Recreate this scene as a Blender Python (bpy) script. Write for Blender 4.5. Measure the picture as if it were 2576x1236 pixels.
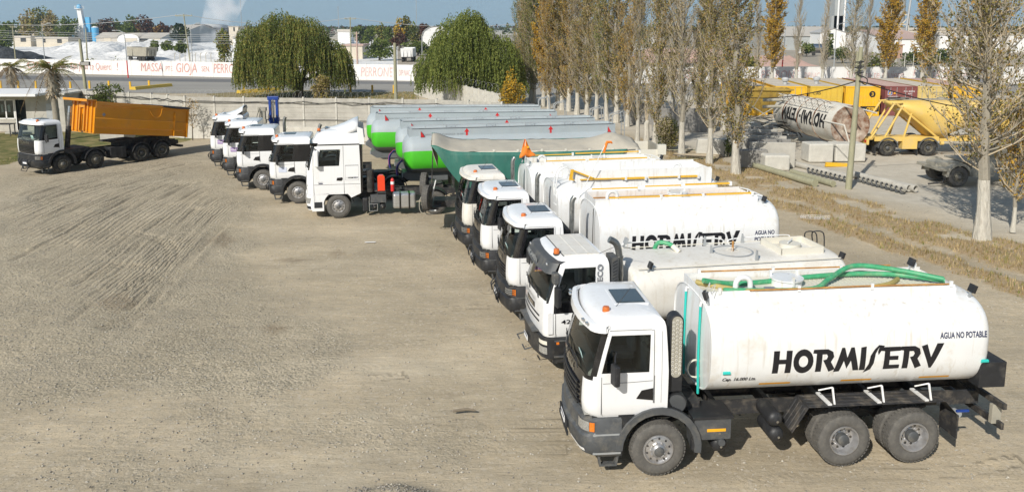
import bpy, math, random
import numpy as np
from mathutils import Vector as V, Matrix, noise
R = math.radians
PI = math.pi
for o in list(bpy.data.objects):
 bpy.data.objects.remove(o)
SC = bpy.context.scene
COL = SC.collection
random.seed(7)
# ---------------------------------------------------------------- camera
H = 8.5
TILT = R(8.8)
cam = bpy.data.cameras.new('camera')
cam.sensor_width = 36
cam.lens = 28
cam.shift_y = -240 / 2576
cam.clip_start = 0.5
cam.clip_end = 30000
co = bpy.data.objects.new('camera', cam)
COL.objects.link(co)
co.location = (0, 0, H)
co.rotation_euler = (PI / 2 - TILT, 0, 0)
SC.camera = co
# ---------------------------------------------------------------- sky and sun
SUN_EL = R(36)
SUN_TO = V((-0.50, -0.86, 0)).normalized()          # horizontal direction towards the sun
w = bpy.data.worlds.new('World')
SC.world = w
w.use_nodes = True
nt = w.node_tree
nt.nodes.clear()
sky = nt.nodes.new('ShaderNodeTexSky')
sky.sky_type = 'NISHITA'
sky.sun_disc = False
sky.sun_elevation = SUN_EL
sky.sun_rotation = math.atan2(SUN_TO.x, SUN_TO.y)
sky.dust_density = 1.2
sky.air_density = 1.0
sky.altitude = 600
bgn = nt.nodes.new('ShaderNodeBackground')
bgn.inputs['Strength'].default_value = 0.075
wo = nt.nodes.new('ShaderNodeOutputWorld')
nt.links.new(sky.outputs[0], bgn.inputs[0])
nt.links.new(bgn.outputs[0], wo.inputs[0])
sl = bpy.data.lights.new('sun', 'SUN')
sl.energy = 4.7
sl.angle = R(0.5)
sl.color = (1.0, 0.95, 0.86)
so = bpy.data.objects.new('sun', sl)
COL.objects.link(so)
sd = V((-SUN_TO.x * math.cos(SUN_EL), -SUN_TO.y * math.cos(SUN_EL), -math.sin(SUN_EL)))
so.rotation_euler = sd.to_track_quat('-Z', 'Y').to_euler()
so.location = (-30, -50, 60)
SC.view_settings.view_transform = 'Standard'
SC.view_settings.look = 'None'
SC.view_settings.exposure = 0.06
SC.cycles.volume_bounces = 3
SC.cycles.max_bounces = 8
SC.view_settings.gamma = 1
# ---------------------------------------------------------------- a sight line to a place on the ground
def ray(px, py):
 a = (px - 1288) / 2003
 b = (378 - py) / 2003
 c, s = math.cos(TILT), math.sin(TILT)
 return V((a, c + b * s, -s + b * c))
def G(px, py, z=0.0):
 r = ray(px, py)
 t = (z - H) / r.z
 return V((r.x * t, r.y * t, z))
def AT(px, py, D):
 r = ray(px, py)
 t = D / r.y
 return V((r.x * t, D, H + r.z * t))
# ---------------------------------------------------------------- materials
M = {}
def sock(n, *names):
 for k in names:
  if k in n.inputs:
   return n.inputs[k]
def mat(name, col, rough=0.5, metal=0.0, var=0.12, scale=3.0, dirt=None, dirt_amt=0.0, dirt_scale=1.5,
  bump=0.0, bump_scale=20.0, spec=0.5, coat=0.0, stretch=(1, 1, 1), streak=0):
 """Painted, rusted or weathered surface: base colour broken by two noises, an optional layer of dirt, bump."""
 m = bpy.data.materials.new(name)
 m.use_nodes = True
 N = m.node_tree.nodes
 L = m.node_tree.links
 b = N['Principled BSDF']
 tc = N.new('ShaderNodeTexCoord')
 mp = N.new('ShaderNodeMapping')
 mp.inputs['Scale'].default_value = stretch
 L.new(tc.outputs['Object'], mp.inputs[0])
 n1 = N.new('ShaderNodeTexNoise')
 n1.inputs['Scale'].default_value = scale
 n1.inputs['Detail'].default_value = 6
 n1.inputs['Roughness'].default_value = 0.65
 L.new(mp.outputs[0], n1.inputs[0])
 mr = N.new('ShaderNodeMapRange')
 mr.inputs[1].default_value = 0.3
 mr.inputs[2].default_value = 0.7
 mr.inputs[3].default_value = 1 - var
 mr.inputs[4].default_value = 1 + var * 0.6
 L.new(n1.outputs[0], mr.inputs[0])
 mx = N.new('ShaderNodeVectorMath')
 mx.operation = 'SCALE'
 mx.inputs[0].default_value = col[:3]
 L.new(mr.outputs[0], mx.inputs['Scale'])
 out = mx.outputs[0]
 if dirt:
  n2 = N.new('ShaderNodeTexNoise')
  n2.inputs['Scale'].default_value = dirt_scale
  n2.inputs['Detail'].default_value = 8
  n2.inputs['Roughness'].default_value = 0.7
  L.new(mp.outputs[0], n2.inputs[0])
  cr = N.new('ShaderNodeMapRange')
  cr.inputs[1].default_value = 0.62 - dirt_amt * 0.4
  cr.inputs[2].default_value = 0.78 - dirt_amt * 0.25
  cr.inputs[3].default_value = 0
  cr.inputs[4].default_value = min(1, 0.25 + dirt_amt)
  L.new(n2.outputs[0], cr.inputs[0])
  mm = N.new('ShaderNodeMix')
  mm.data_type = 'RGBA'
  L.new(cr.outputs[0], mm.inputs[0])
  L.new(out, mm.inputs[6])
  mm.inputs[7].default_value = (*dirt, 1)
  out = mm.outputs[2]
 if streak:
  m2 = N.new('ShaderNodeMapping'); m2.inputs['Scale'].default_value = (9, 9, .55); L.new(tc.outputs['Object'], m2.inputs[0])
  n4 = N.new('ShaderNodeTexNoise'); n4.inputs['Scale'].default_value = 1; n4.inputs['Detail'].default_value = 5; L.new(m2.outputs[0], n4.inputs[0])
  c4 = N.new('ShaderNodeMapRange'); c4.inputs[1].default_value = .56; c4.inputs[2].default_value = .78; c4.inputs[4].default_value = streak; L.new(n4.outputs[0], c4.inputs[0])
  m4 = N.new('ShaderNodeMix'); m4.data_type = 'RGBA'; L.new(c4.outputs[0], m4.inputs[0]); L.new(out, m4.inputs[6]); m4.inputs[7].default_value = (.46, .38, .27, 1); out = m4.outputs[2]
 L.new(out, b.inputs['Base Color'])
 rr = N.new('ShaderNodeMapRange')
 rr.inputs[3].default_value = max(0.02, rough - 0.08)
 rr.inputs[4].default_value = min(1, rough + 0.12)
 L.new(n1.outputs[0], rr.inputs[0])
 L.new(rr.outputs[0], b.inputs['Roughness'])
 b.inputs['Metallic'].default_value = metal
 sock(b, 'Specular IOR Level', 'Specular').default_value = spec
 if coat:
  b.inputs['Coat Weight'].default_value = coat
  b.inputs['Coat Roughness'].default_value = 0.08
 if bump:
  n3 = N.new('ShaderNodeTexNoise')
  n3.inputs['Scale'].default_value = bump_scale
  n3.inputs['Detail'].default_value = 5
  L.new(mp.outputs[0], n3.inputs[0])
  bp = N.new('ShaderNodeBump')
  bp.inputs['Strength'].default_value = 1
  bp.inputs['Distance'].default_value = bump
  L.new(n3.outputs[0], bp.inputs['Height'])
  L.new(bp.outputs[0], b.inputs['Normal'])
 M[name] = m
 return m
def leafmat(name, col, trans=0.25, var=0.35):
 m = mat(name, col, 0.6, var=var, scale=0.8, spec=0.25)
 b = m.node_tree.nodes['Principled BSDF']
 N, L = m.node_tree.nodes, m.node_tree.links
 t = N.new('ShaderNodeBsdfTranslucent')
 src = b.inputs['Base Color'].links[0].from_socket
 L.new(src, t.inputs[0])
 mx = N.new('ShaderNodeMixShader')
 mx.inputs[0].default_value = trans
 L.new(b.outputs[0], mx.inputs[1])
 L.new(t.outputs[0], mx.inputs[2])
 L.new(mx.outputs[0], N['Material Output'].inputs[0])
def glassmat(name, tint, dark=0.55):
 m = bpy.data.materials.new(name)
 m.use_nodes = True
 N, L = m.node_tree.nodes, m.node_tree.links
 N.remove(N['Principled BSDF'])
 tr = N.new('ShaderNodeBsdfTransparent')
 tr.inputs[0].default_value = (*tint, 1)
 gl = N.new('ShaderNodeBsdfGlossy')
 gl.inputs['Roughness'].default_value = 0.03
 fr = N.new('ShaderNodeFresnel')
 fr.inputs[0].default_value = 1.55
 mx = N.new('ShaderNodeMixShader')
 L.new(fr.outputs[0], mx.inputs[0])
 L.new(tr.outputs[0], mx.inputs[1])
 L.new(gl.outputs[0], mx.inputs[2])
 L.new(mx.outputs[0], N['Material Output'].inputs[0])
 M[name] = m
DUST = (0.40, 0.34, 0.26)
mat('white_paint', (0.79, 0.80, 0.80), 0.3, var=0.05, scale=1.6, dirt=(0.60, 0.54, 0.44), dirt_amt=0.26, dirt_scale=2.2, coat=0.2, streak=.6)
mat('cab_white', (0.82, 0.83, 0.84), 0.2, var=0.02, scale=1.0, dirt=(0.62, 0.58, 0.5), dirt_amt=0.14, dirt_scale=1.7, coat=0.4, streak=.14)
mat('dusty_white', (0.74, 0.72, 0.67), 0.5, var=0.05, scale=1.6, dirt=(0.56, 0.51, 0.42), dirt_amt=0.32, dirt_scale=1.2, streak=.45)
mat('cream_paint', (0.70, 0.67, 0.58), 0.5, var=0.06, scale=2, dirt=(0.45, 0.40, 0.30), dirt_amt=0.2, dirt_scale=2)
mat('black_plastic', (0.022, 0.023, 0.026), 0.5, var=0.25, scale=6, dirt=(0.13, 0.12, 0.10), dirt_amt=0.22, dirt_scale=3)
mat('gloss_black', (0.012, 0.012, 0.014), 0.15, var=0.2, scale=4, dirt=(0.08, 0.075, 0.07), dirt_amt=0.1, coat=0.4)
mat('grey_plastic', (0.075, 0.08, 0.085), 0.55, var=0.2, scale=5, dirt=(0.22, 0.20, 0.16), dirt_amt=0.3, dirt_scale=3)
mat('chassis', (0.03, 0.03, 0.032), 0.65, var=0.3, scale=5, dirt=(0.20, 0.17, 0.13), dirt_amt=0.35, dirt_scale=4)
mat('tyre', (0.105, 0.10, 0.092), 0.9, var=0.12, scale=8, dirt=(0.17, 0.16, 0.14), dirt_amt=0.4, dirt_scale=9, bump=0.004, bump_scale=60)
mat('tyre_dark', (0.028, 0.027, 0.026), 0.85, var=0.2, scale=8, dirt=(0.13, 0.12, 0.10), dirt_amt=0.35, dirt_scale=5)
mat('rim_silver', (0.55, 0.55, 0.56), 0.38, metal=0.75, var=0.15, scale=8, dirt=(0.36, 0.32, 0.27), dirt_amt=0.4, dirt_scale=6)
mat('rim_dark', (0.16, 0.15, 0.12), 0.6, metal=0.2, var=0.3, scale=8, dirt=(0.3, 0.26, 0.2), dirt_amt=0.3, dirt_scale=6)
mat('chrome', (0.6, 0.61, 0.62), 0.22, metal=1, var=0.12, scale=6)
mat('alloy', (0.62, 0.63, 0.64), 0.32, metal=0.8, var=0.12, scale=4, stretch=(1, 1, 6), dirt=(0.35, 0.32, 0.28), dirt_amt=0.2)
mat('exhaust_steel', (0.36, 0.36, 0.34), 0.35, metal=0.9, var=0.3, scale=9, dirt=(0.10, 0.09, 0.08), dirt_amt=0.3, dirt_scale=5)
mat('galvanised', (0.42, 0.44, 0.45), 0.5, metal=0.35, var=0.12, scale=5)
mat('amber', (0.75, 0.20, 0.02), 0.25, var=0.1, coat=0.6)
mat('red_lens', (0.55, 0.02, 0.02), 0.3, var=0.1)
mat('beacon_amber', (0.62, 0.16, 0.03), 0.25, var=0.15, scale=20, coat=0.5)
mat('lens', (0.55, 0.56, 0.56), 0.1, metal=0.6, var=0.35, scale=30, coat=0.8)
mat('seat_cloth', (0.26, 0.26, 0.25), 0.9, var=0.2)
mat('trim_grey', (0.34, 0.34, 0.32), 0.8, var=0.2)
mat('curtain', (0.30, 0.38, 0.36), 0.9, var=0.2)
mat('ink_black', (0.012, 0.012, 0.016), 0.4, var=0.2, scale=9)
mat('ink_grey', (0.22, 0.23, 0.25), 0.4)
mat('ink_blue', (0.02, 0.03, 0.09), 0.4)
mat('white_sign', (0.8, 0.8, 0.8), 0.5)
mat('sticker_pale', (0.52, 0.72, 0.70), 0.5)
mat('purple', (0.16, 0.02, 0.26), 0.4)
mat('purple_faded', (0.42, 0.30, 0.56), 0.45)
mat('pale_blue', (0.62, 0.67, 0.80), 0.4)
mat('yellow_paint', (0.80, 0.46, 0.03), 0.45, var=0.1, scale=3, dirt=(0.45, 0.30, 0.12), dirt_amt=0.25, dirt_scale=3)
mat('reflector', (0.85, 0.42, 0.02), 0.4, var=0.05)
mat('rust_paint', (0.52, 0.26, 0.06), 0.7, var=0.3, scale=6, dirt=(0.22, 0.10, 0.04), dirt_amt=0.5, dirt_scale=4)
mat('teal_hose', (0.03, 0.52, 0.46), 0.4, var=0.1)
mat('green_hose', (0.06, 0.36, 0.17), 0.45, var=0.25, scale=8, dirt=(0.3, 0.42, 0.25), dirt_amt=0.35, dirt_scale=6)
mat('ochre_hose', (0.42, 0.34, 0.12), 0.6, var=0.2, scale=8)
mat('lime_green', (0.075, 0.52, 0.025), 0.42, var=0.08, scale=1.2, coat=0.1, dirt=(0.20, 0.38, 0.10), dirt_amt=0.08)
mat('silver_paint', (0.38, 0.43, 0.455), 0.58, streak=.2, metal=0.0, var=0.06, scale=1.2, dirt=(0.45, 0.43, 0.38), dirt_amt=0.12)
mat('dark_grey_paint', (0.13, 0.14, 0.145), 0.4, var=0.1)
mat('red_paint', (0.62, 0.03, 0.03), 0.4, var=0.1)
mat('red_orange', (0.80, 0.06, 0.015), 0.35, var=0.05, coat=0.4)
mat('orange_flag', (0.85, 0.22, 0.02), 0.7, var=0.1)
mat('orange_body', (0.70, 0.275, 0.006), 0.35, var=0.08, scale=0.9, coat=0.3, dirt=(0.42, 0.22, 0.06), dirt_amt=0.22, dirt_scale=1.3)
mat('tarp_green', (0.03, 0.155, 0.12), 0.6, var=0.25, scale=1.5, dirt=(0.14, 0.24, 0.19), dirt_amt=0.3, dirt_scale=1.2, bump=0.012, bump_scale=6, stretch=(1, 3, 0.4))
mat('tarp_beige', (0.50, 0.46, 0.38), 0.85, var=0.2, scale=1.5, dirt=(0.36, 0.32, 0.24), dirt_amt=0.3, bump=0.02, bump_scale=4)
mat('blue_paint', (0.01, 0.05, 0.28), 0.4, var=0.2)
mat('sky_blue_paint', (0.10, 0.42, 0.72), 0.5, var=0.2, scale=4, dirt=(0.35, 0.45, 0.5), dirt_amt=0.3)
mat('concrete', (0.46, 0.44, 0.39), 0.9, var=0.18, scale=1.4, dirt=(0.30, 0.28, 0.24), dirt_amt=0.3, dirt_scale=1.0, bump=0.006, bump_scale=30)
mat('concrete_pale', (0.58, 0.56, 0.50), 0.9, var=0.15, scale=2, dirt=(0.38, 0.35, 0.30), dirt_amt=0.25, dirt_scale=1.5, bump=0.01, bump_scale=18)
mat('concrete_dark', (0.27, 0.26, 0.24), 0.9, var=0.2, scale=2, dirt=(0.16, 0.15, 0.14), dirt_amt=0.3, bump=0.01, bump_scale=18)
mat('limewash', (0.80, 0.79, 0.77), 0.85, var=0.05, scale=0.6, dirt=(0.60, 0.58, 0.54), dirt_amt=0.3, dirt_scale=0.5, streak=.5)
mat('graffiti_red', (0.64, 0.33, 0.29), 0.8, var=0.3, scale=2.5, dirt=(0.75, 0.5, 0.47), dirt_amt=0.45, dirt_scale=2)
mat('graffiti_faded', (0.70, 0.45, 0.42), 0.8, var=0.15, scale=2.5, dirt=(0.78, 0.68, 0.65), dirt_amt=0.5, dirt_scale=2)
mat('wood_pole', (0.34, 0.33, 0.22), 0.85, var=0.2, scale=4, stretch=(3, 3, 0.4), dirt=(0.22, 0.20, 0.14), dirt_amt=0.3, bump=0.006, bump_scale=20)
mat('bark_white', (0.55, 0.52, 0.45), 0.95, var=0.22, scale=5, dirt=(0.30, 0.27, 0.21), dirt_amt=0.35, dirt_scale=4, bump=0.05, bump_scale=9, stretch=(2.5, 2.5, 0.5))
mat('bark_grey', (0.33, 0.30, 0.24), 0.95, var=0.3, scale=5, dirt=(0.16, 0.14, 0.11), dirt_amt=0.35, dirt_scale=5, bump=0.02, bump_scale=12)
mat('bark_dark', (0.13, 0.11, 0.085), 0.95, var=0.3, scale=5, bump=0.02, bump_scale=12)
mat('twig', (0.48, 0.40, 0.28), 0.9, var=0.25, scale=2)
mat('twig_dark', (0.20, 0.165, 0.12), 0.9, var=0.25, scale=2)
leafmat('leaf_olive', (0.29, 0.25, 0.065))
leafmat('leaf_olive_dark', (0.075, 0.08, 0.025))
leafmat('leaf_green', (0.19, 0.235, 0.055), .4)
leafmat('leaf_green_dark', (0.11, 0.145, 0.035), .4)
leafmat('leaf_light', (0.30, 0.33, 0.085), .4)
leafmat('leaf_gold', (0.55, 0.33, 0.03))
leafmat('leaf_rust', (0.44, 0.27, 0.08))
leafmat('leaf_straw', (0.38, 0.29, 0.13))
leafmat('leaf_maroon', (0.10, 0.045, 0.03))
leafmat('leaf_pine', (0.03, 0.05, 0.028))
leafmat('leaf_palm', (0.22, 0.24, 0.05))
leafmat('leaf_palm_dry', (0.26, 0.18, 0.09))
leafmat('straw', (0.52, 0.40, 0.21), 0.15)
leafmat('straw_dark', (0.30, 0.20, 0.09), 0.15)
mat('chalk', (0.80, 0.79, 0.77), 0.95, var=0.12, scale=0.06, dirt=(0.45, 0.45, 0.44), dirt_amt=0.35, dirt_scale=0.12, bump=0.6, bump_scale=0.5)
mat('coal', (0.05, 0.055, 0.06), 0.95, var=0.4, scale=0.3, bump=0.5, bump_scale=1)
mat('pink_earth', (0.55, 0.36, 0.29), 0.95, var=0.15, scale=0.2, dirt=(0.62, 0.47, 0.40), dirt_amt=0.3, dirt_scale=0.3, bump=0.3, bump_scale=1)
mat('roof_grey', (0.42, 0.42, 0.41), 0.6, var=0.1, scale=0.3)
mat('roof_beige', (0.52, 0.48, 0.42), 0.7, var=0.1, scale=0.3)
mat('roof_pink', (0.50, 0.36, 0.31), 0.7, var=0.1, scale=0.3)
mat('wall_cream', (0.60, 0.54, 0.44), 0.8, var=0.1, scale=0.3)
mat('wall_white', (0.78, 0.78, 0.77), 0.7, var=0.05, scale=0.3)
mat('wall_corrugated', (0.36, 0.38, 0.38), 0.6, var=0.12, scale=0.5)
mat('brick', (0.40, 0.26, 0.20), 0.85, var=0.15, scale=0.8)
mat('opening', (0.02, 0.022, 0.026), 0.6, var=0.1)
mat('window_glass', (0.04, 0.055, 0.06), 0.08, var=0.1, coat=0.5)
mat('maroon_box', (0.20, 0.06, 0.055), 0.55, var=0.12, scale=1.5, dirt=(0.32, 0.18, 0.15), dirt_amt=0.2, dirt_scale=1.5)
mat('tan_box', (0.58, 0.44, 0.16), 0.55, var=0.1, scale=1.5, dirt=(0.42, 0.30, 0.15), dirt_amt=0.2)
mat('yellow_box', (0.76, 0.44, 0.015), 0.5, var=0.1, scale=1.2, dirt=(0.50, 0.33, 0.12), dirt_amt=0.25, streak=.35)
mat('ochre_box', (0.62, 0.42, 0.05), 0.5, var=0.08, scale=1.2, dirt=(0.45, 0.32, 0.12), dirt_amt=0.2)
mat('dust_roof', (0.48, 0.44, 0.38), 0.9, var=0.15, scale=0.8, dirt=(0.36, 0.30, 0.24), dirt_amt=0.25, dirt_scale=0.6)
mat('dust_roof_pink', (0.46, 0.33, 0.29), 0.9, var=0.12, scale=0.8)
mat('silo_white', (0.68, 0.65, 0.58), 0.6, var=0.1, scale=1.5, dirt=(0.40, 0.30, 0.20), dirt_amt=0.3, dirt_scale=1.0)
mat('silo_rust', (0.66, 0.60, 0.50), 0.75, var=0.15, scale=2, dirt=(0.17, 0.065, 0.025), dirt_amt=0.85, dirt_scale=0.9)
mat('tank_yellow', (0.76, 0.52, 0.13), 0.5, var=0.1, scale=1, dirt=(0.52, 0.42, 0.24), dirt_amt=0.35, dirt_scale=1, streak=.35)
mat('dusty_metal', (0.36, 0.34, 0.28), 0.7, var=0.15, scale=2, dirt=(0.24, 0.21, 0.17), dirt_amt=0.3)
mat('hopper_rust', (0.42, 0.28, 0.05), 0.7, var=0.2, scale=2, dirt=(0.16, 0.09, 0.03), dirt_amt=0.45, dirt_scale=1.5)
mat('cable', (0.03, 0.03, 0.03), 0.6)
mat('wire_pale', (0.45, 0.46, 0.46), 0.5)
glassmat('cab_glass', (0.80, 0.86, 0.82))
glassmat('visor_glass', (0.12, 0.13, 0.13))
# ---------------------------------------------------------------- mesh builder
def basis(d):
 d = d.normalized()
 u = d.orthogonal().normalized()
 return u, d.cross(u)
class MB:
 def __init__(s):
  s.v = []; s.f = []; s.m = []; s.s = []; s.names = []
 def mi(s, n):
  if n not in s.names:
   s.names.append(n)
  return s.names.index(n)
 def add(s, vs, fs, m, sm=False):
  o = len(s.v)
  s.v += [tuple(p) for p in vs]
  k = s.mi(m)
  for f in fs:
   s.f.append(tuple(i + o for i in f)); s.m.append(k); s.s.append(sm)
  return s
 def box(s, x0, x1, y0, y1, z0, z1, m, T=None):
  vs = [V((x, y, z)) for x in (x0, x1) for y in (y0, y1) for z in (z0, z1)]
  if T is not None:
   vs = [T @ p for p in vs]
  return s.add(vs, [(0, 1, 3, 2), (4, 6, 7, 5), (0, 4, 5, 1), (2, 3, 7, 6), (0, 2, 6, 4), (1, 5, 7, 3)], m)
 def cbox(s, c, d, m, rot=None):
  T = Matrix.Translation(V(c))
  if rot is not None:
   T = T @ (rot if isinstance(rot, Matrix) else Matrix.Rotation(rot, 4, 'Z'))
  return s.box(-d[0] / 2, d[0] / 2, -d[1] / 2, d[1] / 2, -d[2] / 2, d[2] / 2, m, T)
 def prism(s, pts, ax, a, b, m, sm=False, T=None):
  """outline pts (two coordinates) in the plane across axis ax, drawn out from a to b"""
  def P(p, t):
   q = {'x': (t, p[0], p[1]), 'y': (p[0], t, p[1]), 'z': (p[0], p[1], t)}[ax]
   q = V(q)
   return T @ q if T is not None else q
  n = len(pts)
  vs = [P(p, a) for p in pts] + [P(p, b) for p in pts]
  fs = [tuple(range(n)), tuple(range(2 * n - 1, n - 1, -1))]
  s.add(vs, fs, m)
  return s.add(vs, [(i, (i + 1) % n, n + (i + 1) % n, n + i) for i in range(n)], m, sm)
 def cyl(s, p0, p1, r0, m, r1=None, n=12, caps=True, sm=True):
  p0, p1 = V(p0), V(p1)
  if r1 is None: r1 = r0
  u, w_ = basis(p1 - p0)
  vs = []
  for p, r in ((p0, r0), (p1, r1)):
   vs += [p + (u * math.cos(2 * PI * k / n) + w_ * math.sin(2 * PI * k / n)) * r for k in range(n)]
  s.add(vs, [(k, (k + 1) % n, n + (k + 1) % n, n + k) for k in range(n)], m, sm)
  if caps:
   s.add(vs, [tuple(range(n - 1, -1, -1)), tuple(range(n, 2 * n))], m)
  return s
 def tube(s, pts, r, m, n=8, caps=True, sm=True):
  pts = [V(p) for p in pts]
  rs = r if isinstance(r, (list, tuple)) else [r] * len(pts)
  u = None
  vs = []
  for i, p in enumerate(pts):
   d = (pts[min(i + 1, len(pts) - 1)] - pts[max(i - 1, 0)])
   if d.length < 1e-9: d = V((0, 0, 1))
   d.normalize()
   if u is None: u = d.orthogonal().normalized()
   else:
    u = u - d * u.dot(d)
    u = u.normalized() if u.length > 1e-6 else d.orthogonal().normalized()
   w_ = d.cross(u)
   vs += [p + (u * math.cos(2 * PI * k / n) + w_ * math.sin(2 * PI * k / n)) * rs[i] for k in range(n)]
  fs = [(i * n + k, i * n + (k + 1) % n, (i + 1) * n + (k + 1) % n, (i + 1) * n + k) for i in range(len(pts) - 1) for k in range(n)]
  s.add(vs, fs, m, sm)
  if caps and n > 2:
   s.add(vs, [tuple(range(n - 1, -1, -1)), tuple(range((len(pts) - 1) * n, len(pts) * n))], m)
  return s
 def lathe(s, prof, c, axis, m, n=32, sm=True, closed=False):
  """prof: (distance along the axis, radius)"""
  c = V(c); axis = V(axis).normalized()
  u, w_ = basis(axis)
  vs = []
  for a, r in prof:
   vs += [c + axis * a + (u * math.cos(2 * PI * k / n) + w_ * math.sin(2 * PI * k / n)) * r for k in range(n)]
  q = len(prof)
  fs = [(i * n + k, i * n + (k + 1) % n, ((i + 1) % q) * n + (k + 1) % n, ((i + 1) % q) * n + k) for i in range(q if closed else q - 1) for k in range(n)]
  return s.add(vs, fs, m, sm)
 def loft(s, rings, m, sm=True, cap0=True, cap1=True, closed=True):
  n = len(rings[0])
  vs = [p for r_ in rings for p in r_]
  kk = n if closed else n - 1
  s.add(vs, [(i * n + k, i * n + (k + 1) % n, (i + 1) * n + (k + 1) % n, (i + 1) * n + k) for i in range(len(rings) - 1) for k in range(kk)], m, sm)
  if cap0: s.add(rings[0], [tuple(range(n - 1, -1, -1))], m)
  if cap1: s.add(rings[-1], [tuple(range(n))], m)
  return s
 def grid(s, rows, m, sm=True):
  n = len(rows[0])
  return s.loft(rows, m, sm, False, False, closed=False)
 def build(s, name, parent=None, bevel=0, solid=0, recalc=True, seg=2, T=None, split=None):
  if split is not None:                     # loose pieces left and right of the middle become two parts
   par = list(range(len(s.v)))
   def find(a):
    while par[a] != a:
     par[a] = par[par[a]]; a = par[a]
    return a
   for f in s.f:
    for i in f[1:]: par[find(i)] = find(f[0])
   cen = {}
   for i, p in enumerate(s.v):
    c = cen.setdefault(find(i), [0, 0]); c[0] += p[split]; c[1] += 1
   out = []
   for sg in (-1, 1):
    mb = MB(); mp = {}
    for f, k, sm_ in zip(s.f, s.m, s.s):
     c = cen[find(f[0])]
     if (c[0] / c[1] < 0) == (sg < 0):
      for i in f:
       if i not in mp: mp[i] = len(mb.v); mb.v.append(s.v[i])
      mb.f.append(tuple(mp[i] for i in f)); mb.m.append(mb.mi(s.names[k])); mb.s.append(sm_)
    if mb.f: out.append(mb.build(name, parent, bevel, solid, recalc, seg, T))
   return out[0]
  me = bpy.data.meshes.new(name)
  vs = s.v if T is None else [tuple(T @ V(p)) for p in s.v]
  me.from_pydata(vs, [], s.f)
  for n_ in s.names:
   me.materials.append(M[n_])
  me.polygons.foreach_set('material_index', s.m)
  me.polygons.foreach_set('use_smooth', s.s)
  me.update()
  if recalc:
   import bmesh
   bm = bmesh.new(); bm.from_mesh(me)
   bmesh.ops.remove_doubles(bm, verts=bm.verts, dist=0.0002)
   bmesh.ops.recalc_face_normals(bm, faces=bm.faces)
   bm.to_mesh(me); bm.free()
  if any(s.s):
   try: me.set_sharp_from_angle(angle=R(38))
   except Exception: pass
  return link(name, me, parent, bevel, solid, seg)
def link(name, me, parent=None, bevel=0, solid=0, seg=2):
 o = bpy.data.objects.new(name, me)
 COL.objects.link(o)
 if parent is not None: o.parent = parent
 if solid:
  md = o.modifiers.new('solid', 'SOLIDIFY'); md.thickness = solid; md.offset = 0
 if bevel:
  md = o.modifiers.new('bevel', 'BEVEL'); md.width = bevel; md.segments = seg; md.limit_method = 'ANGLE'; md.angle_limit = R(40)
 return o
def tag(o, label=None, cat=None, group=None, kind=None):
 if label: o['label'] = label
 if cat: o['category'] = cat
 if group: o['group'] = group
 if kind: o['kind'] = kind
 return o
def thing(name, label, cat, loc=(0, 0, 0), rz=0.0, group=None):
 o = bpy.data.objects.new(name, None)
 COL.objects.link(o)
 o.empty_display_size = 0.3
 o.location = loc
 o.rotation_euler = (0, 0, rz)
 return tag(o, label, cat, group)
def copy_tree(o, parent=None):
 c = o.copy(); COL.objects.link(c); c.parent = parent
 for ch in [x for x in ALLCH(o)]:
  copy_tree(ch, c)
 return c
def ALLCH(o):
 return list(o.children)
def copy_parts(src, root):
 for ch in ALLCH(src):
  copy_tree(ch, root)
# ---------------------------------------------------------------- lettering
_tc = {}
def text_geo(txt, shear=0.0, bold=0.0, space=1.0):
 """flat outline faces of a word, one unit high capitals, starting at x 0"""
 key = (txt, shear, bold, space)
 if key in _tc: return _tc[key]
 cu = bpy.data.curves.new('lettering', 'FONT')
 cu.body = txt; cu.size = 1.43; cu.shear = shear; cu.offset = bold; cu.space_character = space
 cu.resolution_u = 3
 ob = bpy.data.objects.new('lettering', cu)
 COL.objects.link(ob)
 dg = bpy.context.evaluated_depsgraph_get()
 me = bpy.data.meshes.new_from_object(ob.evaluated_get(dg))
 vs = [tuple(v.co[:2]) for v in me.vertices]
 fs = [tuple(p.vertices) for p in me.polygons]
 bpy.data.objects.remove(ob); bpy.data.meshes.remove(me)
 if vs:
  x0 = min(v[0] for v in vs); vs = [(x - x0, y) for x, y in vs]
 _tc[key] = (vs, fs, max([v[0] for v in vs] or [1]))
 return _tc[key]
def put_text(mb, txt, o, ux, uy, h, m, width=None, shear=0.0, bold=0.0, flip=False):
 """flat word at o, running along ux, letters standing along uy, h high"""
 vs, fs, wd = text_geo(txt, shear, bold)
 ux, uy, o = V(ux).normalized(), V(uy).normalized(), V(o)
 kx = h if width is None else width / wd
 mb.add([o + ux * (x * kx) + uy * (y * h) for x, y in vs], fs, m)
 return mb
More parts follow.
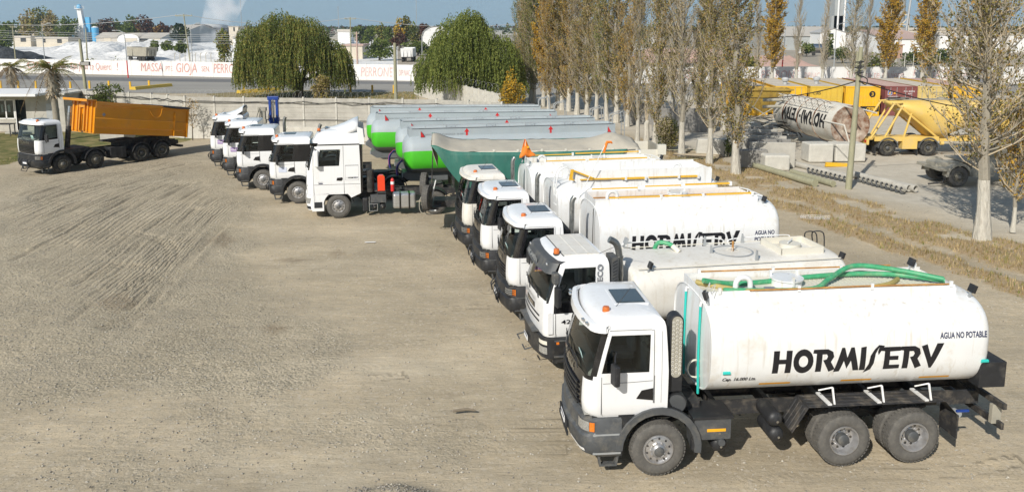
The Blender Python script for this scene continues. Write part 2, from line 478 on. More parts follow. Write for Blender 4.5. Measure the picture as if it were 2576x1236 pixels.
# the display face of the painted company name: heavy, slanting, hand cut letters on a unit square
LET = {
 'H': [[(0, 0), (.28, 0), (.30, .42), (.62, .42), (.60, 0), (.88, 0), (.92, 1), (.64, 1), (.63, .62), (.31, .62), (.32, 1), (.04, 1)]],
 'R': [[(.06, 0), (.34, 0), (.36, .78), (.56, .78), (.62, .68), (.56, .56), (.40, .52), (.72, -.02), (1.0, .10), (.78, .44), (.92, .66), (.86, .88), (.62, 1), (-.06, 1), (-.10, .84), (.08, .82)]],
 'M': [[(-.06, -.04), (.22, -.02), (.40, .46), (.56, .10), (.74, .46), (.88, 0), (1.16, 0), (.88, 1.04), (.72, 1.04), (.56, .60), (.42, 1.04), (.28, 1.04)]],
 'I': [[(.02, 0), (.30, 0), (.30, 1.06), (.04, 1.02)]],
 'S': [[(-.16, -.14), (.16, .02), (.30, .30), (.36, .72), (.52, 1.02), (.62, 1.10), (.46, .80), (.50, .66), (.78, 1.06), (.50, 1.10), (.30, .92), (.12, .64), (.06, .28), (-.04, .10)]],
 'E': [[(.06, 0), (.84, .02), (.84, .20), (.34, .20), (.34, .42), (.76, .42), (.76, .60), (.34, .60), (.34, .80), (.86, .82), (.84, 1.0), (-.06, 1), (-.12, .84), (.08, .82)]],
 'V': [[(-.06, .98), (.22, 1.06), (.44, .48), (.70, 1.08), (1.04, 1.08), (.50, -.02), (.40, -.02)]],
 'O': [[(.48 + .48 * math.cos(2 * PI * k / 20), .5 + .54 * math.sin(2 * PI * k / 20)) for k in range(20)]],
 '-': [[(.02, .42), (.34, .42), (.34, .60), (.02, .60)]],
}
ADV = {'H': .98, 'O': 1.02, 'R': 1.0, 'M': 1.16, 'I': .40, 'S': .72, 'E': .92, 'V': .95, '-': .42}
def name_geo(txt):
 """triangles of the company name as (vertices, faces, width)"""
 from mathutils.geometry import tessellate_polygon
 vs, fs, x = [], [], 0.0
 for ch in txt:
  for poly in LET[ch]:
   o = len(vs)
   if ch == 'O':
    inner = [(.48 + .22 * math.cos(2 * PI * k / 20), .5 + .25 * math.sin(2 * PI * k / 20)) for k in range(20)]
    vs += [(x + a, b) for a, b in poly + inner]
    fs += [(o + k, o + (k + 1) % 20, o + 20 + (k + 1) % 20, o + 20 + k) for k in range(20)]
   else:
    vs += [(x + a, b) for a, b in poly]
    for t in tessellate_polygon([[V((a, b, 0)) for a, b in poly]]):
     fs.append(tuple(o + i for i in t))
   if ch == 'R':
    pass
  x += ADV[ch]
 return vs, fs, x
def slice_geo(vs, fs, step, axis=1):
 """cut flat faces into strips so that they can be wrapped round a curve"""
 import bmesh
 bm = bmesh.new()
 bv = [bm.verts.new((a, b, 0)) for a, b in vs]
 for f in fs:
  try: bm.faces.new([bv[i] for i in f])
  except Exception: pass
 lo = min(v[axis] for v in vs); hi = max(v[axis] for v in vs)
 t = lo + step
 no = (0, 1, 0) if axis == 1 else (1, 0, 0)
 while t < hi:
  co_ = (0, t, 0) if axis == 1 else (t, 0, 0)
  bmesh.ops.bisect_plane(bm, geom=bm.verts[:] + bm.edges[:] + bm.faces[:], plane_co=co_, plane_no=no)
  t += step
 bm.verts.index_update()
 r = [tuple(v.co[:2]) for v in bm.verts], [tuple(v.index for v in f.verts) for f in bm.faces]
 bm.free()
 return r
# ================================================================ parts shared by the lorries
def sec_at(tab, z):
 if z <= tab[0][0]: return tab[0][1:]
 for a, b in zip(tab, tab[1:]):
  if z <= b[0]:
   k = (z - a[0]) / (b[0] - a[0])
   return tuple(p + (q - p) * k for p, q in zip(a[1:], b[1:]))
 return tab[-1][1:]
def perim(sec, rc, bow, t, z):
 """point of a cab's outline at height z: 0-1 driver's side from the rear, 1-2 corner, 2-3 front, 3-4 corner, 4-5 far side, 5-6 rear"""
 xf, hw, xr = sec
 rc = min(rc, hw * 0.6)
 yi = hw - rc
 xc = xf + bow * (yi / max(hw, .01)) ** 2 + rc
 s = 1
 if t > 5:
  y = hw - (t - 5) * 2 * hw
  return V((xr, y, z))
 if t > 2.5: t, s = 5 - t, -1
 if t <= 1: x, y = xr + (xc - xr) * t, -hw
 elif t <= 2:
  a = (t - 1) * PI / 2
  x, y = xc - rc * math.sin(a), -yi - rc * math.cos(a)
 else:
  y = -yi + (t - 2) * 2 * yi
  x = xf + bow * (y / hw) ** 2
 return V((x, y * s, z))
def cab_mesh(tab, rc, bow, tl, zl, cls, root, mats, inset):
 """one shell cut into named pieces by cls(t, z)"""
 tl = sorted(set([round(t, 4) for t in tl] + [round(5 - t, 4) for t in tl]))
 full = tl + [5.35, 5.65]
 pieces = {}
 n = len(full)
 for i in range(len(zl) - 1):
  for j in range(n):
   t0, t1 = full[j], full[(j + 1) % n] if j < n - 1 else 6.0
   tm, zm = (t0 + t1) / 2, (zl[i] + zl[i + 1]) / 2
   tt = 5 - tm if 2.5 < tm < 5 else tm
   nm = cls(tt, zm, tm > 2.5)
   if nm is None: continue
   pieces.setdefault(nm, []).append((zl[i], zl[i + 1], t0, t1))
 res = {}
 for nm, cells in pieces.items():
  mb = MB()
  ins = inset.get(nm, 0)
  for z0, z1, t0, t1 in cells:
   ps = [perim(sec_at(tab, z), rc, bow, t, z) for t, z in ((t0, z0), (t1, z0), (t1, z1), (t0, z1))]
   if ins:
    q = []
    for p in ps:
     d = V((p.x - (-0.3), p.y, 0)).normalized()
     q.append(p - d * ins)
    ps = q
   mb.add(ps, [(0, 1, 2, 3)], mats[nm], True)
  if nm in ('cab_shell',):
   top = [perim(sec_at(tab, zl[-1]), rc, bow, t, zl[-1]) for t in full]
   c = sum(top, V()) / len(top); c.z += .01
   k = len(top)
   mb.add(top + [c], [(i, (i + 1) % k, k) for i in range(k)], mats[nm], True)
  nmm = nm.split('/')[0]
  res[nm] = mb.build(nmm, root, split=1 if nmm in ('side_window', 'window_surround') else None)
 return res
# ------------------------------------------------ wheels
_w = {}
def wheel_mesh(kind):
 if kind in _w: return _w[kind]
 dusty, rimm, steer = kind
 R0, Wd = 0.53, 0.30
 t = MB()
 tm = 'tyre' if dusty else 'tyre_dark'
 # tyre axis along y, outer face at y=0 going in to +Wd
 prof = [(0.045, .285), (0.012, .33), (0.0, .40), (0.01, .465), (0.03, .505), (0.055, R0 - .012), (Wd / 2, R0), (Wd - .055, R0 - .012), (Wd - .03, .505), (Wd, .40), (Wd - .02, .30)]
 t.lathe(prof, (0, 0, 0), (0, 1, 0), tm, 40)
 nb = 44
 for k in range(nb):                           # tread blocks stand out from the tyre
  a = 2 * PI * k / nb
  for (ya, yb, off) in ((0.035, .105, 0), (.115, .185, .5), (.195, .265, 0)):
   aa = a + off * 2 * PI / nb
   T = Matrix.Rotation(aa, 4, 'Y')
   t.box(-.026, .026, ya, yb, R0 - .02, R0 + .004, tm, T)
 wm = t.build('wheel')
 r = MB()
 if steer:                                     # dished outward with hand holes and a hub
  r.lathe([(.03, .30), (.005, .292), (.0, .275), (.03, .262), (.05, .25), (.035, .22), (.03, .17), (.02, .15), (.0, .14), (-.03, .12), (-.05, .10), (-.05, .0)], (0, 0, 0), (0, 1, 0), rimm, 32)
  hub = MB()
  for k in range(10):
   a = 2 * PI * k / 10
   hub.cyl((math.cos(a) * .155, .03, math.sin(a) * .155), (math.cos(a) * .155, -.02, math.sin(a) * .155), .015, rimm, n=6)
   hub.cyl((math.cos(a + .3) * .222, .05, math.sin(a + .3) * .222), (math.cos(a + .3) * .222, .030, math.sin(a + .3) * .222), .021, 'chassis', n=10)
  hub.lathe([(.0, .105), (-.055, .10), (-.07, .08), (-.075, 0)], (0, 0, 0), (0, 1, 0), 'grey_plastic', 20)
 else:
  r.lathe([(.03, .30), (.0, .292), (.0, .28), (.05, .262), (.13, .252), (.16, .24), (.165, .15), (.15, .13), (.15, .0)], (0, 0, 0), (0, 1, 0), rimm, 32)
  hub = MB()
  for k in range(10):
   a = 2 * PI * k / 10
   hub.cyl((math.cos(a) * .155, .165, math.sin(a) * .155), (math.cos(a) * .155, .12, math.sin(a) * .155), .015, rimm, n=6)
   if k % 1 == 0: hub.cyl((math.cos(a + .3) * .20, .17, math.sin(a + .3) * .20), (math.cos(a + .3) * .20, .158, math.sin(a + .3) * .20), .027, 'chassis', n=10)
  hub.lathe([(.15, .12), (.04, .115), (.02, .09), (.015, 0)], (0, 0, 0), (0, 1, 0), 'grey_plastic', 20)
 rm = r.build('rim'); hm = hub.build('hub')
 out = (wm.data, rm.data, hm.data)
 for o in (wm, rm, hm): bpy.data.objects.remove(o)
 _w[kind] = out
 return out
def add_wheel(root, x, side, kind, y=1.25, dual=False, rot=0.0, z=.535, sc=1.0):
 """side -1 is the driver's side. steer: the rotation about z turns the wheel"""
 wm, rm, hm = wheel_mesh(kind)
 for q in range(2 if dual else 1):
  o = link('wheel', wm, root)
  yy = (y - q * .33) * side
  o.location = (x, yy, z)
  o.scale = (sc, 1, sc)
  o.rotation_euler = (0, 0, (0 if side < 0 else PI) + rot)
  r = link('rim', rm, o); r.rotation_euler = (0, random.random() * 6, 0)
  if q == 0: link('hub', hm, r)
 return o
def arc(cx, cz, r, a0, a1, n=14):
 return [(cx + r * math.cos(a0 + (a1 - a0) * k / n), cz + r * math.sin(a0 + (a1 - a0) * k / n)) for k in range(n + 1)]
def fender(root, x, side, ri=.68, ro=.80, a0=R(5), a1=R(180), m='grey_plastic', y0=1.28, depth=.42, z=.54, name='mudguard'):
 mb = MB()
 outer = arc(x, z, ro, a0, a1)
 inner = arc(x, z, ri, a1, a0)
 mb.prism(outer + inner, 'y', side * y0, side * (y0 - .05), m)
 out2 = arc(x, z, ri + .03, a0, a1)
 in2 = arc(x, z, ri, a1, a0)
 mb.prism(out2 + in2, 'y', side * (y0 - .05), side * (y0 - depth), m, sm=True)
 return mb.build(name, root, bevel=.008)
def chassis(root, x0, x1, axles, m='chassis', z0=.78, z1=1.06):
 mb = MB()
 for s in (-1, 1):
  y = .43 * s
  mb.box(x0, x1, y - .004, y + .004, z0, z1, m)
  mb.box(x0, x1, min(y, y - .07 * s), max(y, y - .07 * s), z1 - .008, z1 + .002, m)
  mb.box(x0, x1, min(y, y - .07 * s), max(y, y - .07 * s), z0 - .002, z0 + .008, m)
 n = int((x1 - x0) / 1.1)
 for k in range(n + 1):
  x = x0 + .05 + (x1 - x0 - .1) * k / max(n, 1)
  mb.box(x - .05, x + .05, -.425, .425, z0 + .03, z1 - .03, m)
 for ax in axles:
  mb.cyl((ax, -1.0, .535), (ax, 1.0, .535), .09, m)
  mb.lathe([(-.22, .0), (-.2, .16), (0, .24), (.2, .16), (.22, 0)], (ax, 0, .535), (0, 1, 0), m, 14)
  for s in (-1, 1):
   mb.tube([(ax - .7, .43 * s, .80), (ax - .3, .43 * s, .66), (ax, .43 * s, .62), (ax + .3, .43 * s, .66), (ax + .7, .43 * s, .80)], .05, m, 6)
 o = mb.build('chassis', root)
 return o
def air_tank(root, c, L=.75, r=.15, m='black_plastic', ax=(0, 1, 0), name='air_tank'):
 mb = MB()
 a = V(ax)
 mb.lathe([(0, 0), (.01, r * .55), (.05, r * .9), (.10, r), (L - .10, r), (L - .05, r * .9), (L - .01, r * .55), (L, 0)], V(c), a, m, 20)
 mb.cyl(V(c) - a * .05, V(c), .025, 'chrome', n=8)
 return mb.build(name, root)
def beacon(root, x, y, z):
 mb = MB()
 mb.cyl((x, y, z), (x, y, z + .03), .085, 'black_plastic', n=16)
 mb.lathe([(0.03, .075), (.12, .072), (.15, .06), (.16, 0)], (x, y, z), (0, 0, 1), 'beacon_amber', 16)
 return mb.build('beacon', root)
def mirror_set(root, x, z, hw, col='black_plastic', tall=.42, out=.20, zz=0):
 for s in (-1, 1):
  a = MB()
  y = hw * s
  a.tube([(x, y - .02 * s, z + tall + .12), (x - .06, y + .12 * s, z + tall + .10), (x - .08, y + out * s, z + tall)], .018, 'black_plastic', 6)
  a.tube([(x, y - .02 * s, z - .05), (x - .06, y + .12 * s, z - .06), (x - .08, y + out * s, z)], .018, 'black_plastic', 6)
  a.tube([(x - .08, y + out * s, z), (x - .09, y + (out + .01) * s, z + tall)], .014, 'black_plastic', 6)
  ao = a.build('mirror_arm', root)
  h = MB()
  T = Matrix.Translation((x - .08, y + (out + .02) * s, z + tall / 2)) @ Matrix.Rotation(R(-14) * s, 4, 'Z')
  h.box(-.05, .06, -.11, .11, -tall / 2, tall / 2 - .02, col, T)
  h.build('mirror', ao, bevel=.03)
def wipers(root, f, zb, n=2, y0=-.75):
 mb = MB()
 for k in range(n):
  ya = y0 + k * .8
  pts = [V((f(ya, zb - .05) - .03, ya, zb - .05)), V((f(ya + .25, zb + .10) - .035, ya + .25, zb + .10)), V((f(ya + .7, zb + .05) - .035, ya + .7, zb + .05))]
  mb.tube(pts, .014, 'black_plastic', 5)
  mb.tube([V((f(ya + .15, zb + .02) - .045, ya + .15, zb + .02)), V((f(ya + .85, zb + .09) - .04, ya + .85, zb + .09))], .012, 'black_plastic', 5)
 return mb.build('wiper', root, split=1)
def interior(root, xf, xr, z0, hw, helmet=False):
 mb = MB()
 mb.box(xf + .10, xr - .05, -hw + .10, hw - .10, z0, z0 + .04, 'trim_grey')
 mb.box(xr - .12, xr - .08, -hw + .12, hw - .12, z0, z0 + 1.55, 'trim_grey')
 for s in (-1, 1):
  mb.box(xf + .45, xr - .1, s * (hw - .12), s * (hw - .09), z0, z0 + .75, 'trim_grey')
 mb.build('cab_interior', root)
 d = MB()
 d.prism([(xf + .16, z0 + .35), (xf + .18, z0 + .80), (xf + .40, z0 + .86), (xf + .52, z0 + .72), (xf + .48, z0 + .35)], 'y', -hw + .15, hw - .15, 'trim_grey')
 T = Matrix.Translation((xf + .60, -.62, z0 + .90)) @ Matrix.Rotation(R(-35), 4, 'Y')
 ring = [T @ V((.2 * math.cos(a), .2 * math.sin(a), 0)) for a in [2 * PI * k / 16 for k in range(17)]]
 d.tube(ring, .016, 'black_plastic', 6)
 d.tube([(xf + .45, -.62, z0 + .72), (xf + .60, -.62, z0 + .90)], .03, 'black_plastic', 6)
 d.build('dashboard', root)
 for s in (-1, 1):
  q = MB()
  xs = xf + .95
  q.box(xs, xs + .48, s * .62 - .24, s * .62 + .24, z0 + .42, z0 + .56, 'seat_cloth')
  q.box(xs + .40, xs + .52, s * .62 - .23, s * .62 + .23, z0 + .56, z0 + 1.15, 'seat_cloth')
  q.box(xs + .42, xs + .51, s * .62 - .13, s * .62 + .13, z0 + 1.17, z0 + 1.36, 'seat_cloth')
  q.build('seat', root, bevel=.04)
 if helmet:
  h = MB()
  h.lathe([(0, .14), (.06, .13), (.11, .09), (.13, 0)], (xf + 1.15, .55, z0 + 1.2), (0, 0, 1), 'reflector', 14)
  h.build('hard_hat', root)
def plate(root, x, y, z, mtx=None):
 mb = MB()
 mb.box(x - .012, x, y - .21, y + .21, z - .065, z + .065, 'white_sign')
 mb.box(x - .016, x - .0125, y - .205, y + .205, z + .028, z + .060, 'ink_blue')
 return mb.build('number_plate', root)
def ladder_steps(root, x0, x1, y, zs, m='galvanised'):
 mb = MB()
 for z in zs:
  mb.box(x0, x1, min(y, y * .82), max(y, y * .82), z, z + .04, m)
  for k in range(5):
   for j in range(3):
    xx = x0 + (x1 - x0) * (k + .5) / 5
    yy = y * (1 - .05 * (j + .6))
    mb.box(xx - .03, xx + .03, yy - .018, yy + .018, z + .0402, z + .056, m)
 return mb.build('step', root)
# ------------------------------------------------ the P type cab, old and new face
def p_cab(root, new=True, xr=.15, interior_=True, grille_word=True, helmet=False, roof='plain', bullbar=False, visor='white', near_roof_z=0, clearance=True, sticker=None, ext=0):
 o = near_roof_z
 e = .12 if not new else ext
 tab = [(1.22, -1.34, 1.17, xr), (1.32, -1.42, 1.215, xr), (1.6, -1.44, 1.235, xr), (2.02, -1.41, 1.24, xr), (2.12, -1.385, 1.238, xr), (2.5, -1.29, 1.222, xr - .02), (2.9, -1.18, 1.20, xr - .05),
           (2.99 + o, -1.155, 1.19, xr - .06), (3.07 + o, -1.11, 1.155, xr - .08), (3.12 + o, -1.04, 1.09, xr - .12), (3.15 + o, -.92, .98, xr - .2), (3.175 + o, -.66, .74, xr - .4)]
 tab = [(r_[0], r_[1] - e, *r_[2:]) for r_ in tab]
 xs = -1.02 - e
 def tx(x): return (xr - x) / (xr - xs)
 wr = -.22
 tl = [0, .02, tx(wr + .05) if xr < .3 else tx(wr + .05), tx(wr), tx(-.5), tx(-.8), .985 if not new else .93, 1.0, 1.15, 1.3, 1.45, 1.55, 1.7, 1.85, 2.0, 2.05, 2.12, 2.3, 2.5]
 tl = [t for t in tl if t <= 2.5]
 zl = [1.22, 1.25, 1.32, 1.5, 1.75, 1.98, 2.06, 2.12, 2.16, 2.3, 2.5, 2.7, 2.84, 2.9, 2.99 + o, 3.03 + o, 3.07 + o, 3.10 + o, 3.12 + o, 3.15 + o, 3.175 + o]
 g0 = tx(-.22); gback = tx(wr + .05)
 def cls(t, z, far):
  if t > 5: return 'cab_shell'
  if t >= 1.45 and 2.06 < z < 2.90: return 'windscreen'
  if new:
   if 1.0 < t < 1.45 and 2.02 < z < 2.92: return 'window_surround'
   if g0 < t < .93 and 2.16 < z < 2.84: return 'side_window'
   if (gback if xr < .3 else .06) < t < 1.46 and 2.06 < z < 2.90: return 'window_surround'
   if t > 2.05 and 1.25 < z < 2.06: return 'grille'
  else:
   if g0 < t < .985 and 2.12 < z < 2.84: return 'side_window'
   if 1.15 < t < 1.45 and 2.06 < z < 2.90: return 'window_surround'
   if t > 2.0 and 1.25 < z < 2.06: return 'grille'
   if 1.3 < t <= 2.0 and 1.98 < z < 2.06: return 'grille'
  return 'cab_shell'
 mats = {'cab_shell': 'cab_white' if visor != 'dusty' else 'dusty_white', 'windscreen': 'cab_glass', 'side_window': 'cab_glass', 'window_surround': 'gloss_black', 'grille': 'gloss_black'}
 cab_mesh(tab, .26, .16, tl, zl, cls, root, mats, {'windscreen': .012, 'side_window': .012})
 mw = mats['cab_shell']
 def fx(y, z):
  s = sec_at(tab, z)
  return s[0] + .16 * (y / s[1]) ** 2
 # grille bars, badge letters
 gb = MB()
 if new:
  zs = [1.36 + .085 * k for k in range(5)]
  for z in zs:
   rows = []
   for dz, dx in ((0, 0), (.0, -.022), (.03, -.022), (.03, 0)):
    rows.append([V((fx(y, z) + dx - .004, y, z + dz)) for y in np.linspace(-.78, .78, 9)])
   gb.grid(rows, 'black_plastic', False)
 else:
  for z in (1.34, 1.44, 1.54, 1.64, 1.74):
   rows = []
   for dz, dx in ((0, 0), (.0, -.03), (.05, -.03), (.05, 0)):
    rows.append([V((fx(y, z) + dx - .004, y, z + dz)) for y in np.linspace(-.80, .80, 9)])
   gb.grid(rows, 'black_plastic', False)
 gb.build('grille_bars', root)
 if grille_word:
  tb = MB()
  vs, fs, wd = text_geo('SCANIA', 0, .01)
  k = .95 / wd
  hgt = .15
  zc = 1.84 if new else 1.86
  tb.add([V((fx((x - wd / 2) * -k * -1, zc) - .012, (x - wd / 2) * k * -1 * -1, zc + y * hgt)) for x, y in vs], fs, 'chrome')
  # read from in front of the lorry, left to right runs from +y to -y
  tb.v = [(a, -b, c) for a, b, c in tb.v]
  tb.build('lettering', root)
 # sun visor strip over the windscreen
 vb = MB()
 rows = []
 zt = 3.03 + o
 drop = .13 if not new else .09
 for dz, dx in ((-.04, -.02), (0.02, -.06), (0, -.16), (-drop, -.15 - .03), (-drop, -.13), (-.05, -.11), (-.05, -.02)):
  row = []
  for t in (1.05, 1.3, 1.55, 1.8, 2.0, 2.12, 2.3, 2.5, 2.7, 2.88, 3.0, 3.2, 3.45, 3.7, 3.95):
   p = perim(sec_at(tab, 2.95), .26, .16, t, zt + dz)
   nx = V((p.x + .2, p.y * .75, 0)).normalized() if True else V()
   row.append(p + V((nx.x, nx.y * .35, 0)) * (-dx))
  rows.append(row)
 if visor == 'white' and not new:
  vb.grid(rows, mw)
  vb.build('sun_visor', root)
  ub = MB()
  rows2 = []
  for dz, dx in ((-drop - .002, -.175), (-drop - .05, -.12), (-drop - .06, -.05)):
   row = []
   for t in (1.08, 1.3, 1.55, 1.8, 2.0, 2.3, 2.5, 2.7, 3.0, 3.2, 3.45, 3.7, 3.92):
    p = perim(sec_at(tab, 2.95), .26, .16, t, zt + dz)
    nx = V((p.x + .2, p.y * .75, 0)).normalized()
    row.append(p + V((nx.x, nx.y * .35, 0)) * (-dx))
   rows2.append(row)
  ub.grid(rows2, 'gloss_black'); ub.build('visor_shade', root)
  cb = MB()
  for y in (-.95, -.75, .75, .95):
   cb = MB(); cb.cbox((fx(y, 2.9) - .17, y, zt - .02), (.05, .10, .03), 'lens')
   cb.build('marker_lamp', root)
 else:
  vb.grid([[p + V((.06, 0, 0)) for p in r_] for r_ in rows[:4]], mw)
  vb.build('sun_visor', root)
  ub = MB()
  rows2 = []
  for dz, dx in ((-.095, -.10), (-.155, -.095), (-.155, -.02)):
   row = []
   for t in (1.12, 1.3, 1.55, 1.8, 2.0, 2.3, 2.5, 2.7, 3.0, 3.2, 3.45, 3.7, 3.88):
    p = perim(sec_at(tab, 2.95), .26, .16, t, zt + dz)
    nx = V((p.x + .2, p.y * .75, 0)).normalized()
    row.append(p + V((nx.x, nx.y * .35, 0)) * (-dx))
   rows2.append(row)
  ub.grid(rows2, 'gloss_black'); ub.build('visor_shade', root)
 # bumper
 bt = [(.42, -1.34, 1.17, -.72), (.50, -1.46, 1.235, -.72), (.62, -1.50, 1.25, -.72), (.86, -1.52, 1.25, -.72), (.90, -1.47, 1.23, -.72), (1.17, -1.47, 1.23, -.72), (1.215, -1.40, 1.2, -.72)]
 bt = [(r_[0], r_[1] - e, *r_[2:]) for r_ in bt]
 bb = MB()
 bb.loft([[perim(sec_at(bt, z), .30, .20, t, z) for t in (0, .5, 1, 1.25, 1.5, 1.75, 2, 2.25, 2.5, 2.75, 3, 3.25, 3.5, 3.75, 4, 4.5, 5)] for z in [b[0] for b in bt]], 'grey_plastic' if not new else 'black_plastic', True, True, True)
 bo = bb.build('bumper', root)
 lm = MB()
 lt = [(a, b - .012, c + .012, d) for a, b, c, d in bt]
 def lamp_patch(m, z0, z1, ta, tb, far, nt_=5, off=0):
  rows = []
  for z in (z0, z1):
   rows.append([perim((lambda s: (s[0] - off, s[1] + off, s[2]))(sec_at(lt, z)), .30, .20, (5 - t) if far else t, z) for t in np.linspace(ta, tb, nt_)])
  return rows
 for far in (False, True):
  h = MB()
  h.grid(lamp_patch(0, .96, 1.15, 1.35, 2.02, far), 'lens')
  ho = h.build('headlight', bo)
  a_ = MB(); a_.grid(lamp_patch(0, .965, 1.145, 1.12, 1.33, far, 3, .002), 'amber'); a_.build('indicator', ho)
  if new:
   gr = MB()
   for z in (.94, 1.0, 1.055, 1.11, 1.17):
    gr.tube(lamp_patch(0, z, z, 1.15, 2.0, far, 6, .025)[0], .009, 'black_plastic', 5)
   gr.build('lamp_guard', ho)
 if not new:
  sb = MB(); sb.grid([[p for p in r_] for r_ in (lamp_patch(0, .56, .62, 1.5, 2.2, False, 6, .003))], 'white_sign'); sb.build('reflective_strip', bo)
 dk = MB()
 for z0, z1, hw_ in ((.52, .60, .5), (.64, .80, .42)):
  dk.box(-1.532 - e, -1.50 - e, -hw_, hw_, z0, z1, 'opening')
 dk.build('air_intake', bo)
 plate(bo, -1.537 - e, -.05, .74)
 if new:
  q = MB()
  for s in (-1, 1):
   q.tube([(-1.50 - e, .62 * s, .94), (-1.60 - e, .55 * s, .80), (-1.57 - e, .45 * s, .62)], .022, 'black_plastic', 6)
   q.tube([(-1.50 - e, .30 * s, .94), (-1.60 - e, .38 * s, .80), (-1.57 - e, .45 * s, .62)], .022, 'black_plastic', 6)
  q.build('bumper_bar', bo, split=1)
 # steps block between bumper and wheel
 for s in (-1, 1):
  st = MB()
  st.prism([(-.73, .44), (-.73, 1.24), (-.30, 1.24), (-.52, 1.12), (-.66, .85), (-.70, .44)], 'y', 1.215 * s, .80 * s, 'black_plastic')
  st.prism([(-1.16 - e, .46), (-1.16 - e, 1.24), (-.732, 1.24), (-.732, .46)], 'y', 1.16 * s, .80 * s, 'black_plastic')
  so_ = st.build('step_housing', root)
  ladder_steps(so_, -1.15 - e, -.735, 1.24 * s, (.50, .87), 'grey_plastic' if new else 'galvanised')
 l = MB()
 for s in (-1, 1):
  l.prism([(-1.12, .20), (-1.16, .44), (-1.12, .44), (-1.08, .24), (-.82, .24), (-.78, .44), (-.74, .44), (-.78, .20)], 'y', 1.14 * s, 1.02 * s, 'grey_plastic')
 l.build('lower_step', root, split=1)
 # wheel arches
 for s in (-1, 1):
  fender(root, 0, s, .70, .84, R(-8), R(180), 'black_plastic' if new else 'grey_plastic', 1.262, .5, .56, 'wheel_arch')
  k = MB()
  k.prism(arc(0, .56, .845, R(35), R(158), 10) + [(-.78, 1.27), (.1, 1.6), (xr, 1.6), (xr, 1.25)], 'y', 1.19 * s, 1.13 * s, 'black_plastic')
  k.build('inner_panel', root)
 # door lines, handle
 dm = MB()
 for s in (-1, 1):
  y = 1.2385 * s
  for x in (-1.005 - e, -.115):
   dm.box(x - .005, x + .005, y - .003, y + .003, 1.30 if x < -.5 else 1.5, 2.05, 'opening')
  def hwz(z): return (sec_at(tab, z)[1] + .001) * s
  dm.tube([(-.13, hwz(z), z) for z in (1.5, 1.8, 2.1, 2.5, 2.8, 2.92)] + [(x, hwz(2.935), 2.935) for x in (-.2, -.5, -.8, -.98)], .006, 'opening', 4)
  if xr < .3: dm.tube([(.02, hwz(z), z) for z in (1.5, 2.1, 2.6, 2.9)], .005, 'ink_grey', 4)
  dm.tube([(x, hwz(z) , z) for x, z in ((-1.1, 1.92), (-.6, 1.93), (-.15, 1.95))], .007, 'ink_grey', 4)
  hh = [(-.46, 1.60), (-.36, 1.76), (-.14, 1.80), (-.14, 1.56)]
  dm.prism(hh, 'y', 1.236 * s, 1.244 * s, 'gloss_black')
 dm.build('door_trim', root, split=1)  # door gaps, panel lines and handle in one mesh per side
 if sticker:
  sk = MB(); sk.box(-.88, -.50, -1.2475, -1.243, 1.56, 1.80, sticker)
  if sticker == 'purple': put_text(sk, 'HORMISERV', (-.86, -1.249, 1.65), (1, 0, 0), (0, 0, 1), .055, 'reflector', width=.34, bold=.03)
  else: put_text(sk, 'HORMISERV', (-.86, -1.249, 1.65), (1, 0, 0), (0, 0, 1), .06, 'white_sign' if sticker != 'pale_blue' else 'pale_blue', width=.34, bold=.03)
  sk.build('sticker', root)
 # roof: hatch, ribs, beacon, aerial
 zr = 3.175 + o
 rf = MB()
 rf.box(-.68, -.10, -.40, .40, zr - .02, zr + .025, 'window_glass' if not new else 'gloss_black')
 rf.build('roof_hatch', root, bevel=.02)
 fr = MB(); fr.box(-.73, -.05, -.45, .45, zr - .03, zr + .008, mw); fr.build('hatch_frame', root, bevel=.006)
 rb = MB()
 for y in (-.68, .68):
  rb.box(-.85, xr - .25, y - .03, y + .03, zr - .06, zr - .022 + .012, mw)
 rb.build('roof_rib', root, bevel=.01, split=1)
 beacon(root, -1.0 + .05, -.70, 3.08 + o)
 an = MB()
 an.tube([(-.75, -.55, zr - .03), (-.70, -.55, zr + .02), (-.45, -.54, zr + .35)], .006, 'cable', 5)
 an.tube([(-.92, -.62, 3.12 + o), (-.6, -.80, 3.12 + o), (-.2, -.86, 3.11 + o), (xr - .3, -.85, 3.10 + o)], .008, 'cable', 5)
 an.build('aerial', root)
 mirror_set(root, -.84, 1.98, 1.232)
 wipers(root, fx, 2.1)
 if interior_: interior(root, -1.4 - e, xr, 1.25, 1.2, helmet)
 pp = MB()
 T = Matrix.Translation((fx(-.55, 2.25) + .035, -.62, 2.25)) @ Matrix.Rotation(R(-14), 4, 'Y')
 pp.box(-.004, .004, -.13, .13, -.10, .10, 'sticker_pale', T)
 pp.build('permit_card', root)
 return fx, zr
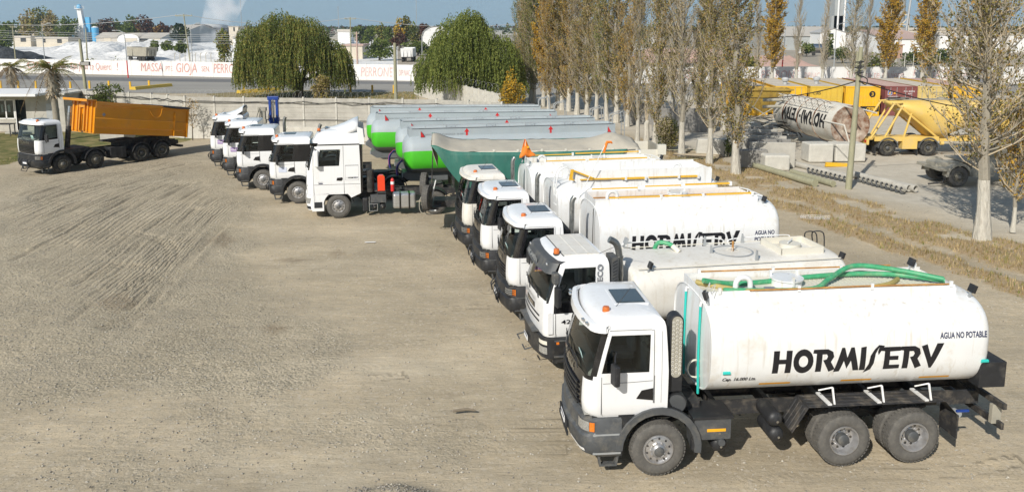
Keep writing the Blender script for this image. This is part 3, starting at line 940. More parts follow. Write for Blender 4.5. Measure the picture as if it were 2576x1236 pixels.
# ================================================================ tank bodies
def sup(a, b, n, k, N=72):
 """point k of N of a superellipse, starting at the driver's side (-y) and going up over the top"""
 th = 2 * PI * k / N
 c, s_ = math.cos(th), math.sin(th)
 return (-a * math.copysign(abs(c) ** (2 / n), c), b * math.copysign(abs(s_) ** (2 / n), s_))
def wrap_table(a, b, n, zc):
 pts = []
 for k in range(-200, 201):
  th = k / 200 * PI / 2
  c, s_ = math.cos(th), math.sin(th)
  pts.append((-a * abs(c) ** (2 / n), zc + b * math.copysign(abs(s_) ** (2 / n), s_)))
 L = [0]
 for p, q in zip(pts, pts[1:]):
  L.append(L[-1] + math.hypot(q[0] - p[0], q[1] - p[1]))
 mid = L[200]
 return [(l - mid, p) for l, p in zip(L, pts)]
def wrap_point(tab, z0, v, off):
 """walk v up the skin from height z0"""
 l0 = min(tab, key=lambda e: abs(e[1][1] - z0))[0]
 l = l0 + v
 for (la, pa), (lb, pb) in zip(tab, tab[1:]):
  if la <= l <= lb:
   k = (l - la) / max(lb - la, 1e-9)
   y, z = pa[0] + (pb[0] - pa[0]) * k, pa[1] + (pb[1] - pa[1]) * k
   dy, dz = pb[0] - pa[0], pb[1] - pa[1]
   ln = math.hypot(dy, dz) or 1
   return y - dz / ln * off, z + dy / ln * off
 return tab[-1][1]
def skin_text(mb, tab, geo, x, z0, h, width, m, off=.004):
 vs, fs = geo[0], geo[1]
 vs, fs = slice_geo(vs, fs, .12)
 wd = max(v[0] for v in geo[0])
 kx = width / wd
 q = []
 for a, b in vs:
  y, z = wrap_point(tab, z0, b * h, off)
  q.append((x + a * kx, y, z))
 mb.add(q, fs, m)
def tank_body(root, x0, x1, zc, a, b, n=2.9, m='white_paint', flat_front=True, name='tank', seams=2, dish=.12):
 mb = MB()
 N = 72
 def ring(x, sa):
  return [V((x, sup(a * sa, b * sa, n, k, N)[0], zc + sup(a * sa, b * sa, n, k, N)[1])) for k in range(N)]
 xs = [x0] + [x0 + .5] + [x0 + (x1 - x0) * k / 8 for k in range(1, 8)] + [x1 - dish * 2]
 mb.loft([ring(x, 1) for x in xs], m, True, False, False)
 rr = [ring(x1 - dish * 2, 1)]
 for t in (.25, .5, .75, 1):
  ang = t * PI / 2
  rr.append(ring(x1 - dish * 2 + dish * 2 * math.sin(ang) * .9, 1 - .14 * (1 - math.cos(ang))))
 mb.loft(rr, m, True, False, True)
 if flat_front:
  fr = [ring(x0, 1), ring(x0 - .015, 1.0), ring(x0 - .015, .985), ring(x0 + .01, .975), ring(x0 - .01, .80), ring(x0 - .03, .4)]
 else:
  fr = [ring(x0, 1)]
  for t in (.25, .5, .75, 1):
   ang = t * PI / 2
   fr.append(ring(x0 - dish * 2 * math.sin(ang) * .9, 1 - .14 * (1 - math.cos(ang))))
 mb.loft(fr, m, True, False, True)
 for s in range(seams):
  x = x0 + (x1 - x0) * (s + 1) / (seams + 1)
  mb.loft([ring(x - .009, 1.0), ring(x - .006, 1.0022), ring(x + .006, 1.0022), ring(x + .009, 1.0)], m, True, False, False)
 return mb.build(name, root)
def spill_rim(root, x0, x1, y0, y1, z0, z1, m='white_paint', lean=.06, floor=True, fm=None, th=.02):
 """open box of sheet on the tank top"""
 mb = MB()
 P = [(x0, y0), (x1, y0), (x1, y1), (x0, y1)]
 mb.prism([(y0 - lean, z0), (y0 - lean + .03, z0), (y0 + .02, z1), (y0, z1)], 'x', x0, x1, m)
 mb.prism([(y1 + lean - .03, z0), (y1 + lean, z0), (y1, z1), (y1 - .02, z1)], 'x', x0, x1, m)
 mb.box(x0 - .02, x0, y0 - lean * .3, y1 + lean * .3, z0, z1 - .002, m)
 mb.box(x1, x1 + .02, y0 - lean * .3, y1 + lean * .3, z0, z1 - .06, m)
 o = mb.build('spill_rim', root)
 if floor:
  f = MB(); f.box(x0 + .002, x1 - .002, y0 + .02, y1 - .02, z0 + .02, z0 + .12, fm or m); f.build('tank_top', o)
 return o
def manhole(root, x, y, z, r=.28, m='white_paint'):
 mb = MB()
 mb.cyl((x, y, z), (x, y, z + .17), r, m, n=28)
 mb.cyl((x, y, z + .17), (x, y, z + .20), r + .03, m, n=28)
 for k in range(3):
  a = 2 * PI * k / 3 + .5
  px, py = x + math.cos(a) * (r + .02), y + math.sin(a) * (r + .02)
  mb.box(px - .02, px + .02, py - .03, py + .03, z + .1, z + .30, m)
 return mb.build('manhole', root)
def vent_pipe(root, x, y, z, m='white_paint', r=.055, w_=.3):
 mb = MB()
 pts = [(x, y, z)] + [(x + w_ / 2 - w_ / 2 * math.cos(t), y, z + .16 + w_ / 2 * math.sin(t)) for t in [PI * k / 10 for k in range(11)]] + [(x + w_, y, z + .06)]
 mb.tube(pts, r, m, 12)
 return mb.build('vent_pipe', root)
def rear_guard(root, x0, x1, side, z=1.20, m='chassis'):
 mb = MB()
 s = side
 ya, yb = 1.27 * s, .72 * s
 def sheet(p, q):
  (xa, za), (xb, zb) = p, q
  d = V((xb - xa, 0, zb - za)).normalized(); nn = V((-d.z, 0, d.x)) * .008
  vs = [V((xa, y, za)) + w_ for y in (ya, yb) for w_ in (V(), nn)] + [V((xb, y, zb)) + w_ for y in (ya, yb) for w_ in (V(), nn)]
  mb.add(vs, [(0, 1, 3, 2), (4, 6, 7, 5), (0, 4, 5, 1), (2, 3, 7, 6), (0, 2, 6, 4), (1, 5, 7, 3)], m)
  for t in (.15, .38, .62, .85):
   y_ = ya + (yb - ya) * t
   k = d * .04
   mb.tube([V((xa, y_, za)) + nn * 1.2 + k, V((xb, y_, zb)) + nn * 1.2 - k], .014, m, 5)
 sheet((x0, z - .50), (x0 + .30, z))
 sheet((x0 + .302, z + .004), (x1 - .28, z + .004))
 sheet((x1 - .278, z), (x1, z - .30))
 mb.box(x1 - .01, x1 + .02, min(ya, yb), max(ya, yb), z - .78, z - .29, m)
 return mb.build('rear_mudguard', root, bevel=.004)
def stack_exhaust(root, x, y, z0, z1, r=.075):
 mb = MB()
 mb.tube([(x, y, z0), (x, y, z1 - .15), (x + .02, y, z1 - .05), (x + .08, y, z1 + .03)], [r, r, r, r * .95], 'exhaust_steel', 16, caps=False)
 mb.cyl((x, y, z0 - .5), (x, y, z0 + .25), r * 1.5, 'chassis', n=16)
 return mb.build('exhaust_pipe', root)
def work_lamp(root, x, y, z, rot=0, m='black_plastic'):
 mb = MB()
 T = Matrix.Translation((x, y, z)) @ Matrix.Rotation(rot, 4, 'Z') @ Matrix.Rotation(R(20), 4, 'Y')
 mb.box(-.03, .03, -.09, .09, .10, .26, m, T)
 mb.box(.0302, .034, -.075, .075, .115, .245, 'lens', T)
 mb.box(-.015, .015, -.03, .03, -.02, .12, 'galvanised', T)
 return mb.build('work_lamp', root)
def name_on_tank(root, a, b, n, zc, x, z0, h, width, txt='HORMISERV', m='ink_black'):
 tab = wrap_table(a, b, n, zc)
 mb = MB()
 skin_text(mb, tab, name_geo(txt), x, z0, h, width, m)
 return mb.build('company_lettering', root), tab
def words_on_tank(root, tab, txt, x, z0, h, width, m='ink_blue', bold=.045, shear=0):
 mb = MB()
 skin_text(mb, tab, text_geo(txt, shear, bold), x, z0, h, width, m)
 return mb.build('lettering', root)
def marker_tapes(root, tab, xs, z0, L=.6, m='reflector'):
 for x in xs:
  mb = MB(); skin_text(mb, tab, ([(0, 0), (1, 0), (1, 1), (0, 1)], [(0, 1, 2, 3)], 1), x, z0, .06, L, m)
  mb.build('marker_tape', root)
# ================================================================ the lorries of the near row
def finish_lorry(root, axles, x1, new):
 ch = chassis(root, -.9, x1, axles)
 return ch
T1 = thing('water_truck', 'white water tanker lorry showing its whole side, green hoses coiled in its top rim', 'truck', (2.682, 15.369, 0), R(5.2), 'white water tankers in the near row')
p_cab(T1, new=False, helmet=True)
finish_lorry(T1, (0, 3.70, 5.13), 7.0, False)
k1 = (True, 'rim_silver', True); k2 = (True, 'rim_silver', False)
for s in (-1, 1):
 add_wheel(T1, 0, s, k1, rot=R(0))
 for ax in (3.70, 5.13): add_wheel(T1, ax, s, k2, dual=True)
A1, B1, Z1 = 1.23, .93, 2.34
tk = tank_body(T1, .98, 6.62, Z1, A1, B1, 2.9)
rm = spill_rim(tk, 1.0, 6.15, -.60, .60, 3.18, 3.42, fm='cream_paint')
manhole(tk, 2.95, .05, 3.26, .30)
vent_pipe(tk, 1.75, -.28, 3.28)
_, tb1 = name_on_tank(tk, A1, B1, 2.9, Z1, 2.17, 1.98, .46, 3.42)
words_on_tank(tk, tb1, 'AGUA NO POTABLE', 5.50, 2.56, .115, .96)
words_on_tank(tk, tb1, 'Cap. 16.000 Lts.', 1.22, 1.84, .075, .66, 'ink_black', shear=.2)
marker_tapes(tk, tb1, (1.98, 3.62, 5.22), 1.70, .62)
g = MB()
for k in range(1):
 g.box(3.4, 6.0, -.56, .56, 3.305, 3.315, 'cream_paint')
 for j in range(26):
  g.tube([(3.4 + j * .1, -.56, 3.325), (3.5 + j * .1, .56, 3.325)], .008, 'cream_paint', 4)
  g.tube([(3.5 + j * .1, -.56, 3.325), (3.4 + j * .1, .56, 3.325)], .008, 'cream_paint', 4)
g.build('walkway_mesh', tk)
def bez(pts, n=24):
 """smooth curve through points"""
 P = [V(p) for p in pts]
 out = []
 for i in range(len(P) - 1):
  p0, p1, p2, p3 = P[max(i - 1, 0)], P[i], P[i + 1], P[min(i + 2, len(P) - 1)]
  for k in range(n):
   t = k / n
   out.append(.5 * ((2 * p1) + (p2 - p0) * t + (2 * p0 - 5 * p1 + 4 * p2 - p3) * t * t + (3 * p1 - p0 - 3 * p2 + p3) * t ** 3))
 return out + [P[-1]]
h = MB()
h.tube(bez([(1.15, -.08, 3.48), (1.7, .05, 3.36), (2.4, .12, 3.34), (3.2, .25, 3.36), (4.4, .30, 3.40), (5.3, .12, 3.42), (6.1, -.35, 3.42)], 8), .052, 'green_hose', 12)
h.tube(bez([(1.5, -.30, 3.34), (2.4, -.40, 3.34), (3.3, -.42, 3.36), (3.8, -.10, 3.46), (4.5, .28, 3.58), (5.3, .10, 3.53), (6.05, -.38, 3.46)], 8), .052, 'green_hose', 12)
h.cyl((2.30, -.385, 3.34), (2.5, -.40, 3.34), .075, 'alloy', n=12)
h.build('green_hose', tk)
h = MB(); h.tube(bez([(1.1, .20, 3.36), (1.9, -.35, 3.33), (2.6, -.46, 3.33)], 8), .055, 'ochre_hose', 10); h.build('ochre_hose', tk); h = MB()
h.tube(bez([(4.3, -.5, 3.36), (4.9, -.35, 3.38), (5.3, 0, 3.36)], 8), .05, 'ochre_hose', 10)
h.build('ochre_hose', tk)
h = MB()
h.tube([(1.9, -.63, 3.44), (3.0, -.63, 3.44), (4.2, -.62, 3.45), (6.0, -.62, 3.44)], .018, 'rust_paint', 6)
h.tube([(1.3, .62, 3.44), (5.5, .63, 3.46)], .018, 'rust_paint', 6)
for y in (-.62, .62):
 for x in (1.3, 2.9, 4.4, 6.05):
  h.box(x - .03, x + .03, y - .02, y + .02, 3.38, 3.50, 'white_paint')
h.build('folding_rail', tk, split=1)
h = MB()
for y in (-.62, .3):
 a = bez([(.93, y, 3.16), (.92, y, 2.2), (.94, y, 1.35)], 4)
 h.tube(a, .026, 'teal_hose', 8)
 h.tube([(1.02, y + .02, 3.20), (.94, y, 3.22), (.93, y, 3.14)], .03, 'white_paint', 8)
h.build('drain_hose', tk, split=1)
h = MB()
for y in (-.62, -.60, -.57): h.tube([(.88 + .16 * math.sin(t), y, 1.86 + .18 * math.cos(t)) for t in [2 * PI * k / 16 for k in range(17)]], .008, 'cream_paint', 5)
h.build('hose_coil', T1)
work_lamp(tk, 1.05, -.72, 3.22, R(150)); work_lamp(tk, 6.38, -.72, 3.20, 0); work_lamp(tk, 5.9, .6, 3.36, R(0))
h = MB(); h.tube(bez([(1.0, -.70, 3.45), (1.1, -.62, 3.62), (1.05, -.74, 3.5), (1.18, -.70, 3.60), (1.1, -.76, 3.4)], 5), .008, 'wire_pale', 4); h.build('loose_wire', tk)
for x, z in ((1.28, 2.02), (6.46, 2.06)):
 q = MB(); yy, zz = wrap_point(tb1, z, 0, 0)
 q.cyl((x - .07, yy - .0, zz), (x + .07, yy - .0, zz), .035, 'teal_hose', n=10); q.build('side_lamp', tk)
for s in (-1, 1): rear_guard(T1, 2.62, 5.98, s, 1.27)
for x in (3.45, 4.45, 5.42):
 q = MB()
 q.tube([(x, -1.12, 1.60), (x + .02, -1.20, 1.29)], .022, 'white_paint', 5)
 q.box(x - .13, x - .05, -1.24, -.72, 1.29, 1.32, 'white_paint')
 q.tube([(x - .25, -1.05, 1.52), (x, -1.12, 1.60)], .016, 'white_paint', 5)
 q.build('guard_bracket', T1)
for k, (x, z) in enumerate(((2.12, .98), (2.16, .66), (.98, .80), (1.02, .52))):
 air_tank(T1, (x + .22, -1.16, z), .74, .155)
q = MB()
q.box(.70, 1.42, -1.20, -.55, .68, 1.10, 'grey_plastic'); q.box(.66, 1.46, -1.22, -.53, 1.10, 1.15, 'black_plastic')
q.box(.95, 1.32, -1.206, -1.202, .84, .90, 'reflector')
q.cyl((.72, -1.18, .50), (.72, -1.18, .72), .08, 'black_plastic', n=12)
q.cyl((1.24, -1.1, .62), (1.24, -1.24, .62), .07, 'grey_plastic', n=12)
q.build('battery_box', T1, bevel=.02)
q = MB()
q.box(6.40, 6.95, -1.20, 1.20, 1.50, 2.02, 'black_plastic')
q.build('tool_box', T1, bevel=.01)
q = MB()
q.box(6.95, 7.03, -1.22, 1.22, 1.02, 1.14, 'chassis')
q.box(6.90, 7.10, -1.0, -.9, .62, 1.02, 'dusty_metal'); q.box(6.90, 7.10, .9, 1.0, .62, 1.02, 'dusty_metal')
q.box(7.0, 7.06, -1.15, 1.15, .56, .70, 'chassis')
qo = q.build('rear_bumper', T1, bevel=.006)
for y in (-1.06, 1.06):
 q = MB(); q.box(7.031, 7.05, y - .12, y + .12, 1.04, 1.12, 'red_lens'); q.build('tail_lamp', qo)
q = MB(); q.cyl((6.15, -.9, .88), (6.15, -1.05, .88), .07, 'galvanised', n=10); q.box(6.10, 6.36, -1.06, -1.02, .93, .97, 'blue_paint'); q.cyl((6.0, -.6, .9), (6.15, -.98, .88), .05, 'galvanised', n=10); q.build('water_valve', T1)
# raised air intake with its honeycomb face behind the cab
q = MB()
q.prism([(.20, 1.62), (.20, 3.02)] + arc(.335, 3.02, .135, PI, 0, 8) + [(.47, 1.62)], 'y', -1.08, -.80, 'black_plastic')
qo = q.build('air_intake_stack', T1, bevel=.02)
q = MB()
q.prism(arc(.335, 3.03, .10, PI, 0, 8) + arc(.335, 2.02, .10, 0, -PI, 8), 'y', -1.095, -1.082, 'dusty_metal')
for j in range(14):
 for i in range(3):
  x = .265 + .07 * i + (.0 if j % 2 else .0)
  z = 2.00 + j * .078 + (.035 if i == 1 else 0)
  q.lathe([(0, .012), (0, .028), (-.012, .026), (-.012, .012)], (x, -1.095, z), (0, 1, 0), 'concrete_pale', 8)
q.build('intake_grille', qo)
q = MB(); q.cyl((.36, -1.10, 1.40), (.36, -.55, 1.40), .21, 'black_plastic', n=24); q.cyl((.36, -1.13, 1.40), (.36, -1.10, 1.40), .18, 'grey_plastic', n=24)
q.tube([(.30, -.94, 1.66), (.28, -.98, 1.5), (.30, -1.14, 1.3), (.36, -1.15, 1.16)], .03, 'black_plastic', 8)
q.build('air_filter', T1)
q = MB()
q.box(.22, .92, -.8, .8, 1.10, 1.30, 'chassis'); q.box(.45, .60, -.5, .6, 1.3, 2.1, 'chassis')
q.tube(bez([(.25, .2, 2.0), (.5, .1, 1.7), (.8, 0, 1.3)], 6), .03, 'cable', 6)
q.tube(bez([(.25, -.3, 1.9), (.6, -.4, 1.5), (.9, -.3, 1.3)], 6), .02, 'cable', 6)
q.build('engine_cover', T1)
# ---------------------------------------------------------------- the cream tanker with the boxy cab
T2 = thing('water_truck', 'cream tanker lorry with a boxy white cab and a square hatch box on top', 'truck', (1.86, 19.70, 0), R(10.5), 'white water tankers in the near row')
def box_cab(root):
 xr = .30
 tab = [(1.10, -1.40, 1.19, xr), (1.2, -1.42, 1.22, xr), (1.95, -1.40, 1.24, xr), (2.6, -1.20, 1.22, xr - .02), (2.88, -1.10, 1.19, xr - .03), (2.98, -1.02, 1.13, xr - .06), (3.04, -.92, 1.05, xr - .1), (3.05, -.7, .8, xr - .3)]
 def tx(x): return (xr - x) / (xr + 1.10)
 tl = [0, tx(-.12), tx(-.5), tx(-.85), 1.0, 1.2, 1.4, 1.6, 1.8, 2.0, 2.2, 2.5]
 zl = [1.10, 1.2, 1.5, 1.70, 1.82, 1.95, 2.0, 2.3, 2.6, 2.80, 2.86, 2.90, 2.98, 3.04, 3.05]
 def cls(t, z, far):
  if t > 5: return 'cab_shell'
  if t >= 1.6 and 2.0 < z < 2.86: return 'windscreen'
  if 1.4 < t < 1.6 and 1.95 < z < 2.9: return 'window_surround'
  if tx(-.12) < t < 1.0 and 2.0 < z < 2.80: return 'side_window'
  if tx(-.5) < t < 1.0 and 1.70 < z < 2.0: return 'window_surround/low'
  return 'cab_shell'
 cab_mesh(tab, .22, .12, tl, zl, cls, root, {'cab_shell': 'cab_white', 'windscreen': 'cab_glass', 'side_window': 'cab_glass', 'window_surround': 'gloss_black', 'window_surround/low': 'gloss_black'}, {'windscreen': .012, 'side_window': .012})
 def fx(y, z):
  s = sec_at(tab, z); return s[0] + .12 * (y / s[1]) ** 2
 for y0_, y1_ in ((1.225, 1.241),):
  pass
 m = MB()
 def trow(z, off): return [perim((lambda s: (s[0] - off, s[1] + off * .2, s[2]))(sec_at(tab, z)), .22, .12, t, z) for t in (1.1, 1.4, 1.7, 2, 2.25, 2.5, 2.75, 3, 3.3, 3.6, 3.9)]
 m.grid([trow(2.95, .06), trow(2.92, .18), trow(2.70, .22), trow(2.68, .18)], 'visor_glass')
 m2 = MB(); m2.grid([trow(2.96, .02), trow(2.93, .17), trow(2.69, .21)], 'grey_plastic'); vo = m2.build('sun_visor', root)
 tb = MB(); put_text(tb, 'FICAMEN', (fx(0, 2.8) - .235, .55, 2.77), (0, -1, 0), (.14, 0, 1), .12, 'galvanised', width=1.0, bold=.03); tb.build('lettering', vo)
 for y in (-.95, .95):
  q = MB(); q.lathe([(0, .05), (-.03, .045), (-.04, 0)], (fx(y, 2.86) - .17, y, 2.86), (1, 0, .3), 'lens', 12); q.build('marker_lamp', vo)
 # front panel lines, badge and grille slots
 q = MB()
 for z, h_ in ((1.36, .05), (1.50, .05)):
  q.grid([[V((fx(y, z + a) - .006, y, z + a)) for y in np.linspace(-.8, .8, 9)] for a in (0, h_)], 'opening')
 q.grid([[V((fx(y, z_) - .006, y, z_)) for y in np.linspace(-.42, .42, 7)] for z_ in (1.60, 1.74)], 'gloss_black')
 q.grid([[V((fx(y, z_) - .012, y, z_)) for y in np.linspace(-.30, .30, 7)] for z_ in (1.63, 1.71)], 'chrome')
 q.build('grille', root)
 q = MB(); put_text(q, 'TRAKKER', (fx(0, 1.86) - .025, .62, 1.83), (0, -1, 0), (0, 0, 1), .08, 'ink_grey', width=1.2, bold=.01); q.build('lettering', root)
 q = MB(); put_text(q, 'IVECO', (.10, -1.238, 2.26), (0, 0, 1), (-1, 0, 0), .13, 'ink_grey', width=.62, bold=.045); q.build('lettering', root)
 q = MB(); put_text(q, '420', (-.92, -1.244, 1.44), (1, 0, 0), (0, 0, 1), .10, 'ink_black', width=.36, bold=.02); q.build('lettering', root)
 q = MB()
 for s in (-1, 1):
  q.box(-1.062, -1.052, 1.238 * s - .004, 1.238 * s + .004, 1.12, 2.0, 'opening'); q.box(-.09, -.08, 1.238 * s - .004, 1.238 * s + .004, 1.4, 2.6, 'opening')
  q.prism([(-1.25, 1.20), (-1.25, 1.72), (-1.19, 1.75), (-1.12, 1.72), (-1.12, 1.20)], 'y', 1.215 * s, 1.25 * s, 'cab_white')
 q.build('door_trim', root, bevel=.01, split=1)  # door gaps and white corner panel together, one mesh per side
 bt = [(.45, -1.30, 1.15, -.70), (.55, -1.48, 1.22, -.70), (1.06, -1.50, 1.24, -.70), (1.10, -1.42, 1.20, -.70)]
 bb = MB(); bb.loft([[perim(sec_at(bt, z), .34, .22, t, z) for t in (0, .5, 1, 1.25, 1.5, 1.75, 2, 2.25, 2.5, 2.75, 3, 3.25, 3.5, 3.75, 4, 4.5, 5)] for z in [b_[0] for b_ in bt]], 'black_plastic')
 bo = bb.build('bumper', root)
 for far in (0, 1):
  lt = [(a_, b_ - .012, c_ + .012, d_) for a_, b_, c_, d_ in bt]
  f = lambda t: 5 - t if far else t
  q = MB(); q.grid([[perim(sec_at(lt, z), .34, .22, f(t), z) for t in (1.4, 1.6, 1.8, 2.0)] for z in (.66, .84)], 'lens'); ho = q.build('headlight', bo)
  q = MB(); q.grid([[perim(sec_at(lt, z), .34, .22, f(t), z) for t in (1.4, 1.6, 1.8, 2.0)] for z in (.90, 1.0)], 'cream_paint'); q.build('fog_lamp', bo)
  q = MB(); q.grid([[perim(sec_at(lt, z), .34, .22, f(t), z) for t in (.75, .95)] for z in (.93, 1.02)], 'amber'); q.build('indicator', bo)
 q = MB(); q.box(-1.53, -1.30, -.75, .75, 1.10, 1.14, 'grey_plastic'); q.build('front_step', bo)
 plate(bo, -1.525, 0, .72)
 q = MB()
 for s in (-1, 1):
  q.tube([(-1.48, .5 * s, .6), (-1.66, .5 * s, .56), (-1.66, .2 * s, .56)], .02, 'grey_plastic', 6)
 q.build('tow_bar', bo, split=1)
 for s in (-1, 1):
  q = MB(); q.box(-1.1, -.72, .8 * s if s > 0 else -1.2, 1.2 if s > 0 else -.8, .45, 1.10, 'black_plastic')
  q.box(-1.08, -.74, 1.19 * s if s > 0 else -1.26, 1.26 if s > 0 else -1.19, 1.00, 1.04, 'grey_plastic'); q.box(-1.08, -.74, 1.19 * s if s > 0 else -1.26, 1.26 if s > 0 else -1.19, .6, .64, 'grey_plastic'); q.build('step_housing', root)
  fender(root, 0, s, .68, .80, R(0), R(180), 'black_plastic', 1.25, .5, .55, 'wheel_arch')
 q = MB()
 q.box(-.80, .10, -.95, .95, 3.04, 3.065, 'dusty_white')
 for x in (-.45, -.15): q.box(x - .02, x + .02, -.93, .93, 3.065, 3.075, 'dusty_white')
 q.box(-.82, -.79, -.98, .98, 3.045, 3.06, 'opening'); q.build('roof_panel', root, bevel=.008)
 beacon(root, -.92, -.72, 3.02)
 q = MB(); q.tube([(.1, -.9, 3.04), (.6, -.95, 3.25), (1.0, -1.0, 3.1)], .006, 'cable', 4); q.build('aerial', root)
 mirror_set(root, -.98, 1.95, 1.225, tall=.5)
 h2 = MB(); h2.box(-1.18, -1.02, -1.50, -1.26, 2.50, 2.78, 'grey_plastic'); h2.build('mirror', root, bevel=.04)
 wipers(root, fx, 2.02)
 interior(root, -1.4, xr, 1.2, 1.2)
 q = MB(); q.box(.34, .52, -1.18, -.70, 1.55, 3.0, 'grey_plastic')
 for k in range(16): q.prism([(.37, 1.66 + k * .08), (.49, 1.72 + k * .08), (.49, 1.745 + k * .08), (.37, 1.685 + k * .08)], 'y', -1.19, -1.181, 'opening')
 q.build('air_intake', root, bevel=.02)
box_cab(T2)
finish_lorry(T2, (0, 3.6, 4.97), 7.4, False)
for s in (-1, 1):
 add_wheel(T2, 0, s, k1)
 for ax in (3.6, 4.97): add_wheel(T2, ax, s, k2, dual=True)
tk = tank_body(T2, 1.05, 6.75, 2.40, 1.23, .75, 3.2, 'dusty_white', flat_front=False, dish=.08)
tk.location.z = -.5
tab2 = wrap_table(1.23, .92, 3.2, 2.23)
q = MB()
for s in (-1, 1):
 q.tube([(1.1, .95 * s, 3.10), (6.6, .95 * s, 3.10)], .014, 'cream_paint', 6)
q.tube(bez([(1.25, .98, 3.05), (1.35, .95, 3.22), (1.8, .95, 3.24), (4.0, .95, 3.24), (4.2, .95, 3.05)], 6), .016, 'white_paint', 6)
q.tube(bez([(4.4, .95, 3.05), (4.5, .95, 3.20), (6.0, .95, 3.24), (6.2, .9, 3.2)], 6), .016, 'white_paint', 6)
q.build('top_rail', tk)
for x, y in ((3.62, .8), (3.40, -.1), (4.75, .85), (4.35, -.75)):
 q = MB(); q.prism([(x - .04, 3.10), (x + .04, 3.10), (x + .012, 3.36), (x - .012, 3.36)], 'y', y - .03, y + .03, 'galvanised'); q.build('lifting_lug', tk)
q = MB(); q.cyl((4.05, 0, 3.14), (4.05, 0, 3.42), .028, 'rust_paint', n=8)
for a in range(3): q.tube([(4.05 + .18 * math.cos(a * 2.1), .18 * math.sin(a * 2.1), 3.15), (4.05, 0, 3.25)], .01, 'cream_paint', 4)
q.cyl((4.05, 0, 3.38), (4.05, 0, 3.58), .012, 'galvanised', n=8)
q.lathe([(0, .55), (.008, .53), (.008, .50), (0, .48)], (4.05, 0, 3.145), (0, 0, 1), 'galvanised', 40); q.build('filler_cap', tk)
q = MB(); x0, x1 = 5.15, 6.35
for a_, b_ in (((x0, -.55), (x1, -.55)), ((x1, -.55), (x1, .55)), ((x1, .55), (x0, .55)), ((x0, .55), (x0, -.55))):
 q.box(min(a_[0], b_[0]) - .012, max(a_[0], b_[0]) + .012, min(a_[1], b_[1]) - .012, max(a_[1], b_[1]) + .012, 3.10, 3.30 + random.random() * .001, 'cream_paint')
q.cyl((5.75, .1, 3.14), (5.75, .1, 3.26), .28, 'cream_paint', n=28); q.tube([(5.6, -.05, 3.3), (5.9, .25, 3.32)], .02, 'white_paint', 6); q.build('hatch_box', tk)
q = MB(); q.tube(bez([(2.15, .75, 3.05), (2.2, .6, 3.30), (2.45, .4, 3.30), (2.62, .15, 3.16)], 6), .06, 'green_hose', 10); q.tube([(2.50, .32, 3.27), (2.62, .14, 3.15)], .07, 'cream_paint', 10); q.build('green_hose', tk)
q = MB()
for dx in (0, .22): q.tube(bez([(6.45 + dx, .5, 3.12), (6.4 + dx, .45, 3.42), (6.65 + dx, .35, 3.42), (6.68 + dx, .3, 3.05)], 6), .018, 'cable', 6)
q.build('breather_hose', tk)
work_lamp(tk, 1.32, .85, 3.16, R(0), 'galvanised'); work_lamp(tk, 1.35, -.95, 3.02, 0); work_lamp(tk, 6.6, -.9, 2.98)
q = MB(); q.tube(bez([(.62, -1.0, 1.3), (.64, -1.0, 1.9), (.62, -.98, 2.5), (.60, -.95, 3.0), (.52, -.95, 3.28), (.34, -.95, 3.40)], 5), [.07] * 10 + [.085] * 16, 'exhaust_steel', 14)
q.box(.54, .60, -1.04, -.90, 1.2, 2.6, 'wood_pole'); q.cyl((.61, -.96, 2.92), (.61, -.96, 2.97), .095, 'exhaust_steel', n=14)
q.build('exhaust_pipe', T2)
for s in (-1, 1): rear_guard(T2, 2.6, 5.9, s, 1.25)
# ---------------------------------------------------------------- three tankers with the newer cab
def boom(root, y, z, segs, m='yellow_paint'):
 b_ = MB()
 for xa, xb, za, zb, r in segs:
  b_.box(xa, xb, y - r, y + r, z + za, z + za + r * 1.6, m)
 for xa, xb, za, zb, r in segs:
  b_.box(xb - .05, xb + .02, y - r * 1.8, y + r * 1.8, z + za - .05, z + za + .08, 'white_paint')
 return b_.build('folding_rail', root)
def new_tanker(root, sticker=None, seed=0, body='cab_white', tank=True):
 p_cab(root, new=True, ext=.14, sticker=sticker, visor='dusty' if seed == 2 else 'white')
 finish_lorry(root, (0, 3.6, 5.0), 7.0, True)
 for s in (-1, 1):
  add_wheel(root, 0, s, k1)
  for ax in (3.6, 5.0): add_wheel(root, ax, s, k2, dual=True)
  rear_guard(root, 2.6, 6.0, s, 1.27)
 stack_exhaust(root, .48, -.66, 1.9, 3.62)
 q = MB(); q.box(.25, .85, -.9, .9, 1.1, 1.5, 'chassis'); q.box(.30, .42, -.75, .75, 1.5, 2.7, 'chassis'); q.build('engine_cover', root)
T3 = thing('water_truck', 'white tanker lorry with rusty yellow rails in its top rim, behind the cream tanker', 'truck', (1.16, 23.13, 0), R(9), 'white water tankers in the near row')
new_tanker(T3, 'purple', 0)
tk = tank_body(T3, 1.18, 6.75, 2.40, 1.23, .95, 2.9)
spill_rim(tk, 1.2, 6.2, -.62, .62, 3.22, 3.52, fm='rust_paint')
manhole(tk, 3.95, .05, 3.34, .28); vent_pipe(tk, 1.62, -.35, 3.4)
_, tb3 = name_on_tank(tk, 1.23, .95, 2.9, 2.40, 2.12, 2.08, .48, 3.3)
words_on_tank(tk, tb3, 'AGUA NO', 5.88, 2.46, .12, .62); words_on_tank(tk, tb3, 'POTABLE', 5.88, 2.26, .12, .62)
boom(tk, -.60, 3.55, [(1.6, 3.2, 0, 0, .022), (3.3, 4.5, .0, 0, .022), (4.6, 6.05, .0, 0, .03)])
boom(tk, .60, 3.56, [(1.4, 2.9, .02, 0, .022), (3.1, 4.3, .05, 0, .022), (4.4, 5.9, .06, 0, .03)])
work_lamp(tk, 6.32, -.72, 3.24)
q = MB()
for xa, ya in ((6.3, -.55), (6.3, .55)): q.tube([(6.2, ya, 3.5), (6.45, ya, 3.44), (6.46, ya, 3.2)], .02, 'white_paint', 6)
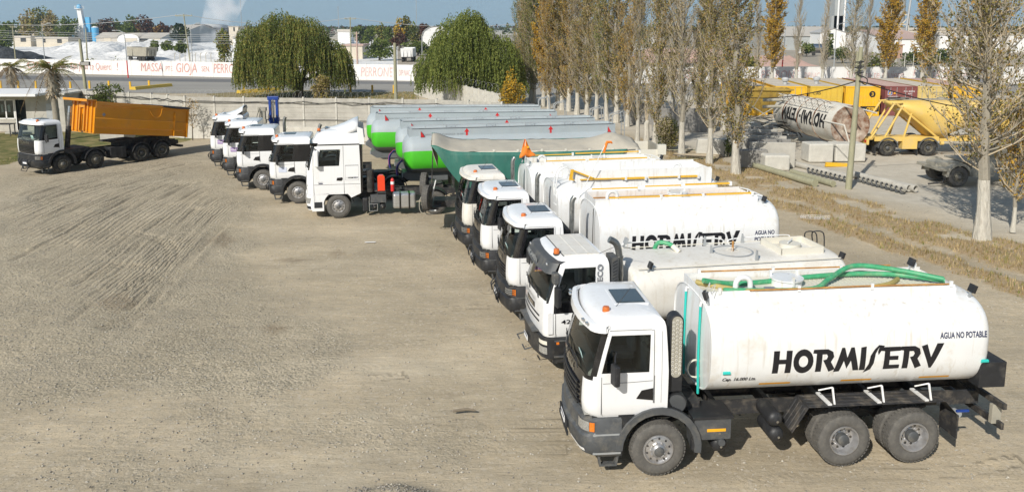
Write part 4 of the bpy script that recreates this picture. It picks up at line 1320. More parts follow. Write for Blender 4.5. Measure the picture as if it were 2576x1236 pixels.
q.tube([(6.45, -.55, 3.44), (6.45, .55, 3.44)], .02, 'white_paint', 6); q.build('top_rail', tk)
q = MB(); q.tube([(1.1, -.75, 3.3), (1.07, -.75, 1.5)], .012, 'cable', 5); q.build('cable', tk)
T4 = thing('water_truck', 'white tanker lorry with a deep smooth top box and yellow folded arm along it', 'truck', (.26, 26.87, 0), R(10), 'white water tankers in the near row')
new_tanker(T4, 'white_sign', 1)
tk = tank_body(T4, 1.1, 6.9, 2.35, 1.23, .95, 2.9)
spill_rim(tk, 1.7, 6.6, -.85, .75, 3.05, 3.72, lean=.05)
boom(tk, -.93, 3.42, [(1.9, 3.5, 0, 0, .022), (3.35, 4.2, -.02, 0, .038), (4.3, 5.4, 0, 0, .022), (5.45, 6.1, -.02, 0, .038)])
q = MB(); q.prism([(1.5, 3.45), (1.56, 3.80), (1.66, 3.80), (1.62, 3.5), (1.7, 3.42)], 'y', -.99, -.95, 'yellow_paint'); q.tube([(1.6, -.97, 3.78), (2.4, -.96, 3.45), (2.9, -.96, 3.44)], .03, 'yellow_paint', 6); q.build('arm_pivot', tk)
q = MB()
for y in (-.9, -.55):
 q.tube(bez([(1.15, y, 2.3), (1.08, y, 3.2), (1.2, y, 3.75), (1.5, y, 3.85), (1.62, y, 3.5)], 5), .022, 'white_paint', 6)
for z in (2.3, 2.6, 2.9, 3.2, 3.5): q.tube([(1.08, -.9, z), (1.08, -.55, z)], .016, 'white_paint', 5)
q.build('ladder', tk)
vent_pipe(tk, 5.6, .2, 3.35, r=.05, w_=.32); manhole(tk, 4.2, .1, 3.18, .28)
work_lamp(tk, 6.85, -.7, 3.1)
T5 = thing('water_truck', 'white tanker lorry with an orange pennant pole, parked beside the green tarpaulin trailer', 'truck', (-.58, 30.15, 0), R(11.5), 'white water tankers in the near row')
new_tanker(T5, None, 2)
tk = tank_body(T5, 1.1, 6.6, 2.30, 1.23, .93, 2.9)
spill_rim(tk, 1.25, 6.2, -.62, .62, 3.12, 3.42, fm='cream_paint')
boom(tk, -.60, 3.44, [(1.8, 3.4, 0, 0, .02), (3.5, 5.9, 0, 0, .026)]); boom(tk, .60, 3.48, [(1.3, 3.2, 0, 0, .02), (3.3, 6.0, .02, 0, .026)])
manhole(tk, 4.1, .05, 3.22, .28); vent_pipe(tk, 1.55, -.3, 3.3, r=.05); work_lamp(tk, 1.05, .3, 3.3, 0); work_lamp(tk, 6.4, -.6, 3.3)
q = MB()
for ya in (-.55, .55): q.tube([(6.2, ya, 3.4), (6.5, ya, 3.36), (6.5, ya, 3.1)], .02, 'white_paint', 6)
q.tube([(6.5, -.55, 3.36), (6.5, .55, 3.36)], .02, 'white_paint', 6); q.build('top_rail', tk)
# pennant poles
def pennant(root, x, y, zb, zt, lean=0.0, kind='flag', nm='flag_pole'):
 p = MB(); p.tube([(x, y, zb), (x + lean * .5, y, (zb + zt) / 2), (x + lean, y, zt)], .012, 'white_sign', 6)
 po = p.build(nm, root)
 f = MB()
 if kind == 'flag':
  rows = []
  for i, (w_, z) in enumerate(((.02, .62), (.09, .48), (.16, .30), (.24, .12), (.36, .02), (.34, -.06))):
   rows.append([V((x + lean - .03 + w_ * u * 1.15 - .08 * (1 - u) * (i / 5), y + .035 * math.sin(u * 6 + i), zt + z - .62 + .04 * math.sin(u * 9) * (i / 5))) for u in np.linspace(-.25, 1, 9)])
  f.grid(rows, 'orange_flag'); fo = f.build('flag', po, solid=.006)
  g_ = MB(); g_.box(x + lean + .05, x + lean + .13, y - .06, y - .055, zt - .34, zt - .26, 'reflector'); g_.build('reflective_strip', fo)
 elif kind == 'furled':
  f.tube([(x + lean * .95, y, zt - .35), (x + lean, y, zt - .05), (x + lean + .02, y, zt), (x + lean + .16, y, zt + .0), (x + lean + .2, y, zt - .05)], [.035, .05, .05, .04, .02], 'orange_flag', 8); f.build('flag', po)
 return po
pennant(T5, .95, -.75, 1.6, 4.35)
pennant(T4, 1.12, -1.16, 1.5, 4.72, 1.6, 'furled')
# ================================================================ the tractors of the far row
def tractor_back(root, x0, axles, dark=True, mk=None):
 """low frame, mudguards and coupling plate behind a tractor's cab"""
 chassis(root, -.9, axles[-1] + 1.0, (0,) + tuple(axles))
 for s in (-1, 1):
  for ax in axles:
   fender(root, ax, s, .60, .64, R(12), R(168), 'black_plastic', 1.26, .60, .56)
 q = MB()
 q.lathe([(0, 0), (.0, .46), (.05, .47), (.06, .40), (.05, 0)], ((axles[0] + axles[-1]) / 2, 0, 1.22), (0, 0, 1), 'chassis', 28)
 q.box((axles[0] + axles[-1]) / 2 - .45, (axles[0] + axles[-1]) / 2 + .45, -.4, .4, 1.07, 1.2, 'chassis')
 q.build('coupling_plate', root)
 q = MB(); q.box(x0, x0 + .5, -.9, .9, 1.08, 1.14, 'grey_plastic'); q.box(x0 + .02, x0 + .30, -.42, .42, 1.14, 1.9, 'chassis'); q.build('engine_cover', root)
def tractor(label, loc, rz, sticker=None, stack=True, cap=None, axles=(3.3, 4.65)):
 t = thing('tractor_unit', label, 'truck', (*loc, 0), rz, 'white tractor units in the far row')
 p_cab(t, new=True, xr=.72, sticker=sticker, near_roof_z=.10)
 q = MB()
 for k in range(5): q.box(.02 + k * .14, .05 + k * .14, -.98, .98, 3.20, 3.225, 'cab_white')
 q.build('roof_ridges', t)
 q = MB(); q.box(.10, .62, -1.2445, -1.232, 2.08, 2.90, 'gloss_black'); q.box(.10, .62, 1.232, 1.2445, 2.08, 2.90, 'gloss_black'); q.build('rear_window', t, split=1)
 k_ = (True, 'rim_silver', True); k2_ = (False, 'rim_dark', False)
 for s in (-1, 1):
  add_wheel(t, 0, s, k_)
  for ax in axles: add_wheel(t, ax, s, k2_, dual=True)
 tractor_back(t, .85, axles)
 if stack:
  q = MB(); q.tube([(.98, .75, 1.3), (.98, .75, 3.3), (1.0, .75, 3.5), (1.06, .75, 3.62)], .085, 'exhaust_steel', 14, caps=False); q.build('exhaust_pipe', t)
 for s in (-1, 1):
  q = MB(); q.box(1.15, 1.85, s * 1.2 if s < 0 else .6, -.6 if s < 0 else 1.2, .45, .95, 'alloy' if s < 0 else 'alloy'); q.build('fuel_tank', t, bevel=.09, seg=3)
 if cap:
  q = MB()
  rows = []
  for x, w_, z in ((-.55, .60, 3.28), (-.2, .74, 3.36), (.2, .86, 3.52), (.52, .95, 3.72), (.62, .97, 3.76)):
   rows.append([V((x, w_ * math.cos(a), z - .30 + .30 * math.sin(a) ** .6 if 0 < a < PI else z - .30)) for a in [PI * k / 14 for k in range(15)]])
  q.grid(rows, 'cab_white'); q.build('air_deflector', t, solid=.03)
  q = MB(); q.box(.50, .60, -.88, .88, 3.22, 3.60, 'gloss_black'); q.build('deflector_brace', t)
 return t
tractor('white tractor unit with a pale blue door sticker, next to the tall white tractor', (-10.63, 39.26), R(10), 'pale_blue')
tractor('white tractor unit with a plain door and a large amber beacon', (-13.34, 42.53), R(10), None)
tractor('white tractor unit with a lilac door sticker and a flat roof without deflector', (-15.2, 45.7), R(10), 'purple_faded', stack=False)
tractor('white tractor unit with a raised roof deflector, at the far end of its row', (-17.05, 48.75), R(10), 'purple_faded', stack=False, cap=True)
# ---------------------------------------------------------------- the tall white tractor
T7 = thing('tractor_unit', 'tall white tractor unit with silver fuel tank, red box and extinguisher behind its cab', 'truck', (-8.01, 36.23, 0), R(10), 'white tractor units in the far row')
def tall_cab(root):
 xr = 1.0
 tab = [(1.10, -1.44, 1.22, xr), (1.55, -1.47, 1.235, xr), (2.2, -1.44, 1.24, xr), (2.6, -1.36, 1.235, xr), (3.2, -1.20, 1.225, xr - .02), (3.34, -1.16, 1.22, xr - .02), (3.5, -1.10, 1.20, xr - .02), (3.75, -.95, 1.12, xr - .04), (3.88, -.75, .98, xr - .1), (3.95, -.45, .75, xr - .2)]
 def tx(x): return (xr - x) / (xr + 1.12)
 tl = [0, .02, tx(.28), tx(.27), tx(.02), tx(-.4), tx(-.8), .955, 1.0, 1.2, 1.4, 1.6, 1.75, 1.9, 2.0, 2.2, 2.5]
 zl = [1.10, 1.3, 1.55, 1.9, 2.2, 2.30, 2.38, 2.5, 2.8, 3.12, 3.2, 3.30, 3.36, 3.5, 3.62, 3.75, 3.88, 3.95]
 def cls(t, z, far):
  if t > 5: return 'cab_shell'
  if t >= 1.6 and 2.30 < z < 3.30: return 'windscreen'
  if 1.4 < t < 1.6 and 2.2 < z < 3.30: return 'window_surround'
  if tx(.02) < t < .955 and 2.38 < z < 3.12: return 'side_window'
  if 3.30 < z < 3.36: return 'roof_seam'
  if t > 2.0 and 1.3 < z < 2.2: return 'grille'
  return 'cab_shell'
 cab_mesh(tab, .34, .14, tl, zl, cls, root, {'cab_shell': 'cab_white', 'windscreen': 'cab_glass', 'side_window': 'cab_glass', 'window_surround': 'gloss_black', 'roof_seam': 'gloss_black', 'grille': 'gloss_black'}, {'windscreen': .012, 'side_window': .012})
 def fx(y, z):
  s = sec_at(tab, z); return s[0] + .14 * (y / s[1]) ** 2
 # lower body with its wheel cut-out
 for s in (-1, 1):
  q = MB()
  pts = [(-1.16, .34), (-.62, .34), (-.62, .60)] + arc(0, .56, .66, R(172), R(22), 12) + [(.98, 1.12), (.98, 1.12)]
  q.prism([(-1.16, .34), (-.64, .34), (-.64, .60)] + arc(0, .58, .66, R(172), R(30), 12) + [(.99, 1.10), (-1.16, 1.10)], 'y', 1.225 * s, 1.195 * s, 'cab_white')
  q.build('lower_panel', root, bevel=.006)
  q = MB(); q.box(-1.05, -.72, min(1.226 * s, 1.245 * s), max(1.226 * s, 1.245 * s), .50, .76, 'opening'); q.build('footwell', root)
  q = MB(); q.prism(arc(0, .58, .665, R(178), R(8), 12) + arc(0, .58, .63, R(8), R(178), 12), 'y', 1.21 * s, .75 * s, 'black_plastic'); q.build('wheel_arch', root)
 bt = [(.33, -1.30, 1.15, -1.0), (.40, -1.46, 1.22, -1.0), (.75, -1.52, 1.235, -1.0), (1.09, -1.49, 1.23, -1.0)]
 q = MB(); q.loft([[perim(sec_at(bt, z), .34, .16, t, z) for t in (0, .5, 1, 1.25, 1.5, 1.75, 2, 2.25, 2.5, 2.75, 3, 3.25, 3.5, 3.75, 4, 4.5, 5)] for z in [b_[0] for b_ in bt]], 'cab_white')
 bo = q.build('bumper', root)
 lt = [(a_, b_ - .01, c_ + .01, d_) for a_, b_, c_, d_ in bt]
 for far in (0, 1):
  f = lambda t: 5 - t if far else t
  q = MB(); q.grid([[perim(sec_at(lt, z), .34, .16, f(t + dt), z) for t in (1.2, 1.5, 1.8, 2.05)] for z, dt in ((.70, .1), (.95, 0))], 'lens'); q.build('headlight', bo)
  q = MB(); q.grid([[perim(sec_at(lt, z), .34, .16, f(t), z) for t in (1.3, 1.6, 1.9)] for z in (.44, .58)], 'opening'); q.build('fog_lamp', bo)
 q = MB()
 for s in (-1, 1):
  y = 1.24 * s
  for x, z0, z1 in ((-1.06, .5, 3.28), (.27, 1.1, 3.28)): q.box(x - .005, x + .005, min(y, y * .985), max(y, y * .985), z0, z1, 'opening')
  q.box(-1.05, .98, min(y * 1.0, y * .99), max(y, y * .99), 1.535, 1.547, 'opening')
  q.prism([(-.06, 1.72), (-.03, 1.84), (.20, 1.86), (.22, 1.78), (.16, 1.70)], 'y', 1.236 * s, 1.25 * s, 'gloss_black')
  for a, b in (((.34, 1.72), (.34, 2.38)), ((.34, 2.38), (.92, 2.40)), ((.92, 2.40), (.92, 1.72)), ((.92, 1.72), (.34, 1.72))):
   q.box(min(a[0], b[0]) - .003, max(a[0], b[0]) + .003, min(1.241 * s, 1.244 * s), max(1.241 * s, 1.244 * s), min(a[1], b[1]) - .003, max(a[1], b[1]) + .003, 'ink_grey')
 q.build('door_trim', root, split=1)  # door gaps, handle and locker outline together, one mesh per side
 q = MB(); put_text(q, 'HORMI', (.46, -1.247, 1.80), (1, 0, 0), (0, 0, 1), .065, 'ink_black', width=.22, bold=.04)
 q.build('company_lettering', root); q = MB(); put_text(q, 'SERV', (.695, -1.247, 1.80), (1, 0, 0), (0, 0, 1), .065, 'ink_blue', width=.20, bold=.04)
 q.tube([(.42 + .04 * math.cos(t), -1.247, 1.835 + .025 * math.sin(t)) for t in [2 * PI * k / 10 for k in range(11)]], .003, 'ink_grey', 4); q.build('company_lettering', root)
 q = MB(); q.box(-.84, -.66, -1.246, -1.243, 1.575, 1.615, 'ink_blue'); put_text(q, '2651', (-.86, -1.246, 1.635), (1, 0, 0), (0, 0, 1), .045, 'ink_grey', width=.2); q.build('lettering', root)
 q = MB(); q.grid([[V((fx(y, z) - .012, y, z)) for y in np.linspace(-.7, .7, 7)] for z in (1.96, 1.99)], 'chrome'); q.grid([[V((fx(y, z) - .012, y, z)) for y in np.linspace(-.7, .7, 7)] for z in (1.66, 1.69)], 'chrome'); q.build('grille_bars', root)
 # sun visor and high roof
 q = MB(); rows = []
 for dz, o in ((0, .02), (-.02, .10), (-.14, .12)):
  rows.append([perim((lambda s_: (s_[0] - o, s_[1] + o * .1, s_[2]))(sec_at(tab, 3.4)), .34, .14, t, 3.42 + dz) for t in (1.05, 1.3, 1.6, 1.9, 2.2, 2.5, 2.8, 3.1, 3.4, 3.7, 3.95)])
 q.grid(rows, 'visor_glass'); q.build('sun_visor', root, solid=.01)
 q = MB(); rows = []
 for x, w_, z in ((-.55, .62, 3.95), (-.1, .86, 4.02), (.35, 1.0, 4.18), (.70, 1.08, 4.34), (.95, 1.10, 4.42)):
  rows.append([V((x, w_ * math.cos(a), z - .48 + .48 * max(0, math.sin(a)) ** .5)) for a in [PI * k / 16 for k in range(17)]])
 q.grid(rows, 'cab_white'); q.build('air_deflector', root, solid=.03)
 for s in (-1, 1):
  q = MB(); q.prism([(.93, 3.33), (1.22, 3.32), (1.16, 4.02), (.90, 4.12)], 'y', 1.20 * s, 1.17 * s, 'cab_white'); q.build('side_deflector', root)
 q = MB(); q.box(1.0, 1.10, -1.18, 1.18, 1.15, 3.35, 'gloss_black'); q.build('rear_wall', root)
 q = MB(); q.box(-.55, .0, -.34, .34, 3.935, 3.985, 'gloss_black'); q.build('roof_hatch', root, bevel=.02)
 beacon(root, -.78, -.62, 3.87)
 for s in (-1, 1):
  a = MB(); a.tube([(-1.0, 1.22 * s, 3.2), (-.95, 1.40 * s, 3.2), (-.92, 1.44 * s, 3.1)], .03, 'gloss_black', 6); ao = a.build('mirror_arm', root)
  h_ = MB(); h_.box(-1.0, -.80, min(1.30 * s, 1.52 * s), max(1.30 * s, 1.52 * s), 2.38, 3.12, 'cab_white'); h_.build('mirror', ao, bevel=.05, seg=3)
 wipers(root, fx, 2.32); interior(root, -1.45, .3, 1.5, 1.22)
tall_cab(T7)
tractor_back(T7, 1.3, (4.33,))
for s in (-1, 1):
 add_wheel(T7, 0, s, (True, 'rim_silver', True)); add_wheel(T7, 4.33, s, (True, 'rim_silver', False), dual=True)
q = MB()
q.box(2.42, 3.46, -1.22, -.62, .32, 1.02, 'alloy'); o_ = q.build('fuel_tank', T7, bevel=.10, seg=3)
q = MB()
for x in (2.75, 3.16): q.box(x - .04, x + .04, -1.228, -.60, .30, 1.032, 'gloss_black')
q.build('tank_strap', o_)
q = MB(); q.box(1.42, 2.12, -1.18, -.6, .62, .98, 'grey_plastic'); q.build('battery_box', T7, bevel=.02)
q = MB(); q.tube([(1.36, -1.20, .26), (1.36, -1.20, .92)], .014, 'alloy', 6)
for a_, b_ in (((1.36, .26), (1.72, .26)), ((1.72, .26), (1.72, .58)), ((1.72, .58), (1.36, .58))): q.tube([(a_[0], -1.2, a_[1]), (b_[0], -1.2, b_[1])], .014, 'alloy', 6)
q.build('step_frame', T7)
for x in (1.60, 1.95): air_tank(T7, (x, -1.1, .42), .6, .14)
q = MB(); q.box(1.06, 1.30, -1.15, -.8, .25, .85, 'black_plastic'); q.build('def_tank', T7, bevel=.04)
q = MB(); q.prism([(1.75, 1.14), (1.75, 1.78), (1.83, 1.86), (2.0, 1.86), (2.08, 1.78), (2.08, 1.14)], 'y', -1.06, -.80, 'red_orange'); q.build('red_cabinet', T7, bevel=.012)
q = MB(); q.box(1.72, 2.12, -1.1, -.76, 1.02, 1.14, 'chassis'); q.build('cabinet_base', T7)
q = MB(); q.tube([(1.42, -.9, 1.1), (1.42, -.9, 2.1)], .16, 'tyre_dark', 14); q.build('air_intake_stack', T7)
ex = MB(); ex.cyl((2.42, -.98, 1.1), (2.42, -.98, 1.62), .085, 'red_paint', n=16); ex.lathe([(1.62, .085), (1.67, .06), (1.68, .025), (1.72, .025), (1.73, 0)], (2.42, -.98, 0), (0, 0, 1), 'red_paint', 16); ex.cyl((2.42, -.98, 1.42), (2.42, -.98, 1.55), .0865, 'white_sign', n=16, caps=False); ex.tube([(2.42, -.98, 1.73), (2.42, -1.08, 1.76)], .014, 'gloss_black', 6)
exo = ex.build('fire_extinguisher')
exo.matrix_world = Matrix.Translation((-8.01, 36.23, 0)) @ Matrix.Rotation(R(10), 4, 'Z')
tag(exo, 'red fire extinguisher standing on the frame of the tall white tractor', 'fire extinguisher')
# ---------------------------------------------------------------- orange tipper
TD = thing('dump_truck', 'orange bodied eight wheel tipper with its bed slightly raised, beside the guard hut', 'dump truck', (-27.447, 46.82, 0), R(57.7))
p_cab(TD, new=True)
chassis(TD, -.9, 8.0, (0, 2.0, 5.03, 6.5))
for s in (-1, 1):
 add_wheel(TD, 0, s, (False, 'rim_dark', True)); add_wheel(TD, 2.0, s, (False, 'rim_dark', True))
 for ax in (5.03, 6.5):
  add_wheel(TD, ax, s, (False, 'rim_dark', False), dual=True)
  fender(TD, ax, s, .62, .66, R(10), R(170), 'black_plastic', 1.26, .6, .56)
 fender(TD, 2.0, s, .62, .70, R(5), R(175), 'black_plastic', 1.26, .5, .55)
q = MB(); q.box(3.0, 4.0, -1.2, -.6, .45, 1.12, 'black_plastic'); q.box(3.25, 3.29, -1.21, -.6, .44, 1.13, 'chassis'); q.box(3.7, 3.74, -1.21, -.6, .44, 1.13, 'chassis'); q.build('fuel_tank', TD, bevel=.05)
q = MB(); q.cyl((.95, 0, 1.0), (1.18, 0, 2.6), .15, 'chassis', n=16); q.cyl((1.18, 0, 2.6), (1.30, 0, 3.4), .12, 'exhaust_steel', n=16); q.cyl((1.30, 0, 3.4), (1.36, 0, 3.78), .10, 'chrome', n=16); q.build('lift_ram', TD)
q = MB(); q.box(.35, 1.9, -.85, .85, 1.06, 1.3, 'chassis'); q.cyl((.55, .3, 1.3), (.55, .3, 2.4), .25, 'black_plastic', n=18); q.box(4.0, 7.6, -.42, .42, 1.06, 1.34, 'chassis'); q.box(3.4, 5.2, -.75, .75, 1.36, 1.42, 'chassis'); q.build('subframe', TD)
BT = Matrix.Translation((8.2, 0, 1.38)) @ Matrix.Rotation(R(8.2), 4, 'Y') @ Matrix.Translation((-8.2, 0, -1.38))
L0, L1, zb, zt = 1.95, 8.38, 1.24, 3.10
q = MB()
def side_sheet(s):
 pts = []
 y = 1.22 * s
 rows = []
 for x in (L0, L0 + .02, 4, 6, L1):
  rows.append([V((x, 1.22 * s, zt)), V((x, 1.22 * s, zt - .12)), V((x, 1.15 * s, zt - .16)), V((x, 1.15 * s, zb + .98)), V((x, 1.19 * s, zb + .92)), V((x, 1.19 * s, zb + .42)), V((x, 1.10 * s, zb + .30)), V((x, 1.10 * s, zb)), V((x, 1.04 * s, zb))])
 return rows
for s in (-1, 1): q.grid(side_sheet(s), 'orange_body', False)
for s in (-1, 1):
 q.add([(L0, 1.12 * s, zb), (L1, 1.12 * s, zb), (L1, 1.12 * s, zt - .02), (L0, 1.12 * s, zt - .02)], [(0, 1, 2, 3)], 'orange_body')
 q.box(L0, L1, min(1.05 * s, 1.235 * s), max(1.05 * s, 1.235 * s), zt, zt + .07, 'orange_body')
 q.box(L1 - .10, L1 - .02, min(1.1 * s, 1.24 * s), max(1.1 * s, 1.24 * s), zb - .06, zt, 'orange_body')
 q.box(L1 - 1.05, L1 - .98, min(1.1 * s, 1.23 * s), max(1.1 * s, 1.23 * s), zb, zt - .3, 'orange_body')
q.box(L0, L1, -1.1, 1.1, zb - .02, zb + .04, 'orange_body')
q.box(L0, L0 + .05, -1.14, 1.14, zb + .05, zt + .12, 'orange_body')
for y in (-.9, -.5, .5, .9): q.box(L0 - .09, L0 - .002, y - .06, y + .06, zb + .06, zt + .05, 'orange_body')
q.box(L0 - .12, L0 - .003, -.28, -.16, zb + .1, zt - .1, 'orange_body'); q.box(L0 - .12, L0 - .003, .16, .28, zb + .1, zt - .1, 'orange_body')
q.box(L0 - .14, L0 - .004, -.30, .30, zt - .35, zt - .1, 'orange_body')
for x in (3.2, 4.4, 5.6): q.box(x - .10, x + .10, -1.235, -1.2, zb + .5, zb + .53, 'orange_body'); q.box(x - .10, x + .10, -1.2, -1.16, zt - .3, zt - .27, 'orange_body')
BT = BT @ Matrix.Scale(1.09, 4, (0, 1, 0))
bed = q.build('tipper_body', TD, T=BT)
q = MB(); q.box(L0 - .55, L0 + .02, -1.2, 1.2, zt + .12, zt + .18, 'orange_body'); q.box(L0 - .60, L0 - .55, -1.2, 1.2, zt + .04, zt + .185, 'orange_body'); q.prism([(L0, zt + .1), (L0 + .8, zt + .07), (L0, zt - .3)], 'y', -1.21, -1.17, 'orange_body'); q.build('cab_guard', bed, T=BT)
q = MB(); q.box(L1, L1 + .05, -1.12, 1.12, zb - .05, zt, 'orange_body'); q.build('tailgate', bed, T=BT)
q = MB(); q.tube([(6.4, -1.245, zt + .06), (7.4, -1.25, zt + .0), (8.38, -1.25, zt + .03)], .06, 'tarp_green' if 0 else 'black_plastic', 8); q.box(6.6, 8.35, -1.2, 1.2, zt + .072, zt + .10, 'black_plastic'); q.build('rolled_cover', bed, T=BT)
q = MB(); q.tube(bez([(6.35, -1.24, zt - .1), (6.2, -1.26, zt - .6), (5.8, -1.26, zt - .66), (5.5, -1.25, zt - .32)], 6), .022, 'orange_body', 5); q.build('chain', bed, T=BT)
q = MB()
q.prism([(2.5, zb + 1.05), (2.62, zb + 1.17), (2.5, zb + 1.29), (2.38, zb + 1.17)], 'y', -1.16, -1.153, 'ink_grey'); q.build('badge', bed, T=BT)
q = MB(); q.box(7.9, 8.1, -1.15, 1.15, .55, .68, 'chassis'); q.box(7.0, 8.2, -.5, .5, .7, .95, 'chassis'); q.build('rear_bumper', TD)
q = MB(); q.tube([(-1.5, .3, .5), (-1.62, .3, .26), (-1.62, -.3, .26), (-1.5, -.3, .5)], .02, 'black_plastic', 6); q.build('front_step', TD)
# ---------------------------------------------------------------- green and silver tank trailers
def tank_trailer(label, loc, rz, L=11.4, arrows=(3.0, 8.0), hose=False):
 t = thing('tank_trailer', label, 'tank trailer', (*loc, 0), rz, 'green and silver tank trailers')
 a, b, n, zc = 1.24, .98, 2.6, 2.15
 N = 64
 def ring(x, sa, drop=0): return [V((x, sup(a * sa, b * sa, n, k, N)[0], zc + sup(a * sa, b * sa, n, k, N)[1] + drop)) for k in range(N)]
 def band(k0, k1, m, nm, par):
  mb = MB()
  st = []
  for tt in np.linspace(1, 0, 6): st.append((.45 - .45 * math.sin(tt * PI / 2), 1 - .62 * (1 - math.cos(tt * PI / 2))))
  st += [(x, 1) for x in np.linspace(1, L - 1, 8)]
  for tt in np.linspace(0, 1, 6): st.append((L - .45 + .45 * math.sin(tt * PI / 2), 1 - .62 * (1 - math.cos(tt * PI / 2))))
  rows = []
  idx = range(k0, k1 + 1)
  for x, sa in st: r_ = ring(x, sa); rows.append([r_[i % N] for i in idx])
  mb.grid(rows, m)
  # close the two ends towards the middle
  for e in (0, -1):
   c = V((rows[e][0].x, 0, zc)); o = len(mb.v)
   mb.add(rows[e] + [c], [(i, i + 1, len(rows[e])) for i in range(len(rows[e]) - 1)], m, True)
  return mb.build(nm, par, recalc=True)
 # near side runs from k=0 (-y) up over the top to k=N/2 (+y) and under
 tk_ = band(2, N // 2 - 2, 'silver_paint', 'tank', t)
 band(-6, 2, 'lime_green', 'green_band', tk_); band(N // 2 - 2, N // 2 + 6, 'lime_green', 'green_band', tk_)
 band(N // 2 + 6, N - 6, 'dark_grey_paint', 'tank_belly', tk_)
 r_ = MB()
 z0, z1 = zc + b - .12, zc + b + .34
 r_.prism([(-.60, z0), (-.56, z0), (-.56, z1), (-.60, z1)], 'x', .30, L - .3, 'silver_paint'); r_.prism([(.60, z0), (.56, z0), (.56, z1), (.60, z1)], 'x', .30, L - .3, 'silver_paint')
 r_.box(.28, .30, -.6, .6, z0, z1 - .001, 'silver_paint'); r_.box(L - .3, L - .28, -.6, .6, z0, z1 - .001, 'silver_paint'); r_.box(.3, L - .3, -.55, .55, z1 - .30, z1 - .26, 'white_paint')
 ro = r_.build('spill_rim', tk_)
 q = MB()
 q.tube([(.4, -.64, z1 + .02), (L - .4, -.64, z1 + .02)], .014, 'galvanised', 5); q.tube([(1.2, .3, z1 + .06), (L - .6, .3, z1 + .06)], .016, 'galvanised', 5)
 for x in np.arange(1.2, L - .5, 1.1): q.tube([(x, .3, z1 - .26), (x, .3, z1 + .06)], .012, 'galvanised', 5)
 q.build('top_rail', tk_)
 for x in (2.5, 4.6, 6.7, 8.8): manhole(tk_, x, .1, z1 - .28, .25, 'alloy')
 for xx in arrows:
  q = MB(); q.add([(xx - .13, -.606, z1 - .22), (xx, -.606, z1 - .03), (xx + .13, -.606, z1 - .22)], [(0, 1, 2)], 'red_paint'); q.add([(xx - .05, -.607, z1 - .40), (xx + .05, -.607, z1 - .40), (xx + .05, -.607, z1 - .22), (xx - .05, -.607, z1 - .22)], [(0, 1, 2, 3)], 'red_paint'); q.build('arrow_mark', ro)
 q = MB(); put_text(q, 'CAPACIDAD AUTORIZADA  36.000 LTS.', (1.0, -.606, z1 - .36), (1, 0, 0), (0, 0, 1), .09, 'ink_grey', width=2.3); q.build('lettering', ro)
 q = MB()
 for x in (.85, L - .75): q.prism([(x, z0 + .05), (x + .20, z0 + .05), (x, z0 + .36)], 'y', -.75, -.735, 'red_paint'); q.prism([(x - .012, z0 + .05), (x, z0 + .05), (x, z0 + .36), (x - .012, z0 + .36)], 'y', -.76, -.60, 'silver_paint')
 q.build('end_fin', tk_)
 q = MB()
 for y in (-.35, .15): q.tube(bez([(L - .35, y, z1 - .05), (L - .35, y, z1 + .38), (L, y, z1 + .50), (L + .3, y, z1 + .3), (L + .32, y, .7)], 5), .022, 'galvanised', 6)
 for z in np.arange(.8, z1 + .2, .32): q.tube([(L + .32, -.35, z), (L + .32, .15, z)], .016, 'galvanised', 5)
 q.build('ladder', tk_)
 # kingpin box, landing legs, running gear
 q = MB(); q.prism([(-.05, 1.05), (.3, .82), (2.2, .82), (2.2, 1.25), (-.05, 1.25)], 'y', -.62, .62, 'dark_grey_paint'); q.box(2.2, L - .2, -.5, .5, .95, 1.3, 'dark_grey_paint'); q.box(L - .3, L - .1, -1.2, 1.2, .6, .95, 'chassis'); q.build('chassis', t)
 q = MB(); q.box(-.10, -.055, -.55, -.25, 1.02, 1.2, 'galvanised'); q.build('connector_panel', t)
 for s in (-1, 1):
  q = MB(); q.box(2.4, 2.52, min(.62 * s, .74 * s), max(.62 * s, .74 * s), .05, 1.1, 'chassis'); q.box(2.3, 2.62, min(.55 * s, .8 * s), max(.55 * s, .8 * s), .0, .05, 'chassis'); q.build('landing_leg', t)
  for ax in (L - 4.2, L - 2.9, L - 1.6): add_wheel(t, ax, s, (False, 'rim_dark', False), dual=True)
 if hose:
  for k, (mm, dy) in enumerate((('red_paint', 0), ('blue_paint', .12))):
   q = MB(); c = bez([(-.1, -.5 - dy, 1.9), (-.35, -.62 - dy, 1.6), (-.35, -.66 - dy, 1.1), (-.2, -.6 - dy, .75)], 12)
   pts = []
   for i, p in enumerate(c):
    for j in range(3):
     a_ = (i * 3 + j) * 2.1; pts.append(p + V((.07 * math.cos(a_), .07 * math.sin(a_), 0)))
   q.tube(pts, .011, mm, 4); q.build('coiled_hose', t)
 return t
tank_trailer('green and silver tank trailer nearest the tarpaulin trailer, its green flank showing widest', (-5.55, 40.02), R(12), arrows=(3.2, 7.6), hose=True)
tank_trailer('green and silver tank trailer with the red and blue coiled hose at its nose', (-6.4, 43.3), R(9.5), arrows=(6.1,), hose=True)
tank_trailer('third green and silver tank trailer from the tarpaulin trailer, nose standing out to the left', (-8.4, 47.3), R(6), arrows=(3.5, 7.5))
tank_trailer('green and silver tank trailer farthest back, along the concrete wall', (-9.3, 50.9), R(3), arrows=(3.4, 7.6))
